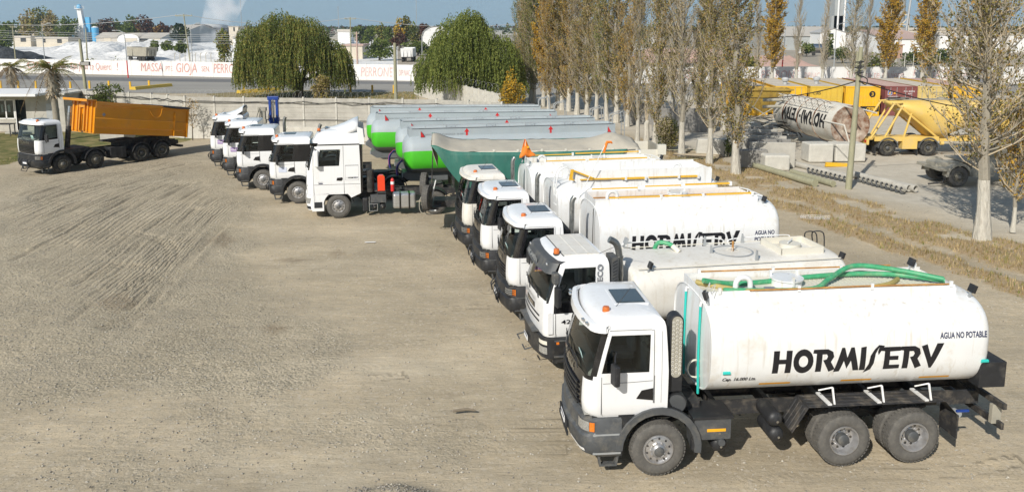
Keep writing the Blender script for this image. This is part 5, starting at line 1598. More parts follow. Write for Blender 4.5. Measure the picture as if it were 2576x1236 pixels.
# ---------------------------------------------------------------- tarpaulin covered trailer
T6 = thing('tipper_trailer', 'tipper trailer covered with a green and beige tarpaulin, between tall tractor and tankers', 'trailer', (-3.35, 33.6, 0), R(4.5))
q = MB()
LL = 9.6
for s in (-1, 1): q.prism([(.25, 3.42), (1.9, 1.3), (LL, 1.3), (LL, 3.42)], 'y', 1.20 * s, 1.24 * s, 'cream_paint')
q.box(1.9, LL, -1.2, 1.2, 1.2, 1.32, 'cream_paint'); q.prism([(.25, 3.42), (1.9, 1.3), (1.95, 1.3), (.30, 3.42)], 'y', -1.195, 1.195, 'cream_paint')
for x in np.arange(2.5, LL, 1.0): q.box(x - .04, x + .04, -1.29, -1.241, 1.3, 3.5, 'cream_paint')
q.build('trailer_body', T6)
q = MB(); q.box(LL, LL + .06, -1.22, 1.22, 1.3, 3.46, 'dusty_metal')
for z in (1.6, 2.2, 2.8, 3.4): q.box(LL + .06, LL + .12, -1.2, 1.2, z - .04, z + .04, 'dusty_metal')
q.box(LL - .2, LL + .15, -1.32, -1.1, 3.2, 3.62, 'cream_paint'); q.build('tailgate', T6)
random.seed(3)
def ripple(x, y): return noise.noise(V((x * .9, y * .9, 3)))
rows = []
NX = 60
for j, (v_, yb) in enumerate([(0, 1.32), (.12, 1.1), (.25, .8), (.4, .4), (.5, 0), (.6, -.4), (.72, -.8), (.85, -1.1), (1, -1.30)]):
 row = []
 for i in range(NX + 1):
  u = i / NX; x = -.05 + u * (LL - .9)
  dome = .04 * math.cos(yb / 1.3 * PI / 2) + .07 * yb + .42 * math.exp(-((x - LL + 1.9) / .8) ** 2) * math.cos(yb / 1.35 * PI / 2) + .26 * math.exp(-(x / .5) ** 2)
  row.append(V((x, yb, 3.53 - .08 * math.sin(u * PI) + dome + .07 * ripple(x * 1.4, yb * 2) + .035 * ripple(x * 4, yb * 4))))
 rows.append(row)
q = MB(); q.grid(rows, 'tarp_beige'); q.build('beige_tarpaulin', T6, solid=.012)
def hang(s, m, nm):
 rows = []
 for j in range(13):
  v_ = j / 12
  row = []
  for i in range(NX * 2 + 1):
   u = i / (NX * 2); x = -.10 + u * (LL - 1.4) + v_ * (1.75 * (1 - u)) - .8 * v_ * u
   sag = .02 + .10 * v_ + (.32 * math.exp(-((u - .12) / .1) ** 2) * v_ * .4)
   low = 2.0 + .25 * math.sin(u * 3)
   fold = .035 * math.sin(u * 60 + 6 * v_) * v_ + .06 * ripple(x * 2, v_ * 3) * v_
   row.append(V((x, s * (1.31 + sag + fold), (3.47 if s < 0 else 3.63) - .08 * math.sin(u * PI) + .26 * math.exp(-((x + .0) / .5) ** 2) - .14 * math.sin(u * PI) * v_ - v_ * low * (.55 + .45 * (1 - u)))))
  rows.append(row)
 q = MB(); q.grid(rows, m); return q.build(nm, T6, solid=.012)
hang(-1, 'tarp_green', 'green_tarpaulin'); hang(1, 'tarp_green', 'green_tarpaulin')
# front flap
rows = []
for j in range(7):
 v_ = j / 6
 rows.append([V((-.08 + .25 * v_, y, 3.78 - v_ * 1.0 + .05 * math.sin(y * 7 + v_ * 5))) for y in np.linspace(-1.32, 1.3, 24)])
q = MB(); q.grid(rows, 'tarp_beige'); q.build('tarpaulin_flap', T6, solid=.012)
q = MB(); q.box(-.0, LL - .2, -.45, .45, .92, 1.2, 'chassis'); q.box(LL - .3, LL - .1, -1.2, 1.2, .5, .8, 'chassis'); q.build('chassis', T6)
q = MB()
for y in (-.95, -.6): q.tube([(-.12, y, 1.0), (.0, y, 3.7)], .022, 'chassis', 5)
for z in np.arange(1.2, 3.6, .35): q.tube([(-.12 + .12 * (z - 1) / 2.7, -.95, z), (-.12 + .12 * (z - 1) / 2.7, -.6, z)], .016, 'chassis', 5)
q.build('ladder', T6)
wm, rmm, hmm = wheel_mesh((True, 'rim_dark', False))
for x, y, z, a in ((.02, -1.30, 1.50, R(78)), (-.10, -.55, 1.9, R(84))):
 o_ = link('spare_wheel', wm, T6); o_.location = (x - .15, y + .05, z); o_.rotation_euler = (0, 0, a); r_ = link('rim', rmm, o_)
q = MB(); q.box(-.35, .3, -1.1, 1.1, .95, 1.05, 'chassis'); q.tube([(-.2, -.9, 1.0), (.1, -1.0, 2.2)], .03, 'white_paint', 6); q.tube([(-.3, -1.3, .98), (.1, -1.3, .98)], .03, 'white_paint', 6); q.build('spare_carrier', T6)
q = MB()
c = bez([(-.2, -.5, 2.2), (-.45, -.45, 1.7), (-.4, -.4, 1.2), (-.1, -.4, .9)], 14)
pts = []
for i, p in enumerate(c):
 for j in range(3):
  a_ = (i * 3 + j) * 2.1; pts.append(p + V((.10 * math.cos(a_), .10 * math.sin(a_), 0)))
q.tube(pts, .012, 'ink_blue', 4); q.build('coiled_hose', T6)
q = MB(); q.tube(bez([(-.2, -1.32, 1.9), (-.55, -1.5, 1.5), (-.5, -1.5, .95), (.1, -1.4, .85)], 8), .018, 'dusty_metal', 6); q.tube(bez([(-.15, -1.30, 1.8), (-.35, -1.5, 1.4), (-.3, -1.5, .9), (.2, -1.4, .88)], 8), .018, 'cable', 6); q.build('air_line', T6)
for s in (-1, 1):
 for ax in (LL - 3.6, LL - 2.3): add_wheel(T6, ax, s, (False, 'rim_dark', False), dual=True)
 q = MB(); q.box(2.0, 2.12, min(.6 * s, .72 * s), max(.6 * s, .72 * s), .02, 1.0, 'chassis'); q.build('landing_leg', T6)
# ---------------------------------------------------------------- loader cranes behind the tractors
def crane(label, c, col, hgt=1.6, w_=.5):
 t = thing('loader_crane', label, 'crane', c)
 q = MB(); q.box(-.35, .35, -.4, .4, 0, 1.2, 'chassis'); q.box(-.16, .16, -.2, .2, 1.2, 2.2, col); q.build('crane_base', t, bevel=.02)
 q = MB(); q.box(-w_ / 2, -w_ / 2 + .16, -.12, .12, 1.9, 1.9 + hgt, col); q.box(w_ / 2 - .16, w_ / 2, -.12, .12, 1.9, 1.9 + hgt, col); q.box(-w_ / 2 - .06, w_ / 2 + .06, -.16, .16, 1.9 + hgt - .25, 1.9 + hgt, col); q.box(-w_ / 2 - .04, w_ / 2 + .04, -.15, .15, 2.2, 2.45, col); q.build('crane_arm', t, bevel=.02)
 q = MB(); q.cyl((0, -.14, 2.1), (0, -.14, 1.9 + hgt - .2), .05, 'chrome', n=10); q.tube(bez([(-.1, -.2, 1.8), (-.3, -.3, 2.5), (-.1, -.22, 3.2)], 5), .02, 'cable', 5); q.build('crane_ram', t)
cp = AT(690, 300, 53.5)
crane('blue folded loader crane standing up between the tractors and the concrete wall', (cp.x, 53.5, 0), 'blue_paint', 2.0, .62)
cp = AT(661, 300, 52.5)
crane('grey dusty loader crane folded up left of the blue one', (cp.x, 52.5, 0), 'dusty_metal', 1.35, .42)
# ================================================================ the ground
rng = np.random.default_rng(11)
def lattice(x, y, sc, seed):
 r = np.random.default_rng(seed)
 n = 256
 g = r.random((n, n))
 u, v = x / sc + 1000.3, y / sc + 1000.7
 i, j = np.floor(u).astype(int), np.floor(v).astype(int)
 a, b = u - i, v - j
 a = a * a * (3 - 2 * a); b = b * b * (3 - 2 * b)
 i %= n; j %= n; i1 = (i + 1) % n; j1 = (j + 1) % n
 return (g[i, j] * (1 - a) + g[i1, j] * a) * (1 - b) + (g[i, j1] * (1 - a) + g[i1, j1] * a) * b
def fbm(x, y, sc, seed, o=4):
 s = 0; w_ = 1; t = 0
 for k in range(o):
  s = s + w_ * lattice(x, y, sc / 2 ** k, seed + k); t += w_; w_ *= .55
 return s / t
STEP = .11
fx_ = np.arange(-33, 33, STEP); fy_ = np.arange(7.5, 58, STEP)
gx = np.concatenate([[-9000, -3000, -900, -300, -120, -70, -50, -40, -36], fx_, [34, 37, 41, 46, 52, 60, 75, 100, 150, 300, 900, 3000, 9000]])
gy = np.concatenate([[-300, -60, -10, 2, 6], fy_, [58.5, 60, 63, 67, 72, 78, 86, 95, 106, 120, 150, 220, 400, 900, 2500, 9000]])
X, Y = np.meshgrid(gx, gy)
nr, nc = X.shape
Z = np.zeros_like(X)
inner = (np.abs(X) < 33) & (Y > 7.5) & (Y < 58)
def gp(a): return [G(p[0], p[1]) for p in a]
def poly_s(pts, step=.08):
 out = []
 P = bez([p for p in pts], 12)
 for p, q in zip(P, P[1:]):
  n = max(1, int((q - p).length / step))
  for k in range(n): out.append(p + (q - p) * (k / n))
 return out
guides = [
 [(0, 500), (120, 460), (250, 432), (380, 412), (500, 385)],
 [(0, 590), (150, 520), (280, 470), (420, 430), (540, 405)],
 [(40, 690), (190, 610), (330, 520), (480, 450), (590, 432)],
 [(150, 800), (290, 700), (420, 590), (520, 500), (610, 470)],
 [(330, 820), (420, 720), (520, 610), (590, 540), (640, 505)],
]
gw = [gp(g_) for g_ in guides]
rut = np.zeros_like(X); ridge = np.zeros_like(X); tu = np.zeros_like(X); tm_ = np.zeros_like(X); tv = np.zeros_like(X)
ix0 = 9; iy0 = 5
def stamp(pts, wid, fn_depth, arr, rr=4):
 dist = 0; prev = None
 A = np.array([(p.x, p.y) for p in pts])
 ci = np.round((A[:, 0] - fx_[0]) / STEP).astype(int); cj = np.round((A[:, 1] - fy_[0]) / STEP).astype(int)
 dep = np.array([fn_depth(k, p) for k, p in enumerate(pts)])
 for di in range(-rr, rr + 1):
  for dj in range(-rr, rr + 1):
   i, j = ci + di, cj + dj
   ok = (i >= 0) & (i < len(fx_)) & (j >= 0) & (j < len(fy_))
   i_, j_ = i[ok], j[ok]
   d = np.hypot(fx_[i_] - A[ok, 0], fy_[j_] - A[ok, 1])
   np.maximum.at(arr, (j_ + iy0, i_ + ix0), dep[ok] * np.exp(-(d / wid) ** 2))
NF = 34
for f in range(NF):
 u = f / (NF - 1) * (len(gw) - 1) + random.uniform(-.02, .02)
 u = min(max(u, 0), len(gw) - 1.001)
 k = int(u); a = u - k
 pts = [gw[k][i] * (1 - a) + gw[k + 1][i] * a for i in range(5)]
 s0 = random.random() * .25; s1 = 1 - random.random() * .25
 P = poly_s(pts)
 P = P[int(len(P) * s0):int(len(P) * s1)]
 sd_ = f * 7.3
 amp = random.uniform(.5, 1.1)
 stamp(P, .13, lambda k_, p: amp * max(0, .35 + 1.3 * noise.noise(V((p.x * .35, p.y * .35, sd_)))), rut)
 P2 = [p + V((.24, .06, 0)) for p in P]
 stamp(P2, .15, lambda k_, p: amp * max(0, .3 + 1.2 * noise.noise(V((p.x * .4, p.y * .4, sd_ + 3)))), ridge)
fu = np.zeros_like(X); fm = np.zeros_like(X); fd = np.full(X.shape, 9.)
for f in range(520):
 u = f / 519 * 3.998
 k = int(u); a = u - k
 P = poly_s([gw[k][i] * (1 - a) + gw[k + 1][i] * a for i in range(5)], .1)
 A = np.array([(p.x, p.y) for p in P]); n = len(A); tt = np.arange(n) / n
 en = np.clip(np.minimum(tt * 6, (1 - tt) * 7), 0, 1) * min(1, u * 4, (4 - u) * 3)
 ci = np.round((A[:, 0] - fx_[0]) / STEP).astype(int); cj = np.round((A[:, 1] - fy_[0]) / STEP).astype(int)
 for di in (-1, 0, 1):
  for dj in (-1, 0, 1):
   i, j = ci + di, cj + dj
   ok = (i >= 0) & (i < len(fx_)) & (j >= 0) & (j < len(fy_))
   jj, ii = j[ok] + iy0, i[ok] + ix0
   d = np.hypot(fx_[i[ok]] - A[ok, 0], fy_[j[ok]] - A[ok, 1])
   b_ = d < fd[jj, ii]
   fd[jj[b_], ii[b_]] = d[b_]; fu[jj[b_], ii[b_]] = u; fm[jj[b_], ii[b_]] = en[ok][b_]
fm *= np.clip((fbm(X, Y, 3.2, 44) - .30) * 4, .15, 1)
# curved wheel marks on the left
for c_, r0, a0, a1 in (((0, 680), 5.5, -20, 70), ((0, 680), 5.8, -20, 70), ((60, 760), 4.0, -30, 80), ((60, 760), 4.3, -30, 80), ((260, 480), 3.0, 120, 260), ((260, 480), 3.3, 120, 260)):
 cc = G(*c_)
 P = [cc + V((r0 * math.cos(R(a_)), r0 * math.sin(R(a_)), 0)) for a_ in np.linspace(a0, a1, 90)]
 stamp(P, .10, lambda k_, p: .6, rut)
# tyre tread prints across the bare earth
def track(px, seed):
 P = poly_s(gp(px), .05)
 d = 0
 A = []
 for k, p in enumerate(P):
  if k: d += (p - P[k - 1]).length
  A.append((p.x, p.y, d))
 A = np.array(A)
 dirs = np.gradient(A[:, :2], axis=0); dirs /= np.maximum(1e-6, np.hypot(dirs[:, 0], dirs[:, 1]))[:, None]
 ci = np.round((A[:, 0] - fx_[0]) / STEP).astype(int); cj = np.round((A[:, 1] - fy_[0]) / STEP).astype(int)
 best = {}
 for di in range(-3, 4):
  for dj in range(-3, 4):
   i, j = ci + di, cj + dj
   ok = np.where((i >= 0) & (i < len(fx_)) & (j >= 0) & (j < len(fy_)))[0]
   for q_ in ok[::2]:
    dx, dy = fx_[i[q_]] - A[q_, 0], fy_[j[q_]] - A[q_, 1]
    al = dx * dirs[q_, 0] + dy * dirs[q_, 1]; ac = -dx * dirs[q_, 1] + dy * dirs[q_, 0]
    if abs(al) > .07 or abs(ac) > .26: continue
    m_ = max(0, min(1, (.20 - abs(ac)) / .06 + .3)) * max(0, min(1, .4 + 2.0 * noise.noise(V((A[q_, 0] * .5, A[q_, 1] * .5, seed)))))
    key = (j[q_] + iy0, i[q_] + ix0)
    if m_ > tm_[key]:
     tm_[key] = m_; tu[key] = A[q_, 2] + al; tv[key] = ac
for k, px in enumerate([
 [(880, 985), (1050, 978), (1230, 975), (1420, 985)], [(850, 1035), (1020, 1045), (1200, 1062), (1420, 1060)], [(1000, 1105), (1180, 1098), (1350, 1092), (1480, 1095)],
 [(860, 890), (1000, 868), (1180, 850), (1330, 845)], [(900, 930), (1080, 905), (1240, 900), (1380, 910)], [(1060, 1140), (1250, 1130), (1450, 1128)],
 [(700, 1130), (900, 1150), (1150, 1170), (1500, 1200)], [(760, 700), (900, 660), (1100, 640), (1230, 650)], [(1850, 1215), (2100, 1190), (2400, 1180), (2570, 1150)],
 [(820, 800), (1000, 790), (1200, 770), (1310, 790)], [(930, 560), (1050, 600), (1160, 660), (1230, 740)], [(640, 905), (760, 930), (900, 950), (1020, 940)]]):
 track(px, k * 3.1)
stones_zone = fbm(X, Y, 5.0, 5)
# where the ground is loose gravel and where it is beaten earth: the edge is traced on the ground
def in_poly(px, feather=1.2):
 P = [(p.x, p.y) for p in gp(px)]
 ins = np.zeros(X.shape, bool)
 n = len(P)
 dmin = np.full(X.shape, 1e9)
 for i in range(n):
  (x0, y0), (x1, y1) = P[i], P[(i + 1) % n]
  c = ((y0 > Y) != (y1 > Y)) & (X < (x1 - x0) * (Y - y0) / ((y1 - y0) or 1e-9) + x0)
  ins ^= c
  L2 = (x1 - x0) ** 2 + (y1 - y0) ** 2
  t = np.clip(((X - x0) * (x1 - x0) + (Y - y0) * (y1 - y0)) / L2, 0, 1)
  dmin = np.minimum(dmin, np.hypot(X - x0 - t * (x1 - x0), Y - y0 - t * (y1 - y0)))
 sd__ = np.where(ins, dmin, -dmin) + (fbm(X, Y, 2.5, 31) - .5) * feather * 2.5
 return np.clip(sd__ / feather + .5, 0, 1)
grav = in_poly([(-400, 460), (120, 430), (500, 372), (560, 420), (660, 520), (640, 620), (560, 700), (760, 760), (900, 840), (820, 960), (600, 1010), (-500, 1010)], 1.4)
grav2 = in_poly([(-500, 830), (900, 830), (1040, 900), (1300, 930), (1100, 1000), (1250, 1240), (1300, 1500), (-900, 1500)], 1.6) * np.clip((fbm(X, Y, 2.2, 77) - .42) * 6, 0, 1)
pile = in_poly([(850, 1330), (890, 1232), (1000, 1226), (1060, 1250), (1100, 1330)], .4)
grav = np.clip(np.maximum(grav * (.55 + .6 * fbm(X, Y, 1.6, 91)), grav2 * .55) + pile * .7, 0, 1)
stain = np.zeros_like(X)
for sx, sy, sw, sh_ in ((735, 652, 50, 9), (848, 638, 16, 12), (690, 822, 60, 16), (1127, 990, 45, 12), (560, 600, 30, 20), (1215, 590, 30, 8), (900, 1050, 30, 8), (300, 760, 40, 20)):
 stain = np.maximum(stain, in_poly([(sx - sw, sy), (sx, sy - sh_), (sx + sw, sy), (sx, sy + sh_)], .35) * (.9 if sw > 40 else .7))
# dry grass along the row of poplars
ta, tb_ = G(1560, 345), G(2560, 640)
td = V((tb_.x - ta.x, tb_.y - ta.y, 0)).normalized()
sdist = (X - ta.x) * td.y - (Y - ta.y) * td.x          # + on the far side of the row? sign checked below
along = (X - ta.x) * td.x + (Y - ta.y) * td.y
sgn = 1 if ((G(2200, 300).x - ta.x) * td.y - (G(2200, 300).y - ta.y) * td.x) > 0 else -1
side_ = -sgn * sdist + (fbm(X, Y, 3, 55) - .5) * 1.4   # + towards the camera
band1 = np.exp(-((side_ - .9) / 1.0) ** 2) + .9 * np.exp(-((side_ - 3.5) / .8) ** 2) + .5 * np.exp(-((side_ + .9) / .6) ** 2)
straw_w = np.clip(band1 * 1.5 * np.clip((fbm(X, Y, 1.3, 66) - .20) * 3.2, 0, 1), 0, 1) * (along > -12)
pale = np.clip(-side_ / 3 - .3, 0, 1) * .9 + np.exp(-((side_ - .0) / .5) ** 2) * .35
green_w = in_poly([(-600, 345), (60, 336), (150, 332), (300, 330), (470, 346), (500, 356), (300, 372), (120, 382), (20, 412), (-600, 480)], .5)
pale = pale * (1 - green_w)
Z = np.where(inner, (fbm(X, Y, 2.6, 2) - .5) * .10 + (fbm(X, Y, .7, 3, 3) - .5) * .035, 0)
Z += -rut * .12 + ridge * .09
Z += pile * (.08 + .15 * fbm(X, Y, .5, 8))
Z += np.clip(straw_w, 0, 1) * .06 + np.exp(-((side_ - 2.3) / .45) ** 2) * -.05 * inner
Z += np.where(inner, grav * (fbm(X, Y, .3, 12, 2) - .5) * .03, 0)
edge = np.clip((33 - np.abs(X)) / 3, 0, 1) * np.clip((58 - Y) / 3, 0, 1)
Z = np.where(inner, Z * edge, 0) - .02
me = bpy.data.meshes.new('ground')
nv = nr * nc
me.vertices.add(nv)
co_ = np.stack([X, Y, Z], -1).reshape(-1).astype(np.float32)
me.vertices.foreach_set('co', co_)
a = np.arange(nv).reshape(nr, nc)
quads = np.stack([a[:-1, :-1], a[:-1, 1:], a[1:, 1:], a[1:, :-1]], -1).reshape(-1, 4)
me.loops.add(quads.size); me.polygons.add(len(quads))
me.loops.foreach_set('vertex_index', quads.reshape(-1).astype(np.int32))
me.polygons.foreach_set('loop_start', np.arange(0, quads.size, 4, dtype=np.int32))
me.polygons.foreach_set('loop_total', np.full(len(quads), 4, dtype=np.int32))
me.polygons.foreach_set('use_smooth', np.ones(len(quads), bool))
me.update(calc_edges=True)
for nm, ar in (('gravel', grav), ('straw', straw_w), ('pale', np.clip(pale, 0, 1)), ('lawn', green_w), ('rut', rut), ('trk_u', tu), ('trk_v', tv), ('trk_m', tm_), ('fur_u', fu), ('fur_m', fm), ('stain', stain)):
 at = me.attributes.new(nm, 'FLOAT', 'POINT')
 at.data.foreach_set('value', ar.reshape(-1).astype(np.float32))
gm = bpy.data.materials.new('yard_earth'); M['yard_earth'] = gm
gm.use_nodes = True
N, L = gm.node_tree.nodes, gm.node_tree.links
bs = N['Principled BSDF']
bs.inputs['Roughness'].default_value = .95
sock(bs, 'Specular IOR Level', 'Specular').default_value = .15
tcn = N.new('ShaderNodeTexCoord')
def att(nm):
 n = N.new('ShaderNodeAttribute'); n.attribute_name = nm; return n.outputs['Fac']
def nz(sc, det=6, ro=.6, st=None):
 n = N.new('ShaderNodeTexNoise'); n.inputs['Scale'].default_value = sc; n.inputs['Detail'].default_value = det; n.inputs['Roughness'].default_value = ro
 if st:
  mp = N.new('ShaderNodeMapping'); mp.inputs['Scale'].default_value = st[0]; mp.inputs['Rotation'].default_value = (0, 0, st[1]); L.new(tcn.outputs['Object'], mp.inputs[0]); L.new(mp.outputs[0], n.inputs[0])
 else: L.new(tcn.outputs['Object'], n.inputs[0])
 return n.outputs[0]
def mrange(src, a, b, c=0., d=1.):
 n = N.new('ShaderNodeMapRange'); L.new(src, n.inputs[0])
 for i, v_ in enumerate((a, b, c, d)): n.inputs[1 + i].default_value = v_
 return n.outputs[0]
def mixc(f, a, b):
 n = N.new('ShaderNodeMix'); n.data_type = 'RGBA'
 L.new(f, n.inputs[0]) if hasattr(f, 'node') else setattr(n.inputs[0], 'default_value', f)
 for i, s_ in ((6, a), (7, b)):
  if hasattr(s_, 'node'): L.new(s_, n.inputs[i])
  else: n.inputs[i].default_value = (*s_, 1)
 return n.outputs[2]
def mth(op, a, b=None):
 n = N.new('ShaderNodeMath'); n.operation = op
 for i, s_ in ((0, a), (1, b)):
  if s_ is None: continue
  if hasattr(s_, 'node'): L.new(s_, n.inputs[i])
  else: n.inputs[i].default_value = s_
 return n.outputs[0]
earth = mixc(mrange(nz(.35, 7, .62, ((.5, 1.2, 1), R(-8))), .38, .62), (.44, .365, .25), (.61, .505, .35))
earth = mixc(mrange(nz(5, 6, .7), .35, .7), earth, mixc(.5, earth, (.40, .36, .29)))
earth = mixc(mth('MULTIPLY', mrange(nz(.8, 8, .75), .60, .72), .55), earth, (.26, .205, .14))
vor = N.new('ShaderNodeTexVoronoi'); vor.inputs['Scale'].default_value = 14; L.new(tcn.outputs['Object'], vor.inputs[0])
vor2 = N.new('ShaderNodeTexVoronoi'); vor2.inputs['Scale'].default_value = 32; L.new(tcn.outputs['Object'], vor2.inputs[0])
vc = N.new('ShaderNodeSeparateColor'); L.new(vor.outputs['Color'], vc.inputs[0])
vc2 = N.new('ShaderNodeSeparateColor'); L.new(vor2.outputs['Color'], vc2.inputs[0])
gcol = mixc(mrange(vc.outputs[0], 0, 1, 0, 1), (.26, .225, .16), (.61, .525, .385))
gcol = mixc(mrange(vc2.outputs[1], 0, 1, 0, .7), gcol, (.46, .395, .285))
gcol = mixc(mrange(nz(.5, 6, .6), .4, .65), gcol, mixc(.45, gcol, (.48, .42, .32)))
earth = mixc(mth('MULTIPLY', mrange(vc2.outputs[2], .80, .92), .45), earth, (.27, .225, .16))
earth = mixc(mth('MULTIPLY', mrange(vc.outputs[2], .88, .95), .5), earth, (.60, .53, .42))
gf = mrange(mth('ADD', att('gravel'), mth('MULTIPLY', mth('SUBTRACT', nz(3.5, 5, .7),   .5), 1.3)), .25, 1.05)
col = mixc(gf, earth, gcol)
col = mixc(mth('MULTIPLY', mrange(nz(.11, 5, .6), .42, .60), .20), col, (.33, .28, .195))
col = mixc(mth('MULTIPLY', mrange(nz(.16, 6, .65, ((.6, 1.3, 1), R(20))), .54, .68), .5), col, (.64, .56, .42))
col = mixc(mth('MULTIPLY', mrange(nz(.28, 6, .65), .38, .62), .45), col, mixc(.5, col, (.20, .18, .145)))
col = mixc(mth('MULTIPLY', att('rut'), .42), col, (.20, .175, .135))  # ruts darkened in colour too, adding to the shading of their relief
fph = mth('ADD', mth('MULTIPLY', att('fur_u'), 2 * PI * 13.0), mth('MULTIPLY', nz(.9, 3, .6), 5.0))
fsin = mrange(mth('SINE', fph), -.3, .9)
col = mixc(mth('MULTIPLY', mth('MULTIPLY', fsin, att('fur_m')), .34), col, (.22, .185, .135))  # coarse gravel tone in the troughs, also standing in for their weak shading
col = mixc(mth('MULTIPLY', att('stain'), mrange(nz(6, 5, .7), .3, .6, .2, .75)), col, (.17, .125, .08))
col = mixc(mth('MULTIPLY', att('pale'), .85), col, mixc(mrange(nz(1.2, 6, .7), .35, .65), (.50, .46, .385), (.60, .56, .48)))
col = mixc(mrange(mth('ADD', att('straw'), mth('MULTIPLY', mth('SUBTRACT', nz(7, 5, .8), .5), .9)), .30, .60), col, mixc(mrange(nz(16, 4, .7, ((1, 2.5, 1), R(30))), .4, .6), (.27, .20, .12), (.46, .35, .21)))
col = mixc(mrange(mth('ADD', att('lawn'), mth('MULTIPLY', mth('SUBTRACT', nz(5, 5, .8), .5), .5)), .35, .65), col, mixc(mrange(nz(.9, 6, .7), .4, .62), (.10, .115, .035), (.27, .22, .10)))
L.new(col, bs.inputs['Base Color'])
hgt = mth('ADD', mth('MULTIPLY', mth('SUBTRACT', 1.0, vor.outputs['Distance']), mth('MULTIPLY', gf, .035)), mth('MULTIPLY', nz(22, 5, .75), mth('ADD', mth('MULTIPLY', gf, .018), .017)))
hgt = mth('ADD', hgt, mth('MULTIPLY', nz(2.2, 7, .7, ((.35, 1.6, 1), R(-4))), .045))
hgt = mth('SUBTRACT', hgt, mth('MULTIPLY', mth('MULTIPLY', fsin, att('fur_m')), .032))
chev = mth('SINE', mth('MULTIPLY', mth('ADD', att('trk_u'), mth('MULTIPLY', mth('ABSOLUTE', att('trk_v')), .55)), 2 * PI / .17))
hgt = mth('SUBTRACT', hgt, mth('MULTIPLY', mth('MULTIPLY', mrange(chev, -.1, .5), att('trk_m')), .005))
bmp = N.new('ShaderNodeBump'); bmp.inputs['Distance'].default_value = 1.0; bmp.inputs['Strength'].default_value = .9
L.new(hgt, bmp.inputs['Height']); L.new(bmp.outputs[0], bs.inputs['Normal'])
me.materials.append(gm)
go = bpy.data.objects.new('ground', me); COL.objects.link(go); tag(go, kind='structure')
def ground_z(x, y):
 i = int(round((x - fx_[0]) / STEP)); j = int(round((y - fy_[0]) / STEP))
 if 0 <= i < len(fx_) and 0 <= j < len(fy_): return Z[j + iy0, i + ix0]
 return -.02
# loose stones
def stones(n, pick, smin, smax, m, nm, label=None):
 vs, fs = [], []
 k = 0
 base = [V((1, 0, 0)), V((0, 1, 0)), V((-1, 0, 0)), V((0, -1, 0)), V((0, 0, .8)), V((0, 0, -.8))]
 tri = [(0, 1, 4), (1, 2, 4), (2, 3, 4), (3, 0, 4), (1, 0, 5), (2, 1, 5), (3, 2, 5), (0, 3, 5)]
 while k < n:
  p = pick()
  if p is None: continue
  s = smin + (smax - smin) * random.random() ** 3
  z = ground_z(*p)
  o = len(vs); a_ = random.random() * 6
  c, s_ = math.cos(a_), math.sin(a_)
  for b in base:
   x, y, zz = b.x * random.uniform(.7, 1.1), b.y * random.uniform(.5, 1), b.z * random.uniform(.6, 1)
   vs.append((p[0] + (x * c - y * s_) * s, p[1] + (x * s_ + y * c) * s, z + zz * s + s * .25))
  fs += [tuple(i + o for i in t) for t in tri]
  k += 1
 mb = MB(); mb.add(vs, fs, m); o = mb.build(nm, recalc=False); return tag(o, label, kind='stuff')
mat('stone', (.40, .37, .31), .95, var=.45, scale=2.5)
mat('stone_dark', (.24, .22, .19), .95, var=.45, scale=2.5)
def pick_g():
 y = 9 + 30 * random.random() ** 1.5; x = random.uniform(-.68, .68) * y
 i = int(round((x - fx_[0]) / STEP)) + ix0; j = int(round((y - fy_[0]) / STEP)) + iy0
 if not (0 <= i < nc and 0 <= j < nr): return None
 if random.random() < grav[j, i] * .8 + .22: return (x, y)
stones(20000, pick_g, .010, .042, 'stone', 'gravel', 'loose grey stones strewn over the yard')
stones(5000, pick_g, .010, .038, 'stone_dark', 'gravel', 'darker loose stones strewn over the yard')
def pick_p():
 p = G(random.uniform(870, 1060), random.uniform(1226, 1290)); return (p.x, p.y)
stones(350, pick_p, .015, .045, 'stone_dark', 'rubble', 'coarse stones heaped at the near edge of the yard')
# tufts
def tufts(n, pick, h0, h1, mats_, nm, label, kind='stuff', wd=.012, lean=.5):
 mb = MB()
 for k in range(n):
  p = pick()
  if p is None: continue
  z = ground_z(*p[:2]) - .01
  m = random.choice(mats_)
  for b in range(3):
   hh = random.uniform(h0, h1); a_ = random.random() * 6.28; l = random.uniform(.1, lean) * hh
   x, y = p[0] + random.uniform(-.05, .05), p[1] + random.uniform(-.05, .05)
   dx, dy = math.cos(a_ + 1.57) * wd, math.sin(a_ + 1.57) * wd
   mb.add([(x - dx, y - dy, z), (x + dx, y + dy, z), (x + math.cos(a_) * l, y + math.sin(a_) * l, z + hh)], [(0, 1, 2)], m)
 return tag(mb.build(nm, recalc=False), label, kind=kind)
def field(arr, x0, x1, y0, y1, thr=.4):
 def f():
  x, y = random.uniform(x0, x1), random.uniform(y0, y1)
  i = int(round((x - fx_[0]) / STEP)) + ix0; j = int(round((y - fy_[0]) / STEP)) + iy0
  if 0 <= i < nc and 0 <= j < nr and arr[j, i] > thr + random.uniform(-.15, .25): return (x, y)
  return None
 return f
tufts(52000, field(straw_w, 4, 33, 18, 57), .05, .20, ['straw', 'straw', 'straw', 'straw_dark', 'leaf_straw', 'leaf_olive'], 'dry_grass', 'dry straw coloured grass under the row of poplars')
tufts(900, field(straw_w, 12, 24, 22, 36), .06, .18, ['leaf_green', 'leaf_light'], 'weeds', 'green weeds among the dry grass')
tufts(9000, field(green_w, -33, -15, 40, 57), .05, .13, ['leaf_green', 'leaf_light', 'straw'], 'grass', 'patchy lawn in front of the guard hut')
def sheet(nm, pts, z, m, kind='structure', label=None):
 mb = MB(); mb.add([(p[0], p[1], z) for p in pts], [tuple(range(len(pts)))], m); return tag(mb.build(nm), label, kind=kind)
mat('asphalt', (.30, .285, .255), .9, var=.12, scale=.5, dirt=(.36, .335, .29), dirt_amt=.4, dirt_scale=.15, stretch=(.15, 1, 1), bump=.01)
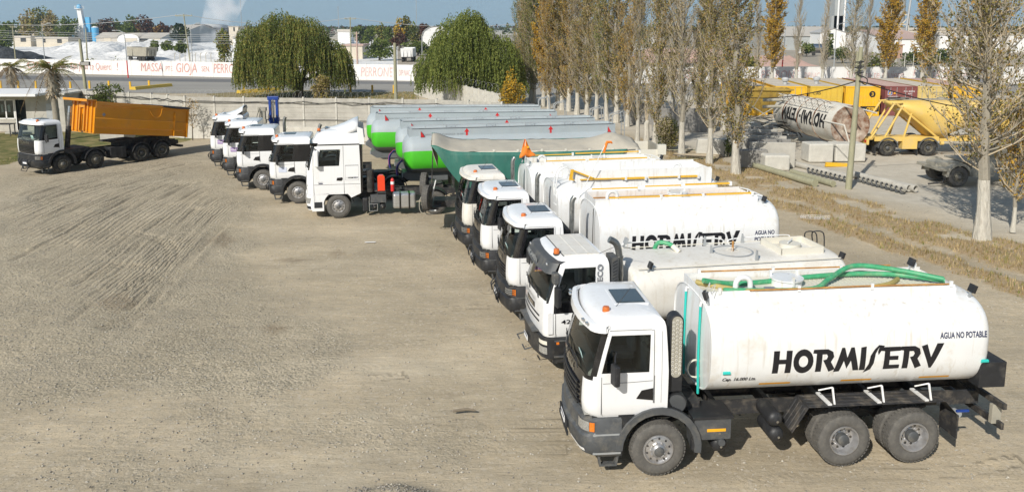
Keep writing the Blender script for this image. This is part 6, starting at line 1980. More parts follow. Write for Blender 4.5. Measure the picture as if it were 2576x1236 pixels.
mat('asphalt_dark', (.15, .15, .15), .85, var=.2, scale=.4, dirt=(.28, .27, .25), dirt_amt=.35, dirt_scale=.3, stretch=(.08, 1.5, 1))
mat('verge_earth', (.33, .28, .21), .95, var=.2, scale=.6, dirt=(.24, .20, .13), dirt_amt=.35)
mat('verge_grass', (.28, .22, .10), .95, var=.3, scale=.7, dirt=(.13, .13, .05), dirt_amt=.4, dirt_scale=.5, bump=.1, bump_scale=5)
mat('field_grey', (.38, .33, .26), .95, var=.2, scale=.08, dirt=(.20, .18, .12), dirt_amt=.35, dirt_scale=.04)
def band(nm, top, bot, z, m, x0=-600, x1=3200, n=24):
 """strip between two sight lines, each given at the photo's left and right"""
 P = []
 for k in range(n + 1):
  x = x0 + (x1 - x0) * k / n; P.append(G(x, np.interp(x, [t[0] for t in top], [t[1] for t in top])))
 for k in range(n, -1, -1):
  x = x0 + (x1 - x0) * k / n; P.append(G(x, np.interp(x, [t[0] for t in bot], [t[1] for t in bot])))
 return sheet(nm, P, z, m)
band('road', [(0, 180), (300, 187), (1100, 199), (1640, 208), (3200, 208)], [(0, 229), (600, 236), (1100, 240), (3200, 240)], .0, 'asphalt')
band('road_lane', [(0, 189), (300, 195), (1100, 207), (3200, 214)], [(0, 199), (300, 204), (1100, 213), (3200, 219)], .006, 'asphalt_dark')
band('verge', [(0, 174), (300, 182), (1100, 195), (1640, 203), (3200, 203)], [(0, 183), (300, 190), (1100, 201), (1640, 208), (3200, 209)], .01, 'verge_earth')
band('grass_verge', [(520, 236), (640, 229), (760, 227), (900, 232), (1040, 232)], [(520, 238), (640, 262), (1040, 266)], .014, 'verge_grass', 520, 1048)
band('grass_verge', [(-600, 222), (160, 223), (260, 228)], [(-600, 246), (160, 250), (260, 262)], .014, 'verge_grass', -600, 240)
def pick_v():
 p = G(random.uniform(600, 1045), random.uniform(231, 250)); return (p.x, p.y)
tufts(4000, pick_v, .06, .20, ['straw', 'leaf_straw', 'leaf_olive', 'leaf_green'], 'verge_tufts', 'dry grass on the road verge', wd=.04)
# far land
band('field', [(-600, 104), (3200, 100)], [(-600, 150), (0, 150), (1100, 166), (3200, 172)], .0, 'chalk', -900, 1000)
band('field', [(900, 90), (3400, 80)], [(900, 166), (3400, 200)], .004, 'field_grey', 1000, 3400)
# mountains behind the town
mat('mountain', (.12, .165, .185), .95, var=.15, scale=.0004)
rows = []
rx = np.linspace(-9000, 9000, 91)
ridge_h = []
for i, x in enumerate(rx):
 h0 = 520 + 60 * noise.noise(V((x * .0006, 0, 1))) + 60 * noise.noise(V((x * .002, 0, 2)))
 h0 += 500 * max(0, min(1, (x - 200) / 2500)) ** 1.2
 ridge_h.append(max(60, h0))
for j in range(9):
 v_ = j / 8
 rows.append([V((x, 9000 + 2600 * v_ + 300 * noise.noise(V((x * .001, v_ * 3, 0))), ridge_h[i] * (math.sin(v_ * PI / 2) ** 1.1) * (1 + .12 * noise.noise(V((x * .004, v_ * 6, 4)))) - 4)) for i, x in enumerate(rx)])
q = MB(); q.grid(rows, 'mountain'); tag(q.build('mountains', recalc=False), kind='structure')
# ================================================================ walls
def panel_wall(name, label, pts, h, m, cap_m, post=2.0, planks=5, plinth=0, th=.06, group=None, tilt=0):
 t = thing(name, label, 'wall', (pts[0][0], pts[0][1], 0), 0, group)
 o = V((pts[0][0], pts[0][1], 0))
 w_ = MB(); ps = MB(); pl = MB()
 for a_, b_ in zip(pts, pts[1:]):
  A, B = V((a_[0], a_[1], 0)) - o, V((b_[0], b_[1], 0)) - o
  d = (B - A); Ln = d.length; d.normalize(); rot = math.atan2(d.y, d.x)
  T = Matrix.Translation(A) @ Matrix.Rotation(rot, 4, 'Z')
  nseg = max(1, round(Ln / post)); sp = Ln / nseg
  for k in range(nseg):
   for j in range(planks):
    z0 = plinth + (h - plinth) * j / planks; z1 = plinth + (h - plinth) * (j + 1) / planks - .015
    off = random.uniform(-.008, .008)
    w_.box(k * sp + .05, (k + 1) * sp - .05, -th / 2 + off, th / 2 + off, z0, z1, m, T)
   ps.box(k * sp - .06, k * sp + .06, -th * 1.3, th * 1.3, 0, h + .08, cap_m, T)
  ps.box(Ln - .06, Ln + .06, -th * 1.3 - .002, th * 1.3 + .002, 0, h + .08, cap_m, T)
  if plinth: pl.box(0, Ln, -.25, .10, 0, plinth, 'concrete_pale', T)
 w_.build('panel', t); ps.build('post', t)
 if plinth: pl.build('plinth', t)
 return t, o
yw = [G(168, 225, 3.2), G(381, 236, 3.2), G(465, 243, 3.2), G(763, 246, 3.2), G(1098, 250, 3.2), G(1263, 258, 3.2)]
ywp = [(p.x, p.y) for p in yw]
panel_wall('concrete_wall', 'concrete panel wall with posts and pale plinth closing the yard behind the trucks', ywp, 3.2, 'concrete', 'concrete_pale', 2.4, 6, 1.0)
sw = [G(1043, 186, 2.6), G(1257, 236, 2.6)]
panel_wall('concrete_wall', 'concrete slab wall running from the road towards the willow', [(p.x, p.y) for p in sw], 2.6, 'concrete_pale', 'concrete_pale', 2.0, 1)
fw = [G(-420, 146, 2.55), G(0, 148, 2.55), G(535, 156, 2.55), G(1040, 163, 2.55)]
panel_wall('painted_wall', 'long whitewashed wall beyond the road with red painted slogans, left of the willows', [(p.x, p.y) for p in fw], 2.55, 'limewash', 'limewash', 4.2, 1)
fw2 = [G(1600, 168, 2.55), G(3200, 168, 2.55)]
panel_wall('painted_wall', 'long whitewashed wall with fainter red slogans behind the shipping containers', [(p.x, p.y) for p in fw2], 2.55, 'limewash', 'limewash', 4.2, 1)
walls = [o_ for o_ in bpy.data.objects if o_.name.startswith('painted_wall')]
def slogan(par, pts, words, m):
 """painted words: text, sight line x of first and last letter, height share"""
 for txt, xa, xb, z0, h_ in words:
  def onwall(px):
   # meet the sight plane with the wall line
   for a_, b_ in zip(pts, pts[1:]):
    r = ray(px, 170)
    A, B = V((a_.x, a_.y)), V((b_.x, b_.y))
    d = B - A; den = r.x * d.y - r.y * d.x
    if abs(den) < 1e-9: continue
    s = (A.x * r.y - A.y * r.x) / -den
    s = (r.y * A.x - r.x * A.y) / (r.x * d.y - r.y * d.x)
    if -.02 <= s <= 1.02: p = A + d * s; return V((p.x, p.y, 0)), V((d.x, d.y, 0)).normalized()
   return V((pts[0].x, pts[0].y, 0)), V((1, 0, 0))
  p0, d = onwall(xa); p1, _ = onwall(xb)
  nrm = V((d.y, -d.x, 0));
  mb = MB(); o0 = p0 + nrm * .075 + V((0, 0, z0))
  loc = par.location
  put_text(mb, txt, o0 - loc, (p1 - p0), (0, 0, 1), h_, m, width=(p1 - p0).length, shear=.12)
  mb.build('slogan', par)
slogan(walls[0], fw, [('PERRONE', 8, 128, .9, 1.25), ('DIP.NAC', 136, 170, 1.0, .8), ('San Juan te Quiero', 178, 281, .85, 1.25), ('!', 294, 298, .8, 1.4), ('MASSA', 355, 410, .75, 1.5), ('PTE.', 417, 436, .9, .85), ('GIOJA', 444, 496, .7, 1.6), ('SEN.', 507, 528, .9, .9), ('PERRONE', 538, 612, .7, 1.6), ('San Juan te Quiero', 780, 850, .9, 1.2)], 'graffiti_red')
slogan(walls[0], fw, [('PERRONE', 908, 988, .6, 1.5), ('DIP.NAC', 1003, 1032, .8, .95)], 'graffiti_faded')
slogan(walls[1], fw2, [('PERRONE', 1915, 2010, .75, 1.3), ('DIP.NAC', 2025, 2062, .9, .8), ('San Juan te Quiero', 2130, 2275, .8, 1.2), ('!', 2296, 2303, .7, 1.4), ('MASSA', 2335, 2405, .75, 1.4), ('PTE.', 2425, 2450, .9, .8), ('GIOJA', 2460, 2520, .75, 1.4), ('MASSA', 1690, 1750, .75, 1.4)], 'graffiti_faded')
# coils of razor wire
q = MB()
def coil(a_, b_, z, r, m, turns):
 pts = []
 for k in range(turns * 10):
  t = k / (turns * 10); th = k / 10 * 2 * PI
  p = V(a_).lerp(V(b_), t); pts.append(V((p.x + r * .25 * math.cos(th) + r * .8 * math.sin(th) * .9, p.y, z + r + r * math.cos(th))))
 q.tube(pts, .005, m, 3)
coil(yw[2], yw[3], 3.2, .28, 'wire_pale', 20); coil(yw[3], yw[5], 3.2, .28, 'wire_pale', 30); coil(yw[1], yw[2], 3.2, .28, 'wire_pale', 9); coil(sw[0], sw[1], 2.6, .4, 'wire_pale', 20)
tag(q.build('razor_wire', recalc=False), 'coils of razor wire along the top of the concrete wall', 'razor wire')
q = MB()
for k, z in enumerate((2.95, 2.88)):
 pts = []
 for i in range(len(yw) - 1):
  for t in np.linspace(0, 1, 9)[:-1]:
   p = yw[i].lerp(yw[i + 1], t); pts.append(V((p.x, p.y - .14, z - .12 * abs(math.sin((i * 8 + t * 8) * 1.3 + k)) + .05 * math.sin(i * 5 + t * 17 + k * 2))))
 q.tube(pts, .022, 'cable', 5)
pts = [V((yw[3].lerp(yw[4], t).x, yw[3].lerp(yw[4], t).y - .16, 1.55 + .03 * math.sin(t * 9))) for t in np.linspace(-.9, .6, 14)]
q.tube(pts, .025, 'cable', 5)
tag(q.build('cable_run', recalc=False), 'black cables sagging along the concrete wall', 'cable')
# ================================================================ hut
HB = thing('guard_hut', 'low grey guard hut with a thin white flat roof at the left edge', 'hut', (-36, 66, 0))
def hx(px, D=65): return AT(px, 250, D).x + 36
q = MB()
xa, xb = hx(-160), hx(160)
q.box(xa, hx(0) - .0, -1, 3.2, 0, 1.0, 'concrete'); q.box(hx(0), hx(35), -1, 3.2, 0, 1.0, 'concrete')
q.box(hx(63), xb, -1, 3.2, 0, 3.0, 'concrete'); q.box(xa, hx(63), -1, 3.2, 2.62, 3.0, 'concrete'); q.box(xa, hx(-40), -1, 3.2, 1.0, 2.62, 'concrete')
q.box(xa, xb - .01, 2.9, 3.19, 0, 2.99, 'concrete'); q.box(hx(35), hx(38), -1, -.8, 0, 2.62, 'concrete')
q.box(hx(-40), hx(35), -1.04, -.85, .98, 1.06, 'concrete_pale')
q.build('wall', HB)
q = MB(); q.box(xa - .4, hx(119), -2.6, 3.4, 3.02, 3.22, 'wall_white'); q.box(hx(119), xb + .2, -1.2, 3.4, 3.02, 3.16, 'concrete_pale'); q.build('roof', HB)
q = MB()
for px in (-38, -8, 12, 33): q.box(hx(px) - .05, hx(px) + .05, -.98, -.90, 1.06, 2.62, 'wall_white')
q.box(hx(-38), hx(33), -.98, -.90, 1.06, 1.12, 'wall_white'); q.box(hx(-38), hx(33), -.98, -.90, 2.56, 2.62, 'wall_white'); wo = q.build('window', HB)
q = MB(); q.box(hx(-37), hx(33), -.95, -.94, 1.1, 2.58, 'cab_glass'); q.build('pane', wo)
q = MB(); q.box(hx(16), hx(23), -.94, -.93, 1.6, 2.2, 'white_sign'); q.box(hx(0), hx(5), -.94, -.93, 1.6, 2.2, 'white_sign'); q.build('notice', wo)
q = MB(); q.box(hx(38), hx(63), -.4, -.36, 0, 2.62, 'opening'); q.box(hx(36.5), hx(38), -1.02, -.8, 0, 2.62, 'wall_white'); q.build('doorway', HB)
q = MB(); q.box(hx(115), hx(135), -1.05, -1.01, 0, 2.3, 'galvanised'); q.build('door', HB)
q = MB(); q.box(hx(28), hx(120), -2.2, -1.01, -.02, .12, 'concrete'); q.build('step', HB)
tb = thing('table', 'small table standing outside the guard hut', 'table', (AT(12, 320, 62.5).x, 62.5, 0))
q = MB(); q.box(-.9, .7, -.4, .4, .92, .97, 'chassis'); q.build('tabletop', tb)
for x in (-.8, .6):
 for y in (-.3, .3): q = MB(); q.box(x - .03, x + .03, y - .03, y + .03, 0, .92, 'chassis'); q.build('leg', tb)
wt = AT(343, 268, 63.5)
q = MB(); q.cyl((0, 0, 0), (0, 0, 1.0), .85, 'sky_blue_paint', n=32); q.cyl((0, 0, 1.0), (0, 0, 1.1), .9, 'sky_blue_paint', n=32); q.lathe([(0, .3), (.08, .28), (.1, 0)], (.1, 0, 1.1), (0, 0, 1), 'wire_pale', 20)
o_ = q.build('water_drum'); o_.location = (wt.x, 60.2, 1.5); tag(o_, 'sky blue round water tank showing over the tipper body', 'water tank')
q = MB(); q.box(-.9, .9, -.9, .9, 0, 1.5, 'concrete'); o_ = q.build('tank_stand'); o_.location = (wt.x, 60.2, 0); tag(o_, 'concrete block stand under the sky blue water tank', 'stand')
# ================================================================ bollards, barriers, poles and lamps
first = None
ORD = 'first second third fourth fifth sixth seventh eighth ninth tenth eleventh twelfth thirteenth fourteenth fifteenth sixteenth'.split()
for px, py in ((3, 222), (47, 222), (91, 223), (178, 225), (226, 223), (275, 223), (329, 225), (376, 222), (614, 229), (675, 231), (828, 233), (882, 234), (937, 235), (991, 235)):
 if first is None:
  q = MB(); q.box(-.12, .12, -.09, .09, 0, 1.05, 'yellow_box'); q.prism([(-.12, 1.05), (.12, 1.05), (.08, 1.10), (-.08, 1.10)], 'y', -.09, .09, 'yellow_box'); first = o_ = q.build('bollard', bevel=.02)
  tag(o_, 'square yellow post standing along the road side', 'bollard', 'yellow posts along the road')
 else: o_ = first.copy(); COL.objects.link(o_)
 p = G(px, py); o_.location = (p.x, p.y, 0); o_.rotation_euler = (0, R(random.uniform(-2, 2)), 0); nb_ = globals().get('nb_', -1) + 1
 o_['label'] = 'square yellow road side post, %s from the left of the photo' % ORD[nb_]
for (a_, b_, lab) in (((335, 226), (428, 217), 'long yellow kerb beam lying on the road behind the water drum'), ((600, 235), (700, 228), 'long yellow kerb beam in front of the left willow')):
 A, B = G(*a_), G(*b_)
 q = MB(); L_ = (B - A).length; q.prism([(-.5, 0), (.5, 0), (.35, .42), (-.35, .42)], 'x', 0, L_, 'ochre_box'); o_ = q.build('kerb_beam', bevel=.02)
 o_.location = A; o_.rotation_euler = (0, 0, math.atan2(B.y - A.y, B.x - A.x)); tag(o_, lab, 'barrier')
def pole(nm, label, cat, base, top, r0, r1, m, group=None):
 q = MB(); b_ = V(base); t_ = V(top) - b_
 q.tube([V((0, 0, -.05)), t_ * .5, t_], [r0, (r0 + r1) / 2, r1], m, 10); o_ = q.build(nm); o_.location = b_; return tag(o_, label, cat, group)
D_ = 71
b_ = AT(213, 240, D_); t_ = AT(201, 99, D_)
o_ = pole('light_pole', 'wooden pole with a floodlight behind the orange tipper', 'pole', (b_.x + .25, D_, 0), t_, .16, .12, 'wood_pole')
q = MB(); q.box(-.05, .75, -.35, -.15, -.1, .25, 'black_plastic'); q.box(.0, .70, -.36, -.351, -.05, .2, 'lens'); fl = q.build('floodlight', o_); fl.location = (t_.x - b_.x - .25 + .1, 0, t_.z - 2.2)
b_ = AT(993, 236, 97)
pole('pole', 'plain wooden pole rising from the verge between the two willows', 'pole', (AT(996, 268, 62.5).x, 62.5, 0), AT(993, 108, 62.5), .15, .12, 'wood_pole')
for (x0, y0, x1, y1, lab) in ((323, 194, 314, 92, 'street lamp with red painted foot left of the willow'), (1965, 192, 1965, 128, 'street lamp with red painted foot behind the yellow containers')):
 p = G(x0, y0 + 2) if x0 < 1000 else AT(x0, y0, 124); D2 = p.y
 t = thing('street_lamp', lab, 'street lamp', (p.x, D2, 0), 0)
 q1 = AT(x1, y1, D2)
 mid = V((0, 0, 3.2)); tp = V((q1.x - p.x, 0, q1.z))
 if x0 > 1000: tp = V((.3, 0, 8.3))
 m_ = V((0, 0, 0)).lerp(tp, .42)
 q = MB(); q.tube([V((0, 0, 0)), m_], [.11, .10], 'red_paint', 8); q.build('painted_foot', t)
 q = MB(); q.tube([m_, tp, tp + V((-.25, 0, .7)), tp + V((-.9, 0, 1.0)), tp + V((-1.5, 0, 1.0))] if x0 < 1000 else [m_, tp, tp + V((.2, 0, .7)), tp + V((.8, 0, 1.0)), tp + V((1.5, 0, 1.0))], [.09, .07, .06, .05, .05], 'galvanised', 8); q.build('pole', t)
 s_ = -1 if x0 < 1000 else 1
 q = MB(); q.box(min(s_ * 1.4, s_ * 2.0) + tp.x, max(s_ * 1.4, s_ * 2.0) + tp.x, -.14, .14, tp.z + .93, tp.z + 1.06, 'galvanised'); q.build('lamp_head', t)
# ================================================================ trees
def leaf(mb, p, s, m, elong=1.0):
 d = V((random.uniform(-1, 1), random.uniform(-1, 1), random.uniform(-1, 1)))
 if d.length < .1: d = V((1, 0, 0))
 d.normalize(); u, w_ = basis(d)
 a = random.random() * 6.28
 e1 = (u * math.cos(a) + w_ * math.sin(a)) * s * elong; e2 = (w_ * math.cos(a) - u * math.sin(a)) * s
 mb.add([p - e1, p + e2 * .6, p + e1, p - e2 * .6], [(0, 1, 2, 3)], m)
class TM(MB):
 def twig(s, p, q, r, m):
  d = (q - p);
  if d.length < 1e-6: return
  u, w_ = basis(d)
  s.add([p + u * r, p - u * r * .5 + w_ * r * .86, p - u * r * .5 - w_ * r * .86, q], [(0, 1, 3), (1, 2, 3), (2, 0, 3)], m)
def poplar_proto(h, rad, z0, mode, seed, nb=64, whitewash=True, lf=1.0, leaf_s=.055, tr=.20):
 random.seed(seed)
 t = TM()
 n = 12
 wob = [V((.10 * noise.noise(V((k * .5, seed, 0))), .10 * noise.noise(V((k * .5, seed, 5))), 0)) * k * .5 for k in range(n)]
 zs = [h * .96 * (k / (n - 1)) ** 1.0 for k in range(n)]
 pts = [V((0, 0, z)) + w_ for z, w_ in zip(zs, wob)]
 rs = [tr * (1.35 if k == 0 else 1) * (1 - .9 * (k / (n - 1)) ** .8) + .015 for k in range(n)]
 c = 2
 t.tube(pts[:c + 1], rs[:c + 1], 'bark_white' if whitewash else 'bark_grey', 9, caps=False); t.tube(pts[c:], rs[c:], 'bark_grey', 7, caps=False)
 cr = TM()
 def at(z):
  k = min(n - 2, max(0, int(z / (h * .96) * (n - 1)))); a = z / (h * .96) * (n - 1) - k
  return pts[k].lerp(pts[k + 1], min(1, a))
 pal = {'bare': (['leaf_olive', 'leaf_straw', 'leaf_olive_dark'], .45), 'olive': (['leaf_olive', 'leaf_olive', 'leaf_olive_dark', 'leaf_rust', 'leaf_straw'], 1.6), 'gold': (['leaf_gold', 'leaf_gold', 'leaf_rust', 'leaf_olive'], 1.8), 'rust': (['leaf_rust', 'leaf_olive', 'leaf_straw', 'leaf_gold'], 1.7), 'green': (['leaf_green', 'leaf_green_dark', 'leaf_olive', 'leaf_light'], 1.3)}[mode]
 for b in range(nb):
  u = (b + random.random()) / nb
  z = z0 + (h - z0 - 1.2) * u ** .9
  a = random.random() * 2 * PI
  L_ = random.uniform(1.2, 2.9) * (1 - .45 * u) * (h / 13) ** .5
  out = rad * random.uniform(.35, 1.05) * (1 - .55 * u ** 2) * min(1, .7 + u * 3)
  p0 = at(z); rad_d = V((math.cos(a), math.sin(a), 0))
  P = [p0, p0 + rad_d * out * .5 + V((0, 0, L_ * .28)), p0 + rad_d * out * .85 + V((0, 0, L_ * .62)), p0 + rad_d * out + V((0, 0, L_))]
  r0 = .030 * (1 - .6 * u) + .008
  cr.tube(P, [r0, r0 * .7, r0 * .45, .005], 'bark_grey' if b % 3 else 'twig', 4, caps=False, sm=False)
  bare = random.random() < (.55 if mode == 'bare' else .22)
  for k in range(19):
   s_ = random.random(); i = min(2, int(s_ * 3)); q = P[i].lerp(P[i + 1], s_ * 3 - i)
   d = (rad_d.cross(V((0, 0, 1))) * random.uniform(-.55, .55) + rad_d * random.uniform(-.1, .55) + V((0, 0, random.uniform(.5, 1.1)))).normalized()
   e = q + d * random.uniform(.3, .85)
   cr.twig(q, e, random.uniform(.007, .012), 'twig' if random.random() < .7 else 'twig_dark')
   if not bare or random.random() < .2:
    for j in range(int(5 * pal[1] * lf * random.uniform(.3, 1.7))):
     leaf(cr, q.lerp(e, random.random()) + V((random.uniform(-.12, .12), random.uniform(-.12, .12), random.uniform(-.12, .12))), leaf_s * random.uniform(.7, 1.4), pal[0][int(random.random() ** 1.3 * len(pal[0]))])
 T_ = t.build('trunk'); C_ = cr.build('crown', recalc=False)
 out = (T_.data, C_.data)
 bpy.data.objects.remove(T_); bpy.data.objects.remove(C_)
 return out
PP = {
 'bare': [poplar_proto(13.5, 1.55, 2.0, 'bare', 1, nb=120), poplar_proto(12.5, 1.4, 1.3, 'bare', 2, nb=100)],
 'olive': [poplar_proto(14, 1.7, 1.4, 'olive', 3, nb=120, lf=.7), poplar_proto(13, 1.8, 1.6, 'olive', 4, nb=120, lf=.55)],
 'rust': [poplar_proto(14, 1.7, .9, 'rust', 5, nb=130, lf=.8), poplar_proto(13, 1.6, .8, 'olive', 15, nb=130), poplar_proto(12.5, 1.5, 1.1, 'green', 16, nb=110, lf=.8), poplar_proto(13.5, 1.5, 1.2, 'bare', 17, nb=130)],
 'gold': [poplar_proto(14, 1.5, 1.5, 'gold', 6, nb=110, leaf_s=.085)],
 'thin': [poplar_proto(12, .8, 1.3, 'bare', 8, nb=80, lf=.3)],
}
def poplar(pos, kind, label, s=1.0, sz=1.0, var=0, lean=0.0, group='poplars in the row beside the yard', name='poplar_tree'):
 tr_, cr_ = PP[kind][var % len(PP[kind])]
 t = thing(name, label, 'tree', pos, random.random() * 6.28, group)
 t.scale = (s, s, sz); t.rotation_euler = (random.uniform(-.035, .035), lean + random.uniform(-.035, .035), t.rotation_euler[2])
 link('trunk', tr_, t); link('crown', cr_, t)
 return t
random.seed(21)
rowA = [
 ((1648, 373), 'olive', 0, 'poplar with a slim whitewashed trunk right of the green bush', .95),
 ((1715, 395), 'bare', 0, 'bare grey poplar fanning out from a thick whitewashed trunk', 1.0),
 ((1784, 411), 'olive', 1, 'poplar with thin olive foliage right behind the jersey barrier', .9),
 ((1851, 438), 'olive', 0, 'tall poplar with a flared white trunk at the concrete slabs', 1.1),
 ((1603, 362), 'bare', 1, 'thin bare poplar at the rear end of the green trailers', .8),
]
for (px, py), kd, vv, lb, s in rowA:
 poplar(G(px, py), kd, lb, s, 1.0, vv)
for i, (px, py, kd) in enumerate(((1577, 318, 'rust'), (1550, 308, 'rust'), (1526, 304, 'rust'), (1500, 300, 'olive'), (1476, 292, 'rust'), (1451, 288, 'bare'), (1430, 280, 'rust'), (1414, 276, 'rust'), (1402, 271, 'olive'), (1381, 275, 'rust'), (1366, 268, 'gold'), (1345, 264, 'rust'), (1335, 261, 'olive'), (1318, 256, 'rust'), (1305, 250, 'rust'))):
 poplar(G(px, py), kd, 'poplar of the dense row behind the green trailers, %s from the right' % ORD[i], random.uniform(.85, 1.25), random.uniform(.85, 1.2), i + (i // 3), group='poplars packed behind the green trailers')
for i, (px, D_, kd, lb) in enumerate(((1690, 70, 'bare', 'bare poplar standing behind the front row, above the green bush'), (1760, 74, 'rust', 'brownish poplar behind the front row, left of the hopper'), (1820, 66, 'bare', 'bare poplar behind the flared white trunk'), (1655, 66, 'rust', 'brown leaved poplar rising behind the slim whitewashed one'))):
 p = AT(px, 300, D_); poplar((p.x, D_, 0), kd, lb, 1.05, 1.0, i)
far = [(1941, 'gold', 'golden brown poplar behind the yellow containers, right of the lamp'), (2002, 'thin', 'thin pale poplar against the whitewashed wall, above the vent'), (2068, 'thin', 'thin pale poplar in front of the arched hangar'), (2140, 'rust', 'brownish poplar behind the leaning utility pole'), (2172, 'thin', 'thin grey poplar just right of the utility pole'), (2225, 'gold', 'bright orange poplar behind the maroon container'), (2318, 'gold', 'orange topped poplar behind the pale tan container'), (2340, 'thin', 'forked pale poplar left of the slogan MASSA'), (2405, 'thin', 'thin bare poplar right of the forked one'), (2450, 'rust', 'brown poplar behind the rightmost yellow container'), (2520, 'thin', 'bare poplar near the right edge by the wall'), (1905, 'thin', 'bare poplar left of the golden brown one')]
for i, (px, kd, lb) in enumerate(far):
 D_ = 116 if kd == 'thin' else 112
 p = AT(px, 200, D_); poplar((p.x, D_, 0), kd, lb, 1.35 if kd != 'thin' else 1.2, 1.15, i, group='poplars in front of the far wall')
# big tree at the right
bp = poplar_proto(14, 2.7, 2.7, 'olive', 31, nb=210, lf=.38, leaf_s=.06, tr=.27)
PP['big'] = [bp]
poplar(G(2470, 600), 'big', 'largest poplar with a thick cracked white trunk leaning right, standing alone', 1.0, 1.0, 0, R(4))
p = AT(2620, 450, 34); PP['side'] = [poplar_proto(11, 2.0, 1.6, 'olive', 33, nb=130, lf=.7, leaf_s=.06)]
poplar((p.x, 34, 0), 'side', 'leafy poplar at the right edge beside the dusty trailer', 1.0)
PP['sap'] = [poplar_proto(6.2, 1.1, 1.2, 'gold', 35, nb=40, lf=.5, leaf_s=.05, tr=.08)]
p = AT(2560, 450, 32.5); poplar((p.x, 32.5, 0), 'sap', 'sapling with a few yellow leaves in front of the dusty trailer', 1.0, name='sapling')
# lopped stump
def stump():
 p = G(1625, 371); t = thing('tree_stump', 'lopped tree stump with a few upright shoots beside the slim poplar', 'tree stump', p)
 q = MB(); q.tube([(0, 0, 0), (.03, 0, .9), (.0, .05, 1.7), (.1, .03, 1.95)], [.26, .2, .2, .14], 'bark_white', 9); q.build('trunk', t)
 q = TM()
 for k in range(9): q.tube([V((random.uniform(-.1, .1), 0, 1.8)), V((random.uniform(-.25, .25), random.uniform(-.1, .1), 2.8)), V((random.uniform(-.3, .35), random.uniform(-.2, .2), 4 + random.random()))], [.03, .02, .008], 'twig', 4, sm=False)
 q.build('shoot', t, recalc=False)
stump()
# ---------------------------------------------------------------- weeping trees
def weeping(pos, label, cr, top, n, seed, mats_, lobes, trunk, low=1.6, strand=(1.5, 3.6), lw=.055, ll=.18, group=None):
 random.seed(seed)
 t = thing('willow_tree', label, 'tree', pos, 0, group)
 q = MB()
 for pts, rs in trunk: q.tube(bez(pts, 5), list(np.interp(np.linspace(0, 1, (len(pts) - 1) * 5 + 1), np.linspace(0, 1, len(rs)), rs)), 'bark_dark', 8)
 q.build('trunk', t)
 c = TM()
 for k in range(n):
  lx, ly, lz, lrx, lry, lrz, wgt = random.choices(lobes, [l[6] for l in lobes])[0]
  # a start on the lobe's upper shell or inside it
  a = random.random() * 2 * PI; el = math.asin(random.random() ** .8) if random.random() < .85 else 0
  rr = random.uniform(.72, 1.0) if random.random() < .75 else random.uniform(.2, .8)
  nz_ = 1 + .16 * noise.noise(V((math.cos(a) * 2, math.sin(a) * 2 + el * 2, seed + lx)))
  o = V((lx + lrx * rr * nz_ * math.cos(a) * math.cos(el), ly + lry * rr * nz_ * math.sin(a) * math.cos(el), lz + lrz * rr * nz_ * math.sin(el)))
  outd = V((math.cos(a), math.sin(a), 0))
  L_ = random.uniform(*strand) * (.45 + .75 * (1 - math.sin(el)))
  L_ = min(L_, max(.4, o.z - low - random.random() * 1.2))
  cl = noise.noise(V((a * 2.2, el * 3, seed * 1.7 + lx)))
  ms = mats_[0] if cl > .10 else (mats_[1] if cl > -.18 else mats_[2])
  sway = V((random.uniform(-.14, .14), random.uniform(-.14, .14), 0))
  steps = int(L_ / .085)
  arcr = random.uniform(.2, .55)
  for j in range(steps):
   u = j / steps
   p = o + outd * arcr * min(1, u * 2.4) ** .7 + V((0, 0, arcr * .45 * math.sin(min(1, u * 3) * PI) - u * L_)) + sway * u * L_
   d = V((random.uniform(-.5, .5), random.uniform(-.5, .5), -1)).normalized()
   sd = d.cross(V((random.uniform(-1, 1), random.uniform(-1, 1), 0))).normalized()
   m = random.choice(ms)
   s1 = ll * random.uniform(.7, 1.5)
   c.add([p, p + d * s1 * .5 + sd * lw, p + d * s1, p + d * s1 * .5 - sd * lw], [(0, 1, 2, 3)], m)
 c.build('crown', t, recalc=False)
 return t
GM = (['leaf_light', 'leaf_green', 'leaf_olive'], ['leaf_green', 'leaf_green', 'leaf_olive', 'leaf_green_dark'], ['leaf_green_dark', 'leaf_green', 'leaf_olive_dark'])
b_ = G(735, 246)
weeping((b_.x, b_.y, 0), 'broad weeping willow with a dark double trunk, behind the far tractors', 7, 10.6, 4600, 5, GM,
 [(-3.6, 0, 6.0, 2.9, 3.2, 3.2, 1.1), (-.8, 0, 6.9, 3.2, 3.4, 3.7, 1.4), (2.0, 0, 6.3, 2.8, 3.2, 3.6, 1.1), (4.6, 0, 4.6, 2.7, 2.8, 2.7, .8), (-4.6, 0, 4.2, 2.0, 2.4, 2.2, .9), (5.8, .3, 3.2, 1.7, 2, 1.6, .3), (-.6, -2.2, 3.6, 2.2, 1.4, 2.0, .8)],
 [([(.5, 0, 0), (.3, 0, 2.2), (-1.2, .2, 4.4), (-2.8, 0, 6.5)], [.42, .34, .22, .1]), ([(1.0, 0, 0), (1.3, 0, 2.0), (2.2, .2, 4), (4.4, 0, 5.4)], [.36, .3, .2, .08]), ([(.6, 0, 1), (.2, 0, 4), (-.2, 0, 8.5)], [.3, .22, .08]), ([(1.3, 0, 2), (3.4, -.3, 2.9), (5.6, -.2, 4.0)], [.2, .15, .06])], low=.7)
p2 = AT(1182, 240, 84)
GM2 = (['leaf_light', 'leaf_green', 'leaf_green'], ['leaf_green', 'leaf_green', 'leaf_light'], ['leaf_green_dark', 'leaf_green', 'leaf_green'])
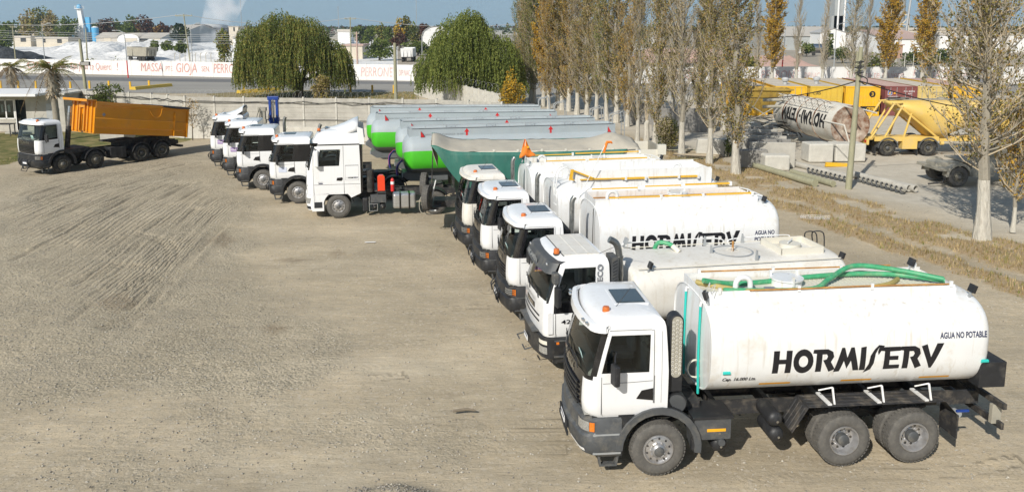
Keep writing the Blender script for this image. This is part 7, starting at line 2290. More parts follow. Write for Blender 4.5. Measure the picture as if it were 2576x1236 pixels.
weeping((p2.x, 84, 0), 'rounded weeping willow reaching down over the slab wall, left of the poplars', 6, 10.4, 4300, 9, GM2,
 [(-.6, 0, 5.8, 3.7, 3.6, 4.2, 1.5), (-2.6, -.3, 4.0, 2.9, 2.8, 2.8, .9), (2.6, -.2, 4.6, 2.9, 2.8, 3.4, 1.0), (3.6, 0, 3.0, 2.4, 2.2, 2.2, .6), (.2, 0, 8.3, 1.6, 1.6, 2.2, .35)],
 [([(0, 0, 0), (.2, 0, 2.5), (-.3, 0, 5.5), (0, 0, 9)], [.4, .32, .2, .07]), ([(.2, 0, 1.5), (1.8, 0, 3.6), (3.0, 0, 6)], [.24, .16, .06]), ([(0, 0, 1.5), (-1.8, 0, 3.5), (-3, 0, 5)], [.22, .15, .06])], low=1.0, strand=(1.0, 2.4))
# ---------------------------------------------------------------- general broadleaf crowns
def cloud_tree(name, label, pos, w_, h, z0, mats_, n=900, ls=.25, seed=0, trunk='bark_dark', group=None, cat='tree', lob=6, up=1.0, ex=1.0):
 random.seed(seed + 100)
 t = thing(name, label, cat, pos, 0, group)
 q = MB(); q.tube([(0, 0, -.1), (w_ * .03, 0, h * .3), (0, 0, h * .75)], [max(.05, w_ * .035), w_ * .026, w_ * .01], trunk, 7)
 for k in range(5):
  a = k * 1.3; zz = z0 + (h - z0) * .1 * k
  q.tube([(0, 0, zz), (math.cos(a) * w_ * .18, math.sin(a) * w_ * .18, zz + (h - z0) * .18), (math.cos(a) * w_ * .34, math.sin(a) * w_ * .34, zz + (h - z0) * .4)], [w_ * .016, w_ * .011, w_ * .004], trunk, 5)
 q.build('trunk', t)
 lobes = []
 for k in range(lob):
  a = k / lob * 2 * PI + random.random(); r = w_ * .27 * random.uniform(.5, 1.1); u = random.random()
  rad = w_ * random.uniform(.20, .33)
  lobes.append((math.cos(a) * r * ex, math.sin(a) * r, z0 + (h - z0) * (.16 + .62 * u), rad, (h - z0) * random.uniform(.17, .28) * up, random.choice((0, 0, 1, 2))))
 lobes.append((0, 0, z0 + (h - z0) * .72, w_ * .22, (h - z0) * .28, 0)); lobes.append((0, 0, z0 + (h - z0) * .4, w_ * .3, (h - z0) * .25, 1))
 c = TM()
 for k in range(n):
  lx, ly, lz, lr, lh, sh = random.choice(lobes)
  a = random.random() * 2 * PI; ct = random.uniform(-1, 1); st = math.sqrt(1 - ct * ct)
  rr = random.uniform(.55, 1.08)
  p = V((lx + lr * rr * st * math.cos(a), ly + lr * rr * st * math.sin(a), lz + lh * rr * ct))
  ms = mats_[min(len(mats_) - 1, sh)]
  leaf(c, p, ls * random.uniform(.6, 1.3), random.choice(ms))
 c.build('crown', t, recalc=False)
 return t
OL = (['leaf_olive', 'leaf_green'], ['leaf_olive_dark', 'leaf_green_dark'], ['leaf_olive', 'leaf_olive_dark'])
DG = (['leaf_green_dark', 'leaf_green'], ['leaf_green_dark', 'leaf_pine'], ['leaf_green', 'leaf_green_dark'])
MR = (['leaf_maroon'], ['leaf_maroon', 'bark_dark'], ['leaf_maroon', 'leaf_rust'])
PN = (['leaf_pine', 'leaf_green_dark'], ['leaf_pine'], ['leaf_pine'])
YG = (['leaf_gold', 'leaf_olive', 'leaf_gold'], ['leaf_olive', 'leaf_gold'], ['leaf_olive', 'leaf_gold'])
ST = (['leaf_straw', 'leaf_olive'], ['leaf_olive', 'twig'], ['twig', 'leaf_straw'])
def ct(px, ybase, ytop, wpx, D_, name, label, mats_, n, ls, z0f=.15, seed=1, **k):
 """crown seen between two sight lines at distance D_"""
 tp = AT(px, ytop, D_); w_ = wpx * D_ / 2003
 return cloud_tree(name, label, (tp.x, D_, 0), w_, max(1, tp.z), max(.05, tp.z * z0f), mats_, n, ls, seed, **k)
ct(1286, 265, 168, 76, 61.5, 'young_poplar', 'small yellow leaved tree between the round willow and the poplars', YG, 2600, .085, .12, 3)
ct(806, 244, 188, 62, 93, 'broom_bush', 'greyish feathery bush at the foot of the broad willow', ST, 1600, .13, .02, 4, cat='bush')
ct(1680, 383, 284, 70, 54.5, 'broom_bush', 'dark green broom bush between the whitewashed trunks', (['leaf_olive_dark', 'leaf_olive', 'twig_dark'], ['leaf_olive_dark', 'leaf_green_dark'], ['leaf_olive', 'twig']), 7000, .05, .02, 5, cat='bush', lob=12)
ct(1834, 400, 338, 24, 52, 'broom_bush', 'small dark bush left of the flared white trunk', (['leaf_olive_dark', 'leaf_green_dark'],) * 3, 900, .05, .02, 6, cat='bush')
ct(256, 262, 208, 100, 66, 'creeper_bush', 'dark leafy shrub climbing over the wall behind the orange tipper', (['leaf_green_dark', 'leaf_green', 'leaf_olive_dark'],) * 3, 2600, .085, .35, 7, cat='bush')
ct(478, 320, 238, 44, 60.0, 'sapling', 'leafless brown sapling in front of the concrete wall right of the tipper', (['leaf_rust', 'twig', 'leaf_straw'], ['twig', 'twig_dark'], ['twig']), 520, .06, .3, 8)
ct(560, 150, 70, 46, 190, 'cypress', 'loose upright green tree beside the steam plume', OL, 1400, .30, .05, 9, up=1.5)
for k, (px, w_, D_) in enumerate(((386, 32, 235), (420, 34, 232), (452, 34, 240))):
 ct(px, 132, 101 + k, w_, D_, 'pepper_tree', ['low rounded green tree left of its two neighbours by the chalk heaps', 'low rounded green tree in the middle of three by the chalk heaps', 'low rounded green tree closest to the tall leaning pole'][k], DG, 700, .38, .16, 10 + k)
ct(453, 100, 57, 44, 330, 'pine_tree', 'dark conifer in front of the long flat warehouse', PN, 700, .6, .05, 14, up=.9)
# skyline trees on the left, each with its own shape
sky = [(20, 52, 60, 360, DG, 'dark low tree at the left edge beyond the cream shed'), (70, 20, 60, 390, ST, 'tall thin brown tree left of its leafier neighbour behind the cream shed'), (105, 14, 66, 385, OL, 'tall olive tree rising above the cream shed roof'), (125, 26, 40, 380, ST, 'sparse brown tree right of the tall olive one'), (163, 40, 56, 372, DG, 'dense dark round tree at the right end of the shed'), (204, 48, 30, 480, DG, 'small dark tree left of the white tower'), (262, 44, 50, 400, MR, 'reddish brown tree right of the white tower'), (292, 48, 40, 420, DG, 'dark green tree behind the open shed'), (326, 38, 50, 400, DG, 'tall dark green tree left of the large maroon one'), (365, 38, 56, 395, MR, 'large maroon tree above the arched hangar'), (405, 57, 50, 380, MR, 'lower maroon tree right of the large one'), (0, 70, 50, 300, DG, 'dark green tree cut by the left edge of the picture'), (236, 60, 30, 470, DG, 'low dark tree touching the blue silo')]
for i, (px, yt, w_, D_, ms, lb) in enumerate(sky):
 ct(px, 100, yt, w_, D_, 'skyline_tree', lb, ms, 1100, .0017 * D_, .08, 20 + i, lob=10)
mid = [(905, 66, 46, 330, DG, 'dark green tree just right of the broad willow'), (932, 62, 44, 325, DG, 'second dark green tree right of the broad willow'), (960, 56, 40, 320, OL, 'light topped tree between the dark green ones and the bare tree'), (978, 66, 30, 300, DG, 'dark tree left of the grey weeping bare tree'), (1003, 42, 32, 310, YG, 'yellow green tree with a pointed top'), (1020, 38, 26, 312, OL, 'tall green pointed tree beside the yellow one'), (1006, 74, 50, 290, MR, 'maroon round tree in front of the yellow green ones'), (1040, 54, 40, 300, OL, 'brownish tree right of the maroon round one'), (1063, 57, 26, 340, MR, 'small dark tree left of the white vaulted hall'), (953, 95, 84, 205, DG, 'broad dark green tree behind the wall left of the plain pole'), (1050, 105, 70, 240, DG, 'low spreading green trees behind the parked white tipper'), (1110, 88, 60, 200, DG, 'green tree half hidden behind the round willow')]
for i, (px, yt, w_, D_, ms, lb) in enumerate(mid):
 ct(px, 140, yt, w_, D_, 'skyline_tree', lb, ms, 1500 if w_ > 60 else 700, .0016 * D_, .12, 50 + i, lob=8)
rt = [(2086, 78, 26, 210, DG, 'dark round tree in front of the arched hangar'), (2030, 104, 40, 230, DG, 'low green hedge tree beside the silver tanker'), (2120, 118, 60, 190, DG, 'dark bush right of the pink earth heap'), (2300, 118, 60, 180, DG, 'dark shrub by the grey field'), (2370, 122, 60, 190, DG, 'shrub left of the parked silver car'), (2480, 110, 90, 185, OL, 'spreading olive tree behind the leafy poplar'), (2200, 132, 60, 150, OL, 'low scrub bush behind the whitewashed wall'), (1890, 140, 50, 150, OL, 'low scrub bush left of the lamp'), (1790, 100, 40, 230, DG, 'green tree above the pink earth heap'), (2402, 100, 20, 230, DG, 'small dark shrub right of the parked car'), (1620, 70, 40, 300, DG, 'dark tree behind the packed poplars')]
for i, (px, yt, w_, D_, ms, lb) in enumerate(rt):
 ct(px, 140, yt, w_, D_, 'scrub_tree', lb, ms, 700, .0015 * D_, .05, 80 + i, lob=8)
for i, (px, yt, w_, D_) in enumerate(((230, 146, 70, 148), (40, 148, 60, 152), (290, 143, 70, 148), (545, 148, 80, 142), (880, 140, 40, 140), (1100, 140, 60, 135), (1700, 158, 60, 128), (1780, 160, 50, 128), (2250, 156, 60, 128), (2330, 158, 50, 128), (2420, 158, 60, 128))):
 ct(px, 165, yt, w_, D_, 'wall_scrub', ['dry brush above the wall beside the red footed lamp', 'brush above the wall near the small palm', 'second brush patch above the slogan San Juan', 'brush above the wall below the upright green tree', 'brush beside the right flank of the broad willow', 'brush behind the slab wall corner', 'scrub by the far wall left of the slim poplar', 'scrub by the far wall behind the bare poplars', 'scrub behind the orange poplar', 'scrub beside the forked poplar', 'scrub left of the brown poplar'][i], ST if i % 2 else OL, 500, .16, .02, 120 + i, cat='bush')
# far treeline, one mass
random.seed(5)
q = TM()
for k in range(9000):
 D_ = random.uniform(650, 1500); x = random.uniform(-.72, .72) * D_
 h_ = (5 + 7 * (.5 + .5 * noise.noise(V((x * .004, D_ * .002, 0))))) * random.random() ** .6
 leaf(q, V((x, D_, h_)), random.uniform(1.2, 3.0), random.choice(['leaf_green_dark', 'leaf_pine', 'leaf_olive_dark', 'leaf_maroon']))
tag(q.build('distant_trees', recalc=False), 'far off belt of trees along the horizon', kind='stuff')
# ---------------------------------------------------------------- palms
def palm(pos, label, ht, R_, nf, seed, fan, dry):
 random.seed(seed)
 t = thing('palm_tree', label, 'palm tree', pos, 0)
 q = MB(); q.tube([(0, 0, 0), (.05, 0, ht * .35), (.0, 0, ht * .62), (0, 0, ht * .70), (-.02, 0, ht)], [.30, .24, .24, .42, .30], 'bark_grey', 12)
 q.build('trunk', t)
 b_ = TM()
 for k in range(160):
  a = random.random() * 6.28; z = ht * random.uniform(.62, 1.0)
  b_.twig(V((math.cos(a) * .3, math.sin(a) * .3, z)), V((math.cos(a) * .62, math.sin(a) * .62, z - random.uniform(.0, .45))), .05, random.choice(['leaf_palm_dry', 'bark_dark', 'twig']))
 b_.build('old_leaf_base', t, recalc=False)
 for k in range(nf):
  a = k / nf * 6.28 * 2.6 + random.random() * .4
  dead = random.random() < dry
  el = random.uniform(.2, 1.35) if not dead else random.uniform(-.5, .2)
  L_ = R_ * random.uniform(.75, 1.1)
  if k % 4 == 0: el, L_, dead = random.uniform(1.2, 1.5), L_ * .62, False
  drop = (.75 if not dead else 1.9) * L_ * random.uniform(.35, .75)
  f = TM()
  P = []
  for j in range(13):
   u = j / 12; P.append(V((math.cos(a) * L_ * u * math.cos(el * .6) * .92, math.sin(a) * L_ * u * math.cos(el * .6) * .92, ht + L_ * u * math.sin(el) * .75 - drop * u ** 2.1)))
  f.tube(P, [.035 * (1 - .8 * j / 12) for j in range(13)], 'leaf_palm_dry' if dead else 'leaf_straw', 4, sm=False)
  for j in range(2, 13):
   for h2 in (0, .5):
    if j == 12 and h2: continue
    p = P[j] if not h2 else P[j].lerp(P[min(12, j + 1)], .5)
    d = (P[min(12, j + 1)] - P[j - 1]).normalized(); sd = d.cross(V((0, 0, 1)))
    if sd.length < .1: sd = V((1, 0, 0))
    sd.normalize()
    ln = fan * math.sin(min(1, (j + 1) / 12) * PI * .85 + .25) * random.uniform(.6, 1.1)
    for s_ in (-1, 1):
     e = p + sd * s_ * ln + d * ln * .7 + V((0, 0, -ln * random.uniform(.2, .9 if not dead else 1.6)))
     w_ = d * .028
     f.add([p - w_, p + w_, e], [(0, 1, 2)], random.choice(['leaf_palm_dry', 'bark_grey', 'twig_dark']) if dead else random.choice(['leaf_palm', 'leaf_palm', 'leaf_olive', 'leaf_green_dark']))
  f.build('frond', t, recalc=False)
 return t
pp_ = AT(141, 300, 60); palm((pp_.x, 60, 0), 'taller shaggy palm in front of the guard hut roof', 5.3, 2.9, 30, 3, .55, .42)
pp_ = AT(33, 230, 82); palm((pp_.x, 82, 0), 'smaller drooping palm behind the guard hut', 4.4, 2.6, 24, 8, .5, .5)
# ================================================================ the yard beyond the poplars
def container(label, pxl, pxr, col, side_col, roofm, D_=77, L_=13.2, h=2.85, yaw=R(-5), ribs=True, doors=True, vent=None):
 A, B = AT(pxl, 250, D_), AT(pxr, 250, D_)
 w_ = B.x - A.x
 t = thing('shipping_container', label, 'container', (A.x, D_, 0), yaw * 1.0, 'shipping containers in a row')
 q = MB(); q.box(0, w_, .03, L_, .08, h - .06, col);
 n = int(L_ / .3)
 for k in range(n):
  y = .15 + k * .3
  q.box(-.03, 0.0, y, y + .16, .2, h - .2, col); q.box(w_, w_ + .03, y, y + .16, .2, h - .2, col)
 q.box(-.04, .06, -.02, .10, 0, h, col); q.box(w_ - .06, w_ + .04, -.02, .10, 0, h, col); q.box(-.04, w_ + .04, -.01, .09, h - .14, h, col); q.box(-.04, w_ + .04, -.01, .09, 0, .14, col)
 q.box(-.045, .05, .1, L_, h - .12, h, col); q.box(w_ - .05, w_ + .045, .1, L_, h - .12, h, col)
 q.build('body', t)
 q = MB()
 for k in range(int(L_ / .35)): q.box(.05, w_ - .05, .12 + k * .35, .30 + k * .35, h - .062, h - .03, roofm)
 q.box(.05, w_ - .05, .1, L_, h - .08, h - .055, roofm); q.build('roof', t)
 q = MB()
 if doors:
  for s in (0, 1):
   x0 = .08 + s * (w_ / 2 - .06); q = MB(); q.box(x0, x0 + w_ / 2 - .1, -.005, .03, .16, h - .16, col)
   for z in (.4, 1.0, 1.6, 2.2): q.box(x0 + .06, x0 + w_ / 2 - .16, -.02, -.004, z, z + .32, col)
   d = q.build('door', t)
   r_ = MB()
   for x in (x0 + w_ * .13, x0 + w_ * .33): r_.tube([(x, -.05, .12), (x, -.05, h - .1)], .022, 'galvanised' if col != 'ochre_box' else col, 6); r_.box(x - .04, x + .04, -.07, -.03, 1.0, 1.06, 'galvanised')
   r_.build('lock_rod', d)
 else:
  for k in range(int(w_ / .26)): q.box(.12 + k * .26, .26 + k * .26, -.02, .03, .2, h - .2, col)
  q.build('end_panel', t)
 if vent is not None:
  v_ = MB(); v_.cyl((w_ * .55, vent, h - .05), (w_ * .55, vent, h + .25), .2, 'wire_pale', n=16); v_.lathe([(.25, .2), (.3, .32), (.5, .36), (.66, .25), (.7, 0)], (w_ * .55, vent, h), (0, 0, 1), 'wire_pale', 18); v_.build('roof_vent', t)
 return t, w_
def sign(t, txt, x, z, h, w_, m, y=-.028, nm='lettering'):
 q = MB(); put_text(q, txt, (x, y, z), (1, 0, 0), (0, 0, 1), h, m, width=w_, bold=.02); return q.build(nm, t)
container('yellow container mostly hidden behind the poplars and the rusty hopper', 1872, 1930, 'yellow_box', 0, 'dust_roof', doors=False)
container('yellow container with ribbed doors, second from the left of the row', 1950, 2025, 'yellow_box', 0, 'dust_roof', vent=3)
t, w_ = container('ochre container marked C005 with plain doors', 2038, 2115, 'ochre_box', 0, 'dust_roof', vent=4); sign(t, 'C005', .2, 2.05, .28, .75, 'ink_black')
t, w_ = container('yellow container with a black band and a black figure 3', 2127, 2209, 'yellow_box', 0, 'dust_roof', doors=False)
q = MB(); q.box(w_ * .45, w_, -.045, -.035, .42, .92, 'ink_black'); b_ = q.build('black_band', t)
q = MB(); vs, fs, wd = name_geo('SERV'); q.add([(w_ * .62 + a * .30, -.05, .52 + b * .30) for a, b in vs], fs, 'yellow_box'); q.build('company_lettering', t)
q = MB(); q.cyl((w_ * .78, -.036, 2.1), (w_ * .78, -.03, 2.1), .30, 'ink_black', n=20); q.build('badge', t); sign(t, '3', w_ * .78 - .09, 1.95, .30, .2, 'yellow_box', y=-.04, nm='figure')
t, w_ = container('maroon container with white codes and a blue and yellow badge', 2226, 2302, 'maroon_box', 0, 'dust_roof_pink')
q = MB(); q.box(.22, .62, -.035, -.03, 2.0, 2.42, 'white_sign'); q.box(.25, .59, -.04, -.036, 2.03, 2.39, 'blue_paint'); q.prism([(.30, 2.08), (.40, 2.34), (.54, 2.34), (.44, 2.22), (.52, 2.22), (.42, 2.08)], 'y', -.046, -.042, 'yellow_box'); q.build('badge', t)
q = MB(); q.prism([(.74, 2.12), (.98, 2.12), (.86, 2.36)], 'y', -.04, -.03, 'reflector'); q.prism([(.62, .75), (.74, .95), (.50, .95)], 'y', -.04, -.03, 'white_sign'); q.build('warning_sign', t)
sign(t, 'FSCU  453299 4', 1.70, 2.30, .13, 1.0, 'white_sign'); sign(t, '42G1', 2.1, 2.08, .12, .35, 'white_sign'); sign(t, 'W.T.  30480 KG', 1.7, 1.5, .10, .9, 'white_sign'); sign(t, 'CAP   67.5 M', 1.7, 1.3, .10, .9, 'white_sign'); sign(t, 'CAUTION', .3, 1.82, .08, .9, 'white_sign')
t, w_ = container('dull tan container between the maroon and the last yellow one', 2306, 2378, 'tan_box', 0, 'dust_roof'); sign(t, 'MSCU 423608', 1.5, 2.2, .13, 1.0, 'ink_grey'); sign(t, '42G1', 2.0, 2.0, .12, .35, 'ink_grey'); sign(t, 'M.G.W.', 1.4, 1.2, .12, .6, 'ink_grey')
container('yellow container at the right end of the row behind the tanker trailer', 2398, 2474, 'yellow_box', 0, 'dust_roof_pink', doors=False)
# rusted silo lying on its side
P0, P1 = V((22.5, 52.6, 0)), V((21.5, 62.6, 0))
ax = (P1 - P0).normalized(); Ls = (P1 - P0).length; rs = 1.36; zc = 2.02
S = thing('cement_silo', 'rust streaked white silo lying on its side with upside down lettering', 'silo', P0, math.atan2(ax.y, ax.x))
q = MB(); q.lathe([(0, rs), (.6, rs), (3, rs), (6, rs), (Ls - 1.0, rs), (Ls - .4, rs * .8), (Ls, .45)], (0, 0, zc), (1, 0, 0), 'silo_white', 48)
q.lathe([(Ls, .45), (Ls + .3, .35), (Ls + .7, .3)], (0, 0, zc), (1, 0, 0), 'dusty_metal', 20); sh = q.build('silo_shell', S)
q = MB(); q.lathe([(0, rs), (-.02, rs * .98), (.10, .6), (.12, .5)], (0, 0, zc), (1, 0, 0), 'silo_rust', 48); q.lathe([(.12, .5), (-.05, .48), (-.06, 0)], (0, 0, zc), (1, 0, 0), 'silo_rust', 24); q.build('end_cap', sh)
for x in (2.6, 5.0, 7.4): q = MB(); q.lathe([(x - .03, rs), (x - .03, rs + .05), (x + .03, rs + .05), (x + .03, rs)], (0, 0, zc), (1, 0, 0), 'silo_rust', 48); q.build('hoop', sh)
# local +y is the side seen from the camera
q = MB(); vs, fs, wd = name_geo('HORMI-SERV')
vs, fs = slice_geo(vs, fs, .15)
K = 6.6 / wd
pts = []
for a, b in vs:
 th = R(8) + (1 - b - .5) * .95 / rs * 1.0     # upside down: letters stand towards the ground
 pts.append((.9 + a * K, (rs + .012) * math.cos(th), zc + (rs + .012) * math.sin(th)))
q.add(pts, fs, 'ink_black'); q.build('company_lettering', sh)
q = MB()
for dth in (38, 55):
 a = R(dth); y, z = (rs + .35) * math.cos(a), zc + (rs + .35) * math.sin(a); q.tube([(.6, y, z), (Ls - 1, y, z)], .03, 'silo_white', 6)
for k in range(26):
 x = .8 + k * (Ls - 2) / 26; a0, a1 = R(38), R(55)
 q.tube([(x, (rs + .35) * math.cos(a0), zc + (rs + .35) * math.sin(a0)), (x, (rs + .35) * math.cos(a1), zc + (rs + .35) * math.sin(a1))], .018, 'silo_white', 5)
 if k % 3 == 0: q.tube([(x + .3 * 0, (rs + .35) * math.cos(a0), zc + (rs + .35) * math.sin(a0))] + [(x, (rs + .35 + .45 * math.sin(u * PI)) * math.cos(R(38 + 17 * u)), zc + (rs + .35 + .45 * math.sin(u * PI)) * math.sin(R(38 + 17 * u))) for u in (.2, .4, .6, .8)] + [(x, (rs + .35) * math.cos(a1), zc + (rs + .35) * math.sin(a1))], .018, 'bark_dark', 5)
q.build('caged_ladder', sh)
q = MB()
for a in (R(70), R(10), R(-50), R(130)):
 y, z = rs * .96 * math.cos(a), zc + rs * .96 * math.sin(a)
 q.tube([(1.1, y * 1.03, z), (0, y * 1.06, zc + (z - zc) * 1.06), (-1.6, y * 1.0, z)], .055, 'silo_white', 8)
q.tube([(-1.6, rs * .96 * math.cos(R(10)), zc + rs * .96 * math.sin(R(10))), (-1.6, rs * .96 * math.cos(R(-50)), zc + rs * .96 * math.sin(R(-50)))], .05, 'silo_white', 8)
q.build('support_leg', sh)
# yellow bulk tank trailer
TX, TY = 25.0, 53.6
T = thing('bulk_tank_trailer', 'yellow hopper bottomed bulk tank trailer with sloping front frame', 'tank trailer', (TX, TY, 0), R(1))
q = MB(); rings = []
for x, top, bot, hw_ in ((.2, 3.60, 3.45, .15), (.4, 3.64, 3.25, .6), (1.2, 3.66, 2.75, 1.05), (2.2, 3.67, 2.1, 1.2), (2.8, 3.67, 1.45, 1.24), (3.1, 3.67, 1.12, 1.2), (4.0, 3.67, 1.10, 1.2), (5.0, 3.67, 1.6, 1.22), (5.8, 3.66, 1.9, 1.24), (6.6, 3.66, 1.55, 1.22), (7.4, 3.66, 1.2, 1.15), (8.0, 3.66, 1.2, 1.15), (9.0, 3.6, 1.9, 1.2), (10.0, 3.4, 2.6, .9)):
 c = (top + bot) / 2; hh = (top - bot) / 2
 rings.append([V((x, hw_ * math.copysign(abs(math.cos(a)) ** .75, math.cos(a)), (top - min(1.1, hh) + min(1.1, hh) * math.sin(a)) if math.sin(a) > 0 else (top - min(1.1, hh)) + ((top - min(1.1, hh)) - bot) * math.sin(a))) for a in [2 * PI * k / 32 for k in range(32)]])
q.loft(rings, 'tank_yellow'); tb = q.build('hopper_tank', T)
q = MB(); q.box(.3, 9.6, -.35, .35, 3.66, 3.71, 'dusty_metal')
for x in (1.5, 4, 6.5, 9): q.cyl((x, 0, 3.7), (x, 0, 3.8), .28, 'dusty_metal', n=16)
q.tube([(.2, -.3, 3.76), (.9, -.5, 3.8), (1.6, -.3, 3.78)], .03, 'cable', 6); q.tube([(.4, .3, 3.76), (1.0, .0, 3.82), (1.5, .4, 3.78)], .03, 'cable', 6); q.build('walkway', tb)
q = MB(); q.add([(5.1, -1.262, 2.55), (5.75, -1.268, 2.55), (5.75, -1.262, 3.2), (5.1, -1.258, 3.2)], [(0, 1, 2, 3)], 'ink_grey'); q.add([(5.42 + .17 * math.cos(a), -1.275, 2.88 + .17 * math.sin(a)) for a in [2 * PI * k / 16 for k in range(16)]], [tuple(range(16))], 'white_sign'); q.build('emblem', tb)
q = MB(); q.box(4.9, 5.4, -1.18, -1.165, 1.75, 1.80, 'white_sign'); q.build('reflective_strip', tb)
q = MB()
for s in (-1, 1):
 y = .95 * s
 for a, b in (((-1.1, 1.15), (.35, 3.5)), ((-.2, 1.15), (.9, 3.3)), ((1.1, 1.15), (1.55, 2.9)), ((.5, 3.45), (3.4, 1.2))): q.tube([(a[0], y, a[1]), (b[0], y, b[1])], .07, 'tank_yellow', 6)
 q.tube([(.2, y, 3.5), (.9, y, 3.55)], .07, 'tank_yellow', 6)
for z in (1.6, 2.1, 2.6, 3.1): q.tube([(-.2 + (z - 1.15) * .47, -.95, z), (-.55 + (z - 1.15) * .55, -.95, z)], .03, 'dusty_metal', 5)
q.build('tank_frame', T, split=1)
q = MB(); q.box(-1.3, 9.8, -.45, .45, 1.0, 1.22, 'tank_yellow'); q.box(-.9, 3.4, -1.15, -1.05, 1.0, 1.3, 'tank_yellow'); q.box(-1.4, -1.25, -1.1, 1.1, .75, 1.15, 'tank_yellow'); q.box(3.6, 9.0, -.9, -.82, .95, 1.1, 'tank_yellow'); q.box(.95, 1.95, -1.2, -.6, .48, 1.18, 'tank_yellow'); q.cyl((3.55, -1.1, .85), (3.75, -1.1, .85), .12, 'tank_yellow', n=12); q.tube([(3.7, -1.1, .85), (7.2, -1.1, .85)], .06, 'dusty_metal', 8); q.build('chassis', T)
for s in (-1, 1):
 for x in (0, 2.72):
  add_wheel(T, x, s, (False, 'rim_dark', False), y=1.22, dual=True)
  fender(T, x, s, .62, .70, R(0), R(180), 'grey_plastic', 1.24, .6, .55)
for x in (-.85, 1.95): q = MB(); q.box(x, x + .04, -1.2, -.7, .15, .62, 'black_plastic'); q.build('mud_flap', T)
if 1: q = MB(); q.box(-1.42, -1.40, -1.0, -.75, .9, 1.05, 'red_lens'); q.build('tail_lamp', T)
# dusty trailer at the right edge
D2 = thing('low_trailer', 'dusty grey trailer with one visible wheel under a round fender at the right edge', 'trailer', (24.0, 43.3, 0), R(2))
for s in (-1, 1):
 for x in (0, 5.6): add_wheel(D2, x, s, (True, 'rim_dark', True), y=1.2, dual=True)
 fender(D2, 0, s, .60, .74, R(0), R(180), 'dusty_metal', 1.25, .6, .54)
q = MB(); q.box(.62, 1.9, -1.25, -1.15, .55, 1.25, 'dusty_metal'); q.box(-.9, 9, -.5, .5, .9, 1.2, 'dusty_metal'); q.box(-1.05, -.5, -1.2, 1.2, .85, 1.0, 'dusty_metal'); q.box(.5, 9, -1.2, 1.2, 1.25, 1.35, 'dusty_metal'); q.build('chassis', D2)
q = MB(); q.prism([(2.6, 1.35), (3.2, 1.35), (2.2, 3.1), (1.9, 3.1)], 'y', -.6, .6, 'dusty_metal'); q.tube([(1.2, -.9, 1.3), (1.2, -.9, 3.0)], .06, 'dusty_metal', 8); q.prism([(.2, 1.35), (1.0, 1.35), (1.5, 2.1), (1.4, 2.2)], 'y', -1.1, -1.0, 'dusty_metal'); q.build('upright', D2)
q = MB(); q.prism([(2.6, 2.6), (9, 2.6), (9, 1.7), (7.2, 1.36), (4.4, 1.36)], 'y', -1.15, 1.15, 'dusty_metal'); q.build('hopper', D2)
q = MB(); q.prism([(3.0, .0), (3.35, .0), (3.5, 1.3), (3.25, 1.3)], 'y', -1.3, -1.15, 'galvanised'); q.tube([(3.3, -1.2, .2), (4.2, -1.2, 1.1)], .06, 'dusty_metal', 6); q.box(2.6, 3.0, -1.3, -1.0, .0, .7, 'wood_pole'); q.build('landing_leg', D2)
q = MB(); q.tube([(-1.5, -.9, .12), (-.8, -1.0, .2), (-.6, -1.0, .5)], .05, 'chassis', 6); q.build('tow_bar', D2)
# rusty hopper on legs and the frame beside it
p = AT(1932, 280, 66)
T = thing('steel_hopper', 'rusty ochre steel hopper standing between poplars and the lying silo', 'hopper', (p.x, 66, 0), R(-8))
q = MB(); q.loft([[V((-2.6, -1.4, 3.5)), V((1.6, -1.4, 3.5)), V((1.6, 1.4, 3.5)), V((-2.6, 1.4, 3.5))], [V((-2.4, -1.3, 3.0)), V((1.3, -1.3, 3.0)), V((1.3, 1.3, 3.0)), V((-2.4, 1.3, 3.0))], [V((-.9, -.4, 1.5)), V((.2, -.4, 1.5)), V((.2, .4, 1.5)), V((-.9, .4, 1.5))]], 'hopper_rust', False, False, True)
for x in (-2, -1, 0, 1): q.tube([(x, -1.44, 3.5), (x * .5 - .2, -.6, 1.7)], .05, 'hopper_rust', 5)
q.box(-2.7, 1.7, -1.5, -1.4, 3.4, 3.55, 'hopper_rust'); q.build('bin', T)
q = MB()
for x in (-2.3, 1.2):
 for y in (-1.2, 1.2): q.tube([(x, y, 0), (x, y, 3.1)], .08, 'dusty_metal', 6)
q.tube([(-2.3, -1.2, .4), (1.2, -1.2, 2.6)], .05, 'dusty_metal', 5); q.tube([(1.2, -1.2, .4), (-2.3, -1.2, 2.6)], .05, 'dusty_metal', 5); q.build('support_frame', T)
T = thing('steel_framework', 'heap of bare steel angle frames at the far end of the lying silo', 'scrap frame', (20.6, 60.5, 0), 0)
random.seed(9)
for k in range(26):
 a = V((random.uniform(-2.6, 1.3), random.uniform(-2, 2), random.uniform(.2, 1.8))); b_ = a + V((random.uniform(-2, 2.2), random.uniform(-.8, .8), random.uniform(-.8, .9)))
 q = MB(); q.tube([a, b_], .05, random.choice(['dusty_metal', 'galvanised', 'chassis']), 5); q.build('steel_bar', T)
q = MB()
for z in (3.0, 2.5): q.tube([(-1.5, 0, z), (1.6, -.5, z + .1)], .12, 'dusty_metal', 8)
q.tube([(.6, 0, 0), (.6, 0, 3.2)], .08, 'galvanised', 6); q.build('pipe_rack', T)
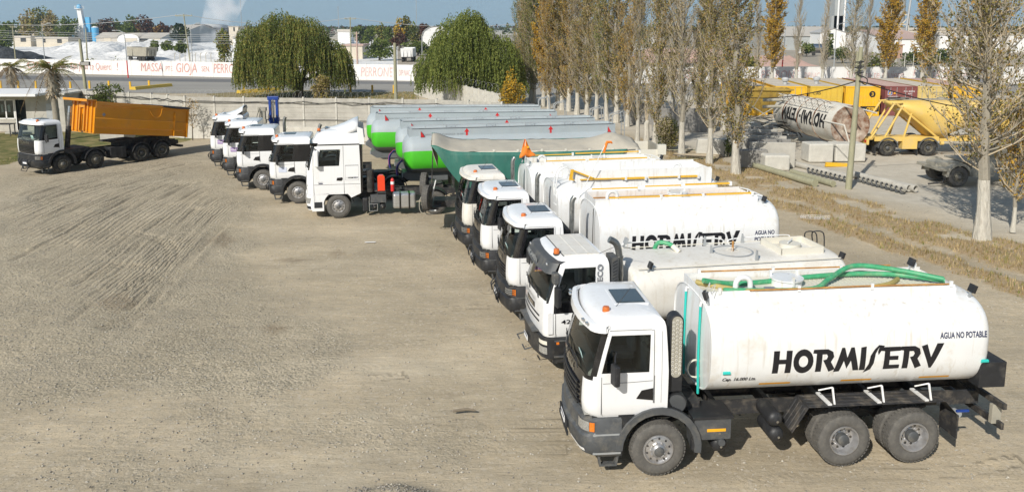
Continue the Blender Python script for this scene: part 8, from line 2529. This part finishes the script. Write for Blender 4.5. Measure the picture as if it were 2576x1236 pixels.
# concrete blocks and slabs
def block(px, py, w_, d_, h, m, label, yaw=0, bev=.06, nm='concrete_block', D_=None, skew=0, grp=None):
 p = G(px, py) if D_ is None else V((AT(px, py, D_).x, D_, 0))
 q = MB(); q.prism([(0, 0), (w_, 0), (w_ - skew, h), (skew, h)], 'y', 0, d_, m); o_ = q.build(nm, bevel=bev, seg=3)
 o_.location = (p.x, p.y, 0); o_.rotation_euler = (0, 0, yaw); return tag(o_, label, 'concrete block', grp)
block(1924, 430, 1.5, 1.1, .95, 'concrete_pale', 'rough edged concrete block in front of the slabs, by the green log', 0, .12)
block(2034, 409, 1.6, 1.3, 1.2, 'concrete_pale', 'big pale block under the silo with rusty iron on top', R(3), .1)
block(2101, 407, 2.0, 1.3, 1.15, 'concrete_pale', 'long pale block under the rusted end of the silo', R(4), .08)
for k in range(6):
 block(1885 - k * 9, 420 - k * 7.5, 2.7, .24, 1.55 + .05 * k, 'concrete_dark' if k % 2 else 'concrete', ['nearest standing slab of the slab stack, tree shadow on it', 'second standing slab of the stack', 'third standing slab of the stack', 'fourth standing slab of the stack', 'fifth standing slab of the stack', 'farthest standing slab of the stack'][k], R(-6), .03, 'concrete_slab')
block(1862, 424, 1.7, .5, 1.15, 'concrete_dark', 'low dark concrete block right behind the flared white trunk', R(5), .08)
block(1751, 393, 2.2, .55, 1.15, 'concrete_pale', 'pale jersey barrier between two whitewashed trunks', R(-3), .04, 'jersey_barrier', skew=.12)
block(1722, 315, 1.5, .6, 1.1, 'concrete', 'grey jersey barrier beside the white boulder', R(10), .04, 'jersey_barrier', skew=.1)
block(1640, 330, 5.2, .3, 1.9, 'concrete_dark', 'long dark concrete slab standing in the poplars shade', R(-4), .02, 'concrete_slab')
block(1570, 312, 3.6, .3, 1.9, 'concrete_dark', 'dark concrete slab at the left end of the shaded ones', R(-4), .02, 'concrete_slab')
q = MB(); rings = []
for z, r in ((0, .95), (.4, 1.0), (.9, .85), (1.3, .5), (1.42, .05)): rings.append([V((r * math.cos(a) * (1 + .12 * noise.noise(V((math.cos(a), math.sin(a), z)))), r * .9 * math.sin(a), z)) for a in [2 * PI * k / 14 for k in range(14)]])
q.loft(rings, 'concrete_pale'); o_ = q.build('boulder'); p = G(1767, 326); o_.location = p; tag(o_, 'pale rounded boulder of set concrete beside the jersey barrier', 'boulder')
q = MB(); q.prism([(0, 0), (1.35, 0), (1.35, .2), (.06, .26)], 'y', 0, .22, 'yellow_box'); o_ = q.build('steel_beam', bevel=.01); o_.location = G(2077, 419); tag(o_, 'short yellow steel beam lying on the pale ground', 'beam')
def log_(a_, b_, r, m, nm, label, cat):
 A, B = G(*a_), G(*b_); q = MB(); q.cyl((0, 0, r), (B - A) + V((0, 0, r)), r, m, r1=r * .85, n=16); o_ = q.build(nm); o_.location = A; return tag(o_, label, cat)
log_((2050, 470), (1880, 418), .20, 'wood_pole', 'wooden_pole', 'thick greenish pole lying beside the concrete block', 'pole')
log_((2096, 470), (1990, 438), .17, 'wood_pole', 'wooden_pole', 'shorter greenish pole lying behind the thick one', 'pole')
def hollow(a_, b_, r, label):
 A, B = G(*a_), G(*b_); d = B - A; q = MB(); L_ = d.length
 q.lathe([(0, r * .8), (0, r), (L_, r), (L_, r * .8), (0, r * .8)], (0, 0, r), d, 'concrete', 20); q.lathe([(L_ * .5, 0), (L_ * .5, r * .8)], (0, 0, r), d, 'opening', 20); o_ = q.build('steel_pipe'); o_.location = A; return tag(o_, label, 'pipe')
hollow((2134, 452), (2004, 420), .17, 'grey pipe lying behind the left auger, left of the utility pole')
hollow((2303, 483), (2145, 446), .19, 'grey pipe with open end lying behind the right auger')
hollow((2286, 482), (2250, 474), .19, 'short grey pipe stub in front of the open pipe end')
def auger(a_, b_, label):
 A, B = G(*a_), G(*b_); d = B - A; L_ = d.length; q = MB(); u = d.normalized(); s_ = V((-u.y, u.x, 0)); r = .17; n = int(L_ / .33) * 14
 q.cyl(V((0, 0, r)), d + V((0, 0, r)), .05, 'dusty_metal', n=8)
 ra, rb = [], []
 for k in range(n + 1):
  t = k / n; th = k / 14 * 2 * PI; c = d * t + V((0, 0, r)); v_ = s_ * math.cos(th) + V((0, 0, 1)) * math.sin(th); ra.append(c + v_ * .05); rb.append(c + v_ * r)
 q.grid([ra, rb], 'grey_plastic'); o_ = q.build('auger_screw', solid=.012); o_.location = A; return tag(o_, label, 'auger')
auger((2030, 434), (2132, 459), 'steel auger screw lying left of the utility pole'); auger((2157, 456), (2275, 488), 'steel auger screw lying right of the utility pole')
# utility pole with its cables
b0 = G(2134, 474); tp = AT(2166, 118, b0.y + .3)
T = thing('utility_pole', 'leaning wooden utility pole with a black cable bracket', 'pole', b0, 0)
q = MB(); q.tube([(0, 0, -.1), (tp - b0) * .5, tp - b0], [.17, .14, .11], 'wood_pole', 10); q.build('pole', T)
q = MB()
m_ = (tp - b0) * .86
q.tube([m_ + V((-.12, -.2, -.35)), m_ + V((-.02, -.2, .35))], .05, 'cable', 6)
for k in range(5): q.tube([m_ + V((-.3, -.18, -.3 + k * .14)), m_ + V((.16, -.18, -.26 + k * .14))], .035, 'wood_pole' if k % 2 else 'cable', 5)
q.tube(bez([m_ + V((-.1, -.2, -.4)), m_ + V((.35, -.2, -.6)), m_ + V((.3, -.2, -.9)), m_ + V((-.05, -.2, -.7))], 6), .03, 'cable', 5); q.build('cable_bracket', T)
def sag(name, label, A, B, drop, r, m='cable', n=18):
 A, B = V(A), V(B); q = MB(); q.tube([A.lerp(B, k / n) - A + V((0, 0, -drop * 4 * (k / n) * (1 - k / n))) for k in range(n + 1)], r, m, 5); o_ = q.build(name); o_.location = A; return tag(o_, label, 'cable')
mm_ = b0 + m_ + V((0, 0, -.7))
sag('overhead_cable', 'black cable running left from the leaning pole past the silo', mm_, AT(1840, 240, 60), .5, .03)
sag('overhead_cable', 'black cable running right from the leaning pole over the yellow tank', mm_, AT(2650, 290, 50), .5, .03)
p = AT(2155, 200, 110); pole('pole', 'short wooden pole at the far wall behind the leaning pole', 'pole', (p.x, 110, 0), AT(2157, 130, 110), .18, .15, 'wood_pole')
q = MB()
for k in range(13): q.tube([(k * .1, 0, .02), (k * .1, -.42, .02), (k * .1, -.5, .2)], .006, 'white_sign', 4);
for y, z in ((0, .02), (-.2, .02), (-.42, .02), (-.46, .12), (-.5, .2)): q.tube([(0, y, z), (1.2, y, z)], .007, 'white_sign', 4)
o_ = q.build('wire_basket'); p = G(2012, 545); o_.location = (p.x, p.y, .03); o_.rotation_euler = (0, 0, R(-14)); tag(o_, 'white wire rack lying on the bare ground beyond the tankers', 'wire rack')
random.seed(12)
q = MB()
for k in range(34):
 p = G(random.uniform(1715, 1790), random.uniform(378, 402)); a = random.random() * 3; q.cbox((p.x, p.y, random.uniform(.05, .3)), (random.uniform(1.2, 2.4), .12, .04), random.choice(['wood_pole', 'bark_dark', 'twig']), random.uniform(-.5, .2))
tag(q.build('scrap_wood'), 'heap of scrap planks behind the whitewashed trunks', kind='stuff')
for k, (px, py, lb) in enumerate(((917, 612, 'white scrap of paper lying on the beaten earth'), (1140, 1040, 'small brown stick lying in front of the near tanker'))):
 q = MB(); q.prism([(0, 0), (.42, .05), (.45, .13), (.03, .10)], 'z', .0, .012, 'white_sign') if k == 0 else q.tube([(0, 0, .03), (.3, .05, .05), (.5, .03, .03)], [.03, .035, .02], 'twig_dark', 6)
 o_ = q.build(('paper_scrap', 'stick')[k]); o_.location = G(px, py) + V((0, 0, .04)); tag(o_, lb, ('paper', 'stick')[k])
# ================================================================ the works and town behind the walls
def shed(name, label, x0, x1, ytop, yeave, ybase, D_, dep, wall, roof, kind='gable', frontm=None, wins=()):
 """front between two sight lines at distance D_; roof gable, arch or flat"""
 A = AT(x0, ybase, D_); B = AT(x1, ybase, D_); ze = AT(x0, yeave, D_).z; zt = AT(x0, ytop, D_).z; w_ = B.x - A.x
 t = thing(name, label, 'building', (A.x, D_, 0), 0)
 q = MB(); q.box(0, w_, 0, dep, 0, ze, wall)
 if kind == 'arch':
  pr = [(w_ * (.5 - .5 * math.cos(a)), ze + (zt - ze) * math.sin(a)) for a in [PI * k / 14 for k in range(15)]]; q.prism(pr, 'y', 0, dep - .05, frontm or wall)
 if kind == 'side': q.prism([(0, ze), (dep / 2, zt), (dep, ze)], 'x', 0, w_, wall)
 if kind == 'gable': q.prism([(0, ze), (w_ / 2, zt), (w_, ze)], 'y', .0, dep, wall)
 q.build('wall', t)
 r = MB()
 if kind == 'arch': r.grid([[V((a - .0, y, b + .12)) for a, b in pr] for y in (-.4, dep)], roof)
 elif kind == 'side': r.add([(-.4, -.5, ze - .1), (w_ + .4, -.5, ze - .1), (w_ + .4, dep / 2, zt + .15), (-.4, dep / 2, zt + .15), (w_ + .4, dep + .5, ze - .1), (-.4, dep + .5, ze - .1)], [(0, 1, 2, 3), (3, 2, 4, 5)], roof)
 elif kind == 'gable': r.add([(-.4, -.4, ze - .1), (w_ / 2, -.4, zt + .15), (w_ / 2, dep, zt + .15), (-.4, dep, ze - .1), (w_ + .4, -.4, ze - .1), (w_ + .4, dep, ze - .1)], [(0, 1, 2, 3), (1, 4, 5, 2)], roof)
 else: r.box(-.3, w_ + .3, -.3, dep, ze, zt, roof)
 r.build('roof', t, solid=.1)
 for k, (a, b, c, d, m) in enumerate(wins):
  P, Q = AT(a, c, D_), AT(b, d, D_); v_ = MB(); v_.box(P.x - A.x, Q.x - A.x, -.12, -.03, max(0, Q.z), P.z, m); v_.build('window' if m == 'window_glass' else 'door', t)
 return t
shed('warehouse', 'long grey corrugated shed with cream gable at the far left', 64, 172, 59, 70, 95, 400, 26, 'wall_corrugated', 'roof_grey', 'side')
shed('warehouse', 'cream two storey gable house joined to the corrugated shed', 33, 63, 60, 69, 92, 398, 30, 'wall_cream', 'roof_grey', 'side', wins=((41, 53, 75, 80, 'window_glass'), (38, 60, 84, 92, 'opening')))
shed('workshop', 'low cream workshop with a dark doorway below the long shed', 92, 172, 94, 97, 109, 345, 10, 'wall_cream', 'roof_beige', 'flat', wins=((109, 115, 98, 107, 'opening'), (144, 156, 99, 108, 'opening')))
shed('workshop', 'sand coloured broken workshop left of the white tower', 37, 78, 91, 94, 107, 350, 10, 'wall_cream', 'roof_beige', 'flat', wins=((52, 66, 96, 105, 'opening'),))
shed('open_shed', 'open fronted shed with beige roof right of the blue silo', 243, 296, 83, 94, 110, 350, 14, 'roof_beige', 'roof_beige', 'side', wins=((262, 280, 95, 108, 'wall_cream'),))
shed('hangar', 'white arched hangar with a long beige roof behind the chalk heaps', 296, 350, 84, 96, 109, 340, 24, 'wall_white', 'roof_beige', 'arch', wins=((314, 346, 96, 107, 'wall_cream'),))
shed('hangar', 'beige roofed side wing of the arched hangar', 351, 406, 84, 95, 109, 341, 20, 'wall_corrugated', 'roof_beige', 'side', wins=((352, 372, 98, 108, 'opening'), (376, 404, 97, 109, 'wall_cream')))
shed('warehouse', 'flat topped pale warehouse behind the dark conifer', 427, 474, 63, 76, 90, 430, 40, 'wall_corrugated', 'roof_beige', 'side')
shed('vaulted_hall', 'dark open vaulted roof left of the steam plume', 466, 537, 61, 71, 80, 480, 30, 'opening', 'roof_grey', 'arch')
shed('lime_works', 'white dusted works building behind the upright green tree', 588, 640, 86, 94, 133, 230, 14, 'wall_white', 'roof_beige', 'side', wins=((606, 612, 108, 130, 'galvanised'), (620, 636, 104, 130, 'opening')))
shed('house', 'sand coloured block house right of the steam plume', 576, 600, 66, 67, 80, 380, 12, 'wall_cream', 'roof_beige', 'flat', wins=((587, 591, 69, 79, 'opening'),))
shed('cottage', 'pinkish low house with a flat roof right of the broad willow', 862, 912, 112, 115, 140, 215, 10, 'wall_cream', 'roof_pink', 'flat')
shed('house', 'white flat roofed houses above the pinkish cottage', 850, 880, 74, 80, 96, 420, 12, 'wall_white', 'roof_beige', 'flat')
shed('vaulted_hall', 'white vaulted hall with a brick strip between the two willows and poplars', 1063, 1130, 67, 90, 97, 330, 30, 'wall_white', 'wall_white', 'arch')
shed('hangar', 'long pale arched hangar with white front behind the thin poplars', 1962, 2140, 68, 90, 114, 300, 40, 'wall_corrugated', 'roof_beige', 'side', wins=((1994, 2010, 92, 95, 'window_glass'),))
t = shed('factory_block', 'white factory block with a dark square emblem at the hangar end', 2062, 2126, 72, 82, 114, 290, 10, 'wall_white', 'roof_grey', 'gable', wins=((2082, 2096, 84, 93, 'ink_blue'),))
shed('warehouse', 'pinkish roofed warehouse with a white front right of the silo tower', 2228, 2340, 77, 97, 112, 260, 40, 'wall_white', 'roof_pink', 'side')
shed('warehouse', 'white warehouse wall behind the leafy poplar', 2362, 2600, 84, 88, 110, 270, 40, 'wall_white', 'roof_beige', 'flat')
shed('warehouse', 'long beige roofed warehouse far behind on the right', 2280, 2480, 70, 76, 84, 380, 40, 'wall_cream', 'roof_beige', 'flat')
shed('brick_wall', 'low brick yard wall below the pinkish roofed warehouse', 2226, 2270, 112, 114, 133, 220, .4, 'brick', 'brick', 'flat')
shed('plant_block', 'white and blue plant building glimpsed between poplars', 1590, 1650, 88, 90, 118, 300, 10, 'wall_white', 'roof_grey', 'flat', wins=((1598, 1622, 98, 103, 'sky_blue_paint'),))
# white tower with its blue cap and silos
p = AT(213, 107, 380)
T = thing('lime_tower', 'tall white tower with a sky blue dome and platform', 'tower', (p.x, 380, 0))
q = MB(); q.loft([[V((-.7, -1, 0)), V((1.7, -1, 0)), V((1.7, 1, 0)), V((-.7, 1, 0))], [V((-2.0, -1, 17)), V((-.2, -1, 17)), V((-.2, 1, 17)), V((-2.0, 1, 17))]], 'wall_white', False); q.box(-3.6, 1.0, -2, 2, 0, 9.2, 'wall_white'); q.build('shaft', T)
q = MB(); q.cyl((-1.2, 0, 16.8), (-1.2, 0, 17.0), 2.0, 'wall_white', n=14); q.lathe([(17, 1.1), (18, 1.1), (18.7, .8), (19, 0)], (-1.2, 0, 0), (0, 0, 1), 'sky_blue_paint', 16); q.build('dome', T)
q = MB()
for k in range(14): a = k / 14 * 6.28; q.tube([(-1.2 + 2 * math.cos(a), 2 * math.sin(a), 17), (-1.2 + 2 * math.cos(a), 2 * math.sin(a), 18.1)], .05, 'wall_white', 4)
q.tube([(-1.2 + 2 * math.cos(a), 2 * math.sin(a), 18.1) for a in [k / 14 * 6.28 for k in range(15)]], .06, 'wall_white', 4); q.build('railing', T)
q = MB(); q.cyl((5.4, 0, 0), (5.4, 0, 8.2), 1.55, 'sky_blue_paint', n=20); q.lathe([(8.2, 1.55), (8.8, .6)], (5.4, 0, 0), (0, 0, 1), 'wall_white', 20); q.build('silo', T)
q = MB(); q.box(.9, 3.0, .2, 1.6, 6, 13, 'sky_blue_paint'); q.build('conveyor_housing', T)
q = MB()
for x in (-10.5, -8.5, -6.8): q.tube([(x, 0, 0), (x, 0, 6)], .15, 'wall_white', 5)
q.cyl((-10, 0, 5.2), (-10, 0, 6.6), 1.1, 'wall_white', n=12); q.box(-7.5, -4.2, -1, 1, 2.2, 4.6, 'sky_blue_paint'); q.build('hopper_platform', T)
for nm, pxa, pxb, ytp, D_, lb in (('silo_tower', 2090, 2122, -30, 300, 'tall grey silo tower with pipes behind the brownish poplar'), ('process_tower', 2240, 2284, -14, 280, 'cream steel frame tower with a cone silo behind the orange poplar')):
 A, B = AT(pxa, 77, D_), AT(pxb, 77, D_); zt = AT(pxa, ytp, D_).z; w_ = B.x - A.x
 T = thing(nm, lb, 'tower', (A.x, D_, 0)); q = MB()
 if nm == 'silo_tower':
  q.box(0, w_, 0, 4, 0, AT(pxa, 40, D_).z, 'wall_corrugated'); q.box(w_ * .2, w_ * .9, 0, 4, 0, zt, 'wall_corrugated'); q.build('silo', T); q = MB()
  for x in (w_ * .45, w_ * .95): q.tube([(x, -.6, 0), (x, -.6, zt)], .35, 'wall_white', 8)
  q.build('pipe', T)
 else:
  for x in (0, w_): q.box(x - .3, x + .3, 0, .6, 0, AT(pxa, 36, D_).z, 'wall_cream')
  for y_ in (36, 60): z = AT(pxa, y_, D_).z; q.box(-3, w_ + .4, 0, .6, z - .4, z, 'wall_cream')
  q.tube([(0, .3, 5), (w_, .3, 12)], .2, 'wall_cream', 4); q.tube([(w_, .3, 5), (0, .3, 12)], .2, 'wall_cream', 4); q.build('frame', T)
  q = MB(); q.lathe([(6, .4), (11, 2.4), (18, 2.4)], (w_ * .5, 2, 0), (0, 0, 1), 'wall_corrugated', 18); q.build('cone_silo', T); q = MB(); q.tube([(w_ * .8, -.5, 3), (w_, -.5, zt)], .4, 'galvanised', 8); q.build('chute', T)
# heaps
def heap(px0, px1, ytop, ybase, D_, dep, m, nm, label, seed, n=44):
 A, B = AT(px0, ybase, D_), AT(px1, ybase, D_); ht = AT(px0, ytop, D_).z; w_ = B.x - A.x; rows = []
 for j in range(16):
  v_ = j / 15; row = []
  for i in range(n + 1):
   u = i / n; x, y = u * w_, v_ * dep
   e = min(1, u * 6, (1 - u) * 6) ** .7 * math.sin(min(1, v_ * 1.6) * PI / 2) * (1 if v_ < .7 else (1 - v_) / .3)
   f = .62 + .6 * noise.noise(V((x * .06, y * .08, seed))) + .35 * noise.noise(V((x * .2, y * .22, seed + 4))) + .16 * noise.noise(V((x * .7, y * .7, seed + 8)))
   row.append(V((x, y, max(-.1, ht * e * f))))
  rows.append(row)
 q = MB(); q.grid(rows, m, False); o_ = q.build(nm, recalc=False); o_.location = (A.x, D_, 0); return tag(o_, label, 'earth heap')
heap(10, 240, 100, 136, 250, 60, 'chalk', 'chalk_heap', 'long white chalk heap behind the far wall, left half', 1); heap(180, 420, 102, 134, 265, 50, 'chalk', 'chalk_heap', 'white chalk heap in front of the tower and hangar', 2); heap(400, 640, 126, 146, 190, 30, 'chalk', 'chalk_heap', 'low white chalk bank left of the broad willow', 3)
heap(-260, 30, 100, 142, 200, 20, 'coal', 'coal_heap', 'dark slag heap at the left edge', 4); heap(120, 420, 128, 146, 200, 24, 'chalk', 'chalk_heap', 'low crumbled chalk bank along the wall', 5)
heap(1640, 1900, 118, 152, 190, 40, 'pink_earth', 'earth_heap', 'long pinkish earth heap behind the poplars', 6); heap(1870, 2070, 126, 156, 175, 30, 'pink_earth', 'earth_heap', 'pale pink earth heap above the ochre containers', 7)
# steam, poles, masts and vehicles far behind
T = bpy.data.materials.new('steam'); M['steam'] = T; T.use_nodes = True; N, L = T.node_tree.nodes, T.node_tree.links; N.remove(N['Principled BSDF'])
vp = N.new('ShaderNodeVolumePrincipled'); vp.inputs['Color'].default_value = (.97, .98, 1, 1); tcn = N.new('ShaderNodeTexCoord'); n_ = N.new('ShaderNodeTexNoise'); n_.inputs['Scale'].default_value = .22; n_.inputs['Detail'].default_value = 4; L.new(tcn.outputs['Object'], n_.inputs[0])
mr = N.new('ShaderNodeMapRange'); mr.inputs[1].default_value = .41; mr.inputs[2].default_value = .68; mr.inputs[3].default_value = 0; mr.inputs[4].default_value = .26; L.new(n_.outputs[0], mr.inputs[0]); L.new(mr.outputs[0], vp.inputs['Density']); L.new(vp.outputs[0], N['Material Output'].inputs['Volume'])
q = MB(); D_ = 215
pts = [AT(528, 136, D_), AT(526, 105, D_), AT(532, 75, D_), AT(548, 48, D_), AT(560, 20, D_), AT(575, -20, D_)]
o0 = V(pts[0]); q.tube([p - o0 for p in bez(pts, 4)], list(np.interp(np.linspace(0, 1, 21), [0, .3, .6, 1], [1.6, 2.6, 4.2, 5.0])), 'steam', 14); o_ = q.build('steam_plume'); o_.location = o0; tag(o_, 'white steam plume rising from the chalk works', kind='stuff')
def upole(px, yb, yt, D_, label, arm=1.6, pxt=None, m='wood_pole', r=.16):
 p = AT(px, yb, D_); z = AT(px, yt, D_).z; dx = (AT(pxt, yt, D_).x - p.x) if pxt else 0
 T = thing('power_pole', label, 'pole', (p.x, D_, 0)); q = MB(); q.tube([(0, 0, 0), (dx, 0, z)], [r, r * .7], m, 8); q.build('pole', T)
 if arm: q = MB(); q.box(dx - arm, dx + arm, -.08, .08, z - .4, z - .25, 'wood_pole'); [q.cyl((dx + a, 0, z - .25), (dx + a, 0, z), .08, 'wire_pale', n=6) for a in (-arm * .9, 0, arm * .9)]; q.build('crossarm', T)
 return V((p.x + dx, D_, z))
a1 = upole(480, 152, 36, 160, 'tall leaning pole with a crossarm beside the steam plume', 1.7, 462); a2 = upole(883, 152, 44, 170, 'leaning green pole with a crossarm right of the broad willow', 1.2, 881)
upole(899, 150, 80, 150, 'short pink pole with insulators next to the leaning green one', .5, m='roof_pink', r=.2); upole(219, 147, 72, 165, 'dark pole in front of the white tower', 0, 216); upole(37, 124, 65, 200, 'grey pole in front of the cream gable', .6); upole(2330, 150, 82, 150, 'concrete pole behind the orange topped poplar', 1.2, m='concrete_pale')
sag('power_line', 'pale power line from the left edge to the tall crossarm pole', AT(-60, 58, 190), a1, 1.2, .05, 'wire_pale'); sag('power_line', 'pale power line between the two crossarm poles', a1, a2, 1.6, .05, 'wire_pale'); sag('power_line', 'pale power line from the green pole to the round willow', a2, AT(1300, 60, 180), 1.2, .05, 'wire_pale')
for k, y_ in enumerate((75, 80, 86, 91, 97)): sag('power_line', ['highest', 'second highest', 'middle', 'second lowest', 'lowest'][k] + ' of the thin wires crossing above the far left wall', AT(-60, y_, 165), AT(900, y_ + 8, 152), .6, .025, 'wire_pale', 10)
for px, y0, y1, D_, lb in ((112, 142, 74, 158, 'slim street lamp above the small palm'), (362, 146, 72, 154, 'slim street lamp right of the exclamation mark'), (484, 148, 74, 158, 'slim street lamp beside the tall leaning pole'), (1062, 138, 90, 170, 'street lamp by the parked white tipper'), (2098, 160, 74, 140, 'slim street lamp in front of the factory block')):
 if px == 362: continue
 p = AT(px, y0, D_); z = AT(px, y1, D_).z; T = thing('street_lamp', lb, 'street lamp', (p.x, D_, 0)); q = MB(); q.tube([(0, 0, 0), (0, 0, z), (.3, 0, z + .8), (1.4, 0, z + 1.2)], [.1, .07, .06, .05], 'galvanised', 6); q.build('pole', T); q = MB(); q.box(1.2, 1.9, -.15, .15, z + 1.12, z + 1.26, 'galvanised'); q.build('lamp_head', T)
for px, yt, lb in ((608, -8, 'thin lattice mast left of the broad willow'), (852, 16, 'thin radio mast behind the bridge of houses'), (1048, -6, 'thin radio mast above the small dark tree'), (1966, -10, 'thin mast far behind the golden brown poplar')):
 p = AT(px, 66, 900); T = tag(MB().tube([(0, 0, 0), (0, 0, AT(px, yt, 900).z)], .35, 'galvanised', 5).build('radio_mast'), lb, 'mast'); T.location = (p.x, 900, 0)
def small_truck(px, py, D_, s, label, body, cat='dump truck', nm='parked_truck', yaw=0):
 p = AT(px, py, D_); T = thing(nm, label, cat, (p.x, D_, 0), yaw); T.scale = (s, s, s)
 q = MB(); q.box(-1.2, 1.2, 0, 6, .9, 1.1, 'chassis'); q.build('chassis', T)
 q = MB(); q.loft([[V((-1.2, -.2, 1.1)), V((1.2, -.2, 1.1)), V((1.2, 4, 1.1)), V((-1.2, 4, 1.1))], [V((-1.3, -.6, 2.9)), V((1.3, -.6, 2.9)), V((1.3, 4.1, 2.9)), V((-1.3, 4.1, 2.9))]], body, False, True, False)
 for x in (-.8, 0, .8): q.box(x - .05, x + .05, -.55, -.35, 1.2, 2.8, body)
 q.build('tipper_body', T); q = MB(); q.box(-1.2, 1.2, 4.3, 6.1, 1.0, 3.0, body); q.build('cab', T, bevel=.1)
 for x in (-1, 1):
  for y in (.8, 2.0, 5.2): q = MB(); q.cyl((x - .2, y, .5), (x + .2, y, .5), .5, 'tyre_dark', n=14); q.build('wheel', T)
small_truck(1024, 150, 196, 1.15, 'white tipper lorry parked by the green trees beyond the road', 'wall_white'); small_truck(534, 146, 190, .01 + 1.0, 'old tipper lorry standing in the chalk works', 'dusty_metal', yaw=R(25)) if False else small_truck(541 - 162, 138, 200, 1.2, 'chalk covered tipper lorry standing among the white heaps', 'dusty_metal', yaw=R(60))
T = thing('parked_car', 'silver hatchback parked in the field behind the right wall', 'car', AT(2375, 134, 205) * 1.0, 0); T.location.z = 0
q = MB(); q.prism([(-2, .4), (-2, .95), (-1.7, 1.05), (-1.2, 1.5), (.5, 1.5), (1.2, 1.0), (2, .9), (2.05, .4)], 'y', -.85, .85, 'silver_paint'); q.build('body', T, bevel=.05); q = MB(); q.prism([(-1.45, 1.05), (-1.1, 1.42), (.42, 1.42), (.95, 1.05)], 'y', -.86, .86, 'window_glass'); q.build('side_window', T)
for x in (-1.25, 1.3): q = MB(); q.cyl((x, -.87, .33), (x, -.6, .33), .33, 'tyre_dark', n=16); q.build('wheel', T)
T = thing('tanker_truck', 'polished silver tanker passing in front of the arched hangar', 'truck', (AT(2040, 120, 240).x, 240, 0), 0)
q = MB(); q.lathe([(0, .3), (.3, 1.0), (.8, 1.15), (7, 1.15), (7.4, .9)], (-1, 0, 2.4), (1, 0, 0), 'chrome', 24); q.build('tank', T); q = MB(); q.box(-4, -1.8, -1.2, 1.2, .7, 3.2, 'cab_white'); q.build('cab', T, bevel=.1); q = MB(); q.box(-3, 6.6, -.6, .6, .8, 1.2, 'chassis'); q.build('chassis', T)
for x in (-3, .5, 4.4, 5.7): q = MB(); q.cyl((x, -1.2, .5), (x, -.8, .5), .5, 'tyre_dark', n=14); q.build('wheel', T)
# posts of the works fence
for k in range(16):
 p = AT(440 + k * 13 if k < 8 else 2210 + (k - 8) * 22, 150, 158); o_ = MB().tube([(0, 0, 0), (0, 0, 3.1), (.2, 0, 3.5)], .07, 'concrete_pale', 5).build('fence_post'); o_.location = (p.x, 158, 0); tag(o_, 'slim concrete post of the fence behind the far wall', 'fence post', 'concrete fence posts behind the far wall'); o_['label'] = 'slim concrete fence post behind the far wall, %s from the left' % ORD[k]
# ---------------------------------------------------------------- the air
hz = bpy.data.materials.new('haze_air'); M['haze_air'] = hz; hz.use_nodes = True; N, L = hz.node_tree.nodes, hz.node_tree.links; N.remove(N['Principled BSDF'])
vp = N.new('ShaderNodeVolumePrincipled'); vp.inputs['Color'].default_value = (.58, .80, 1, 1); vp.inputs['Density'].default_value = 1.15e-4; vp.inputs['Anisotropy'].default_value = .0
L.new(vp.outputs[0], N['Material Output'].inputs['Volume'])
q = MB(); q.box(-9500, 9500, -350, 12500, -1.5, 1500, 'haze_air'); tag(q.build('haze'), kind='stuff')
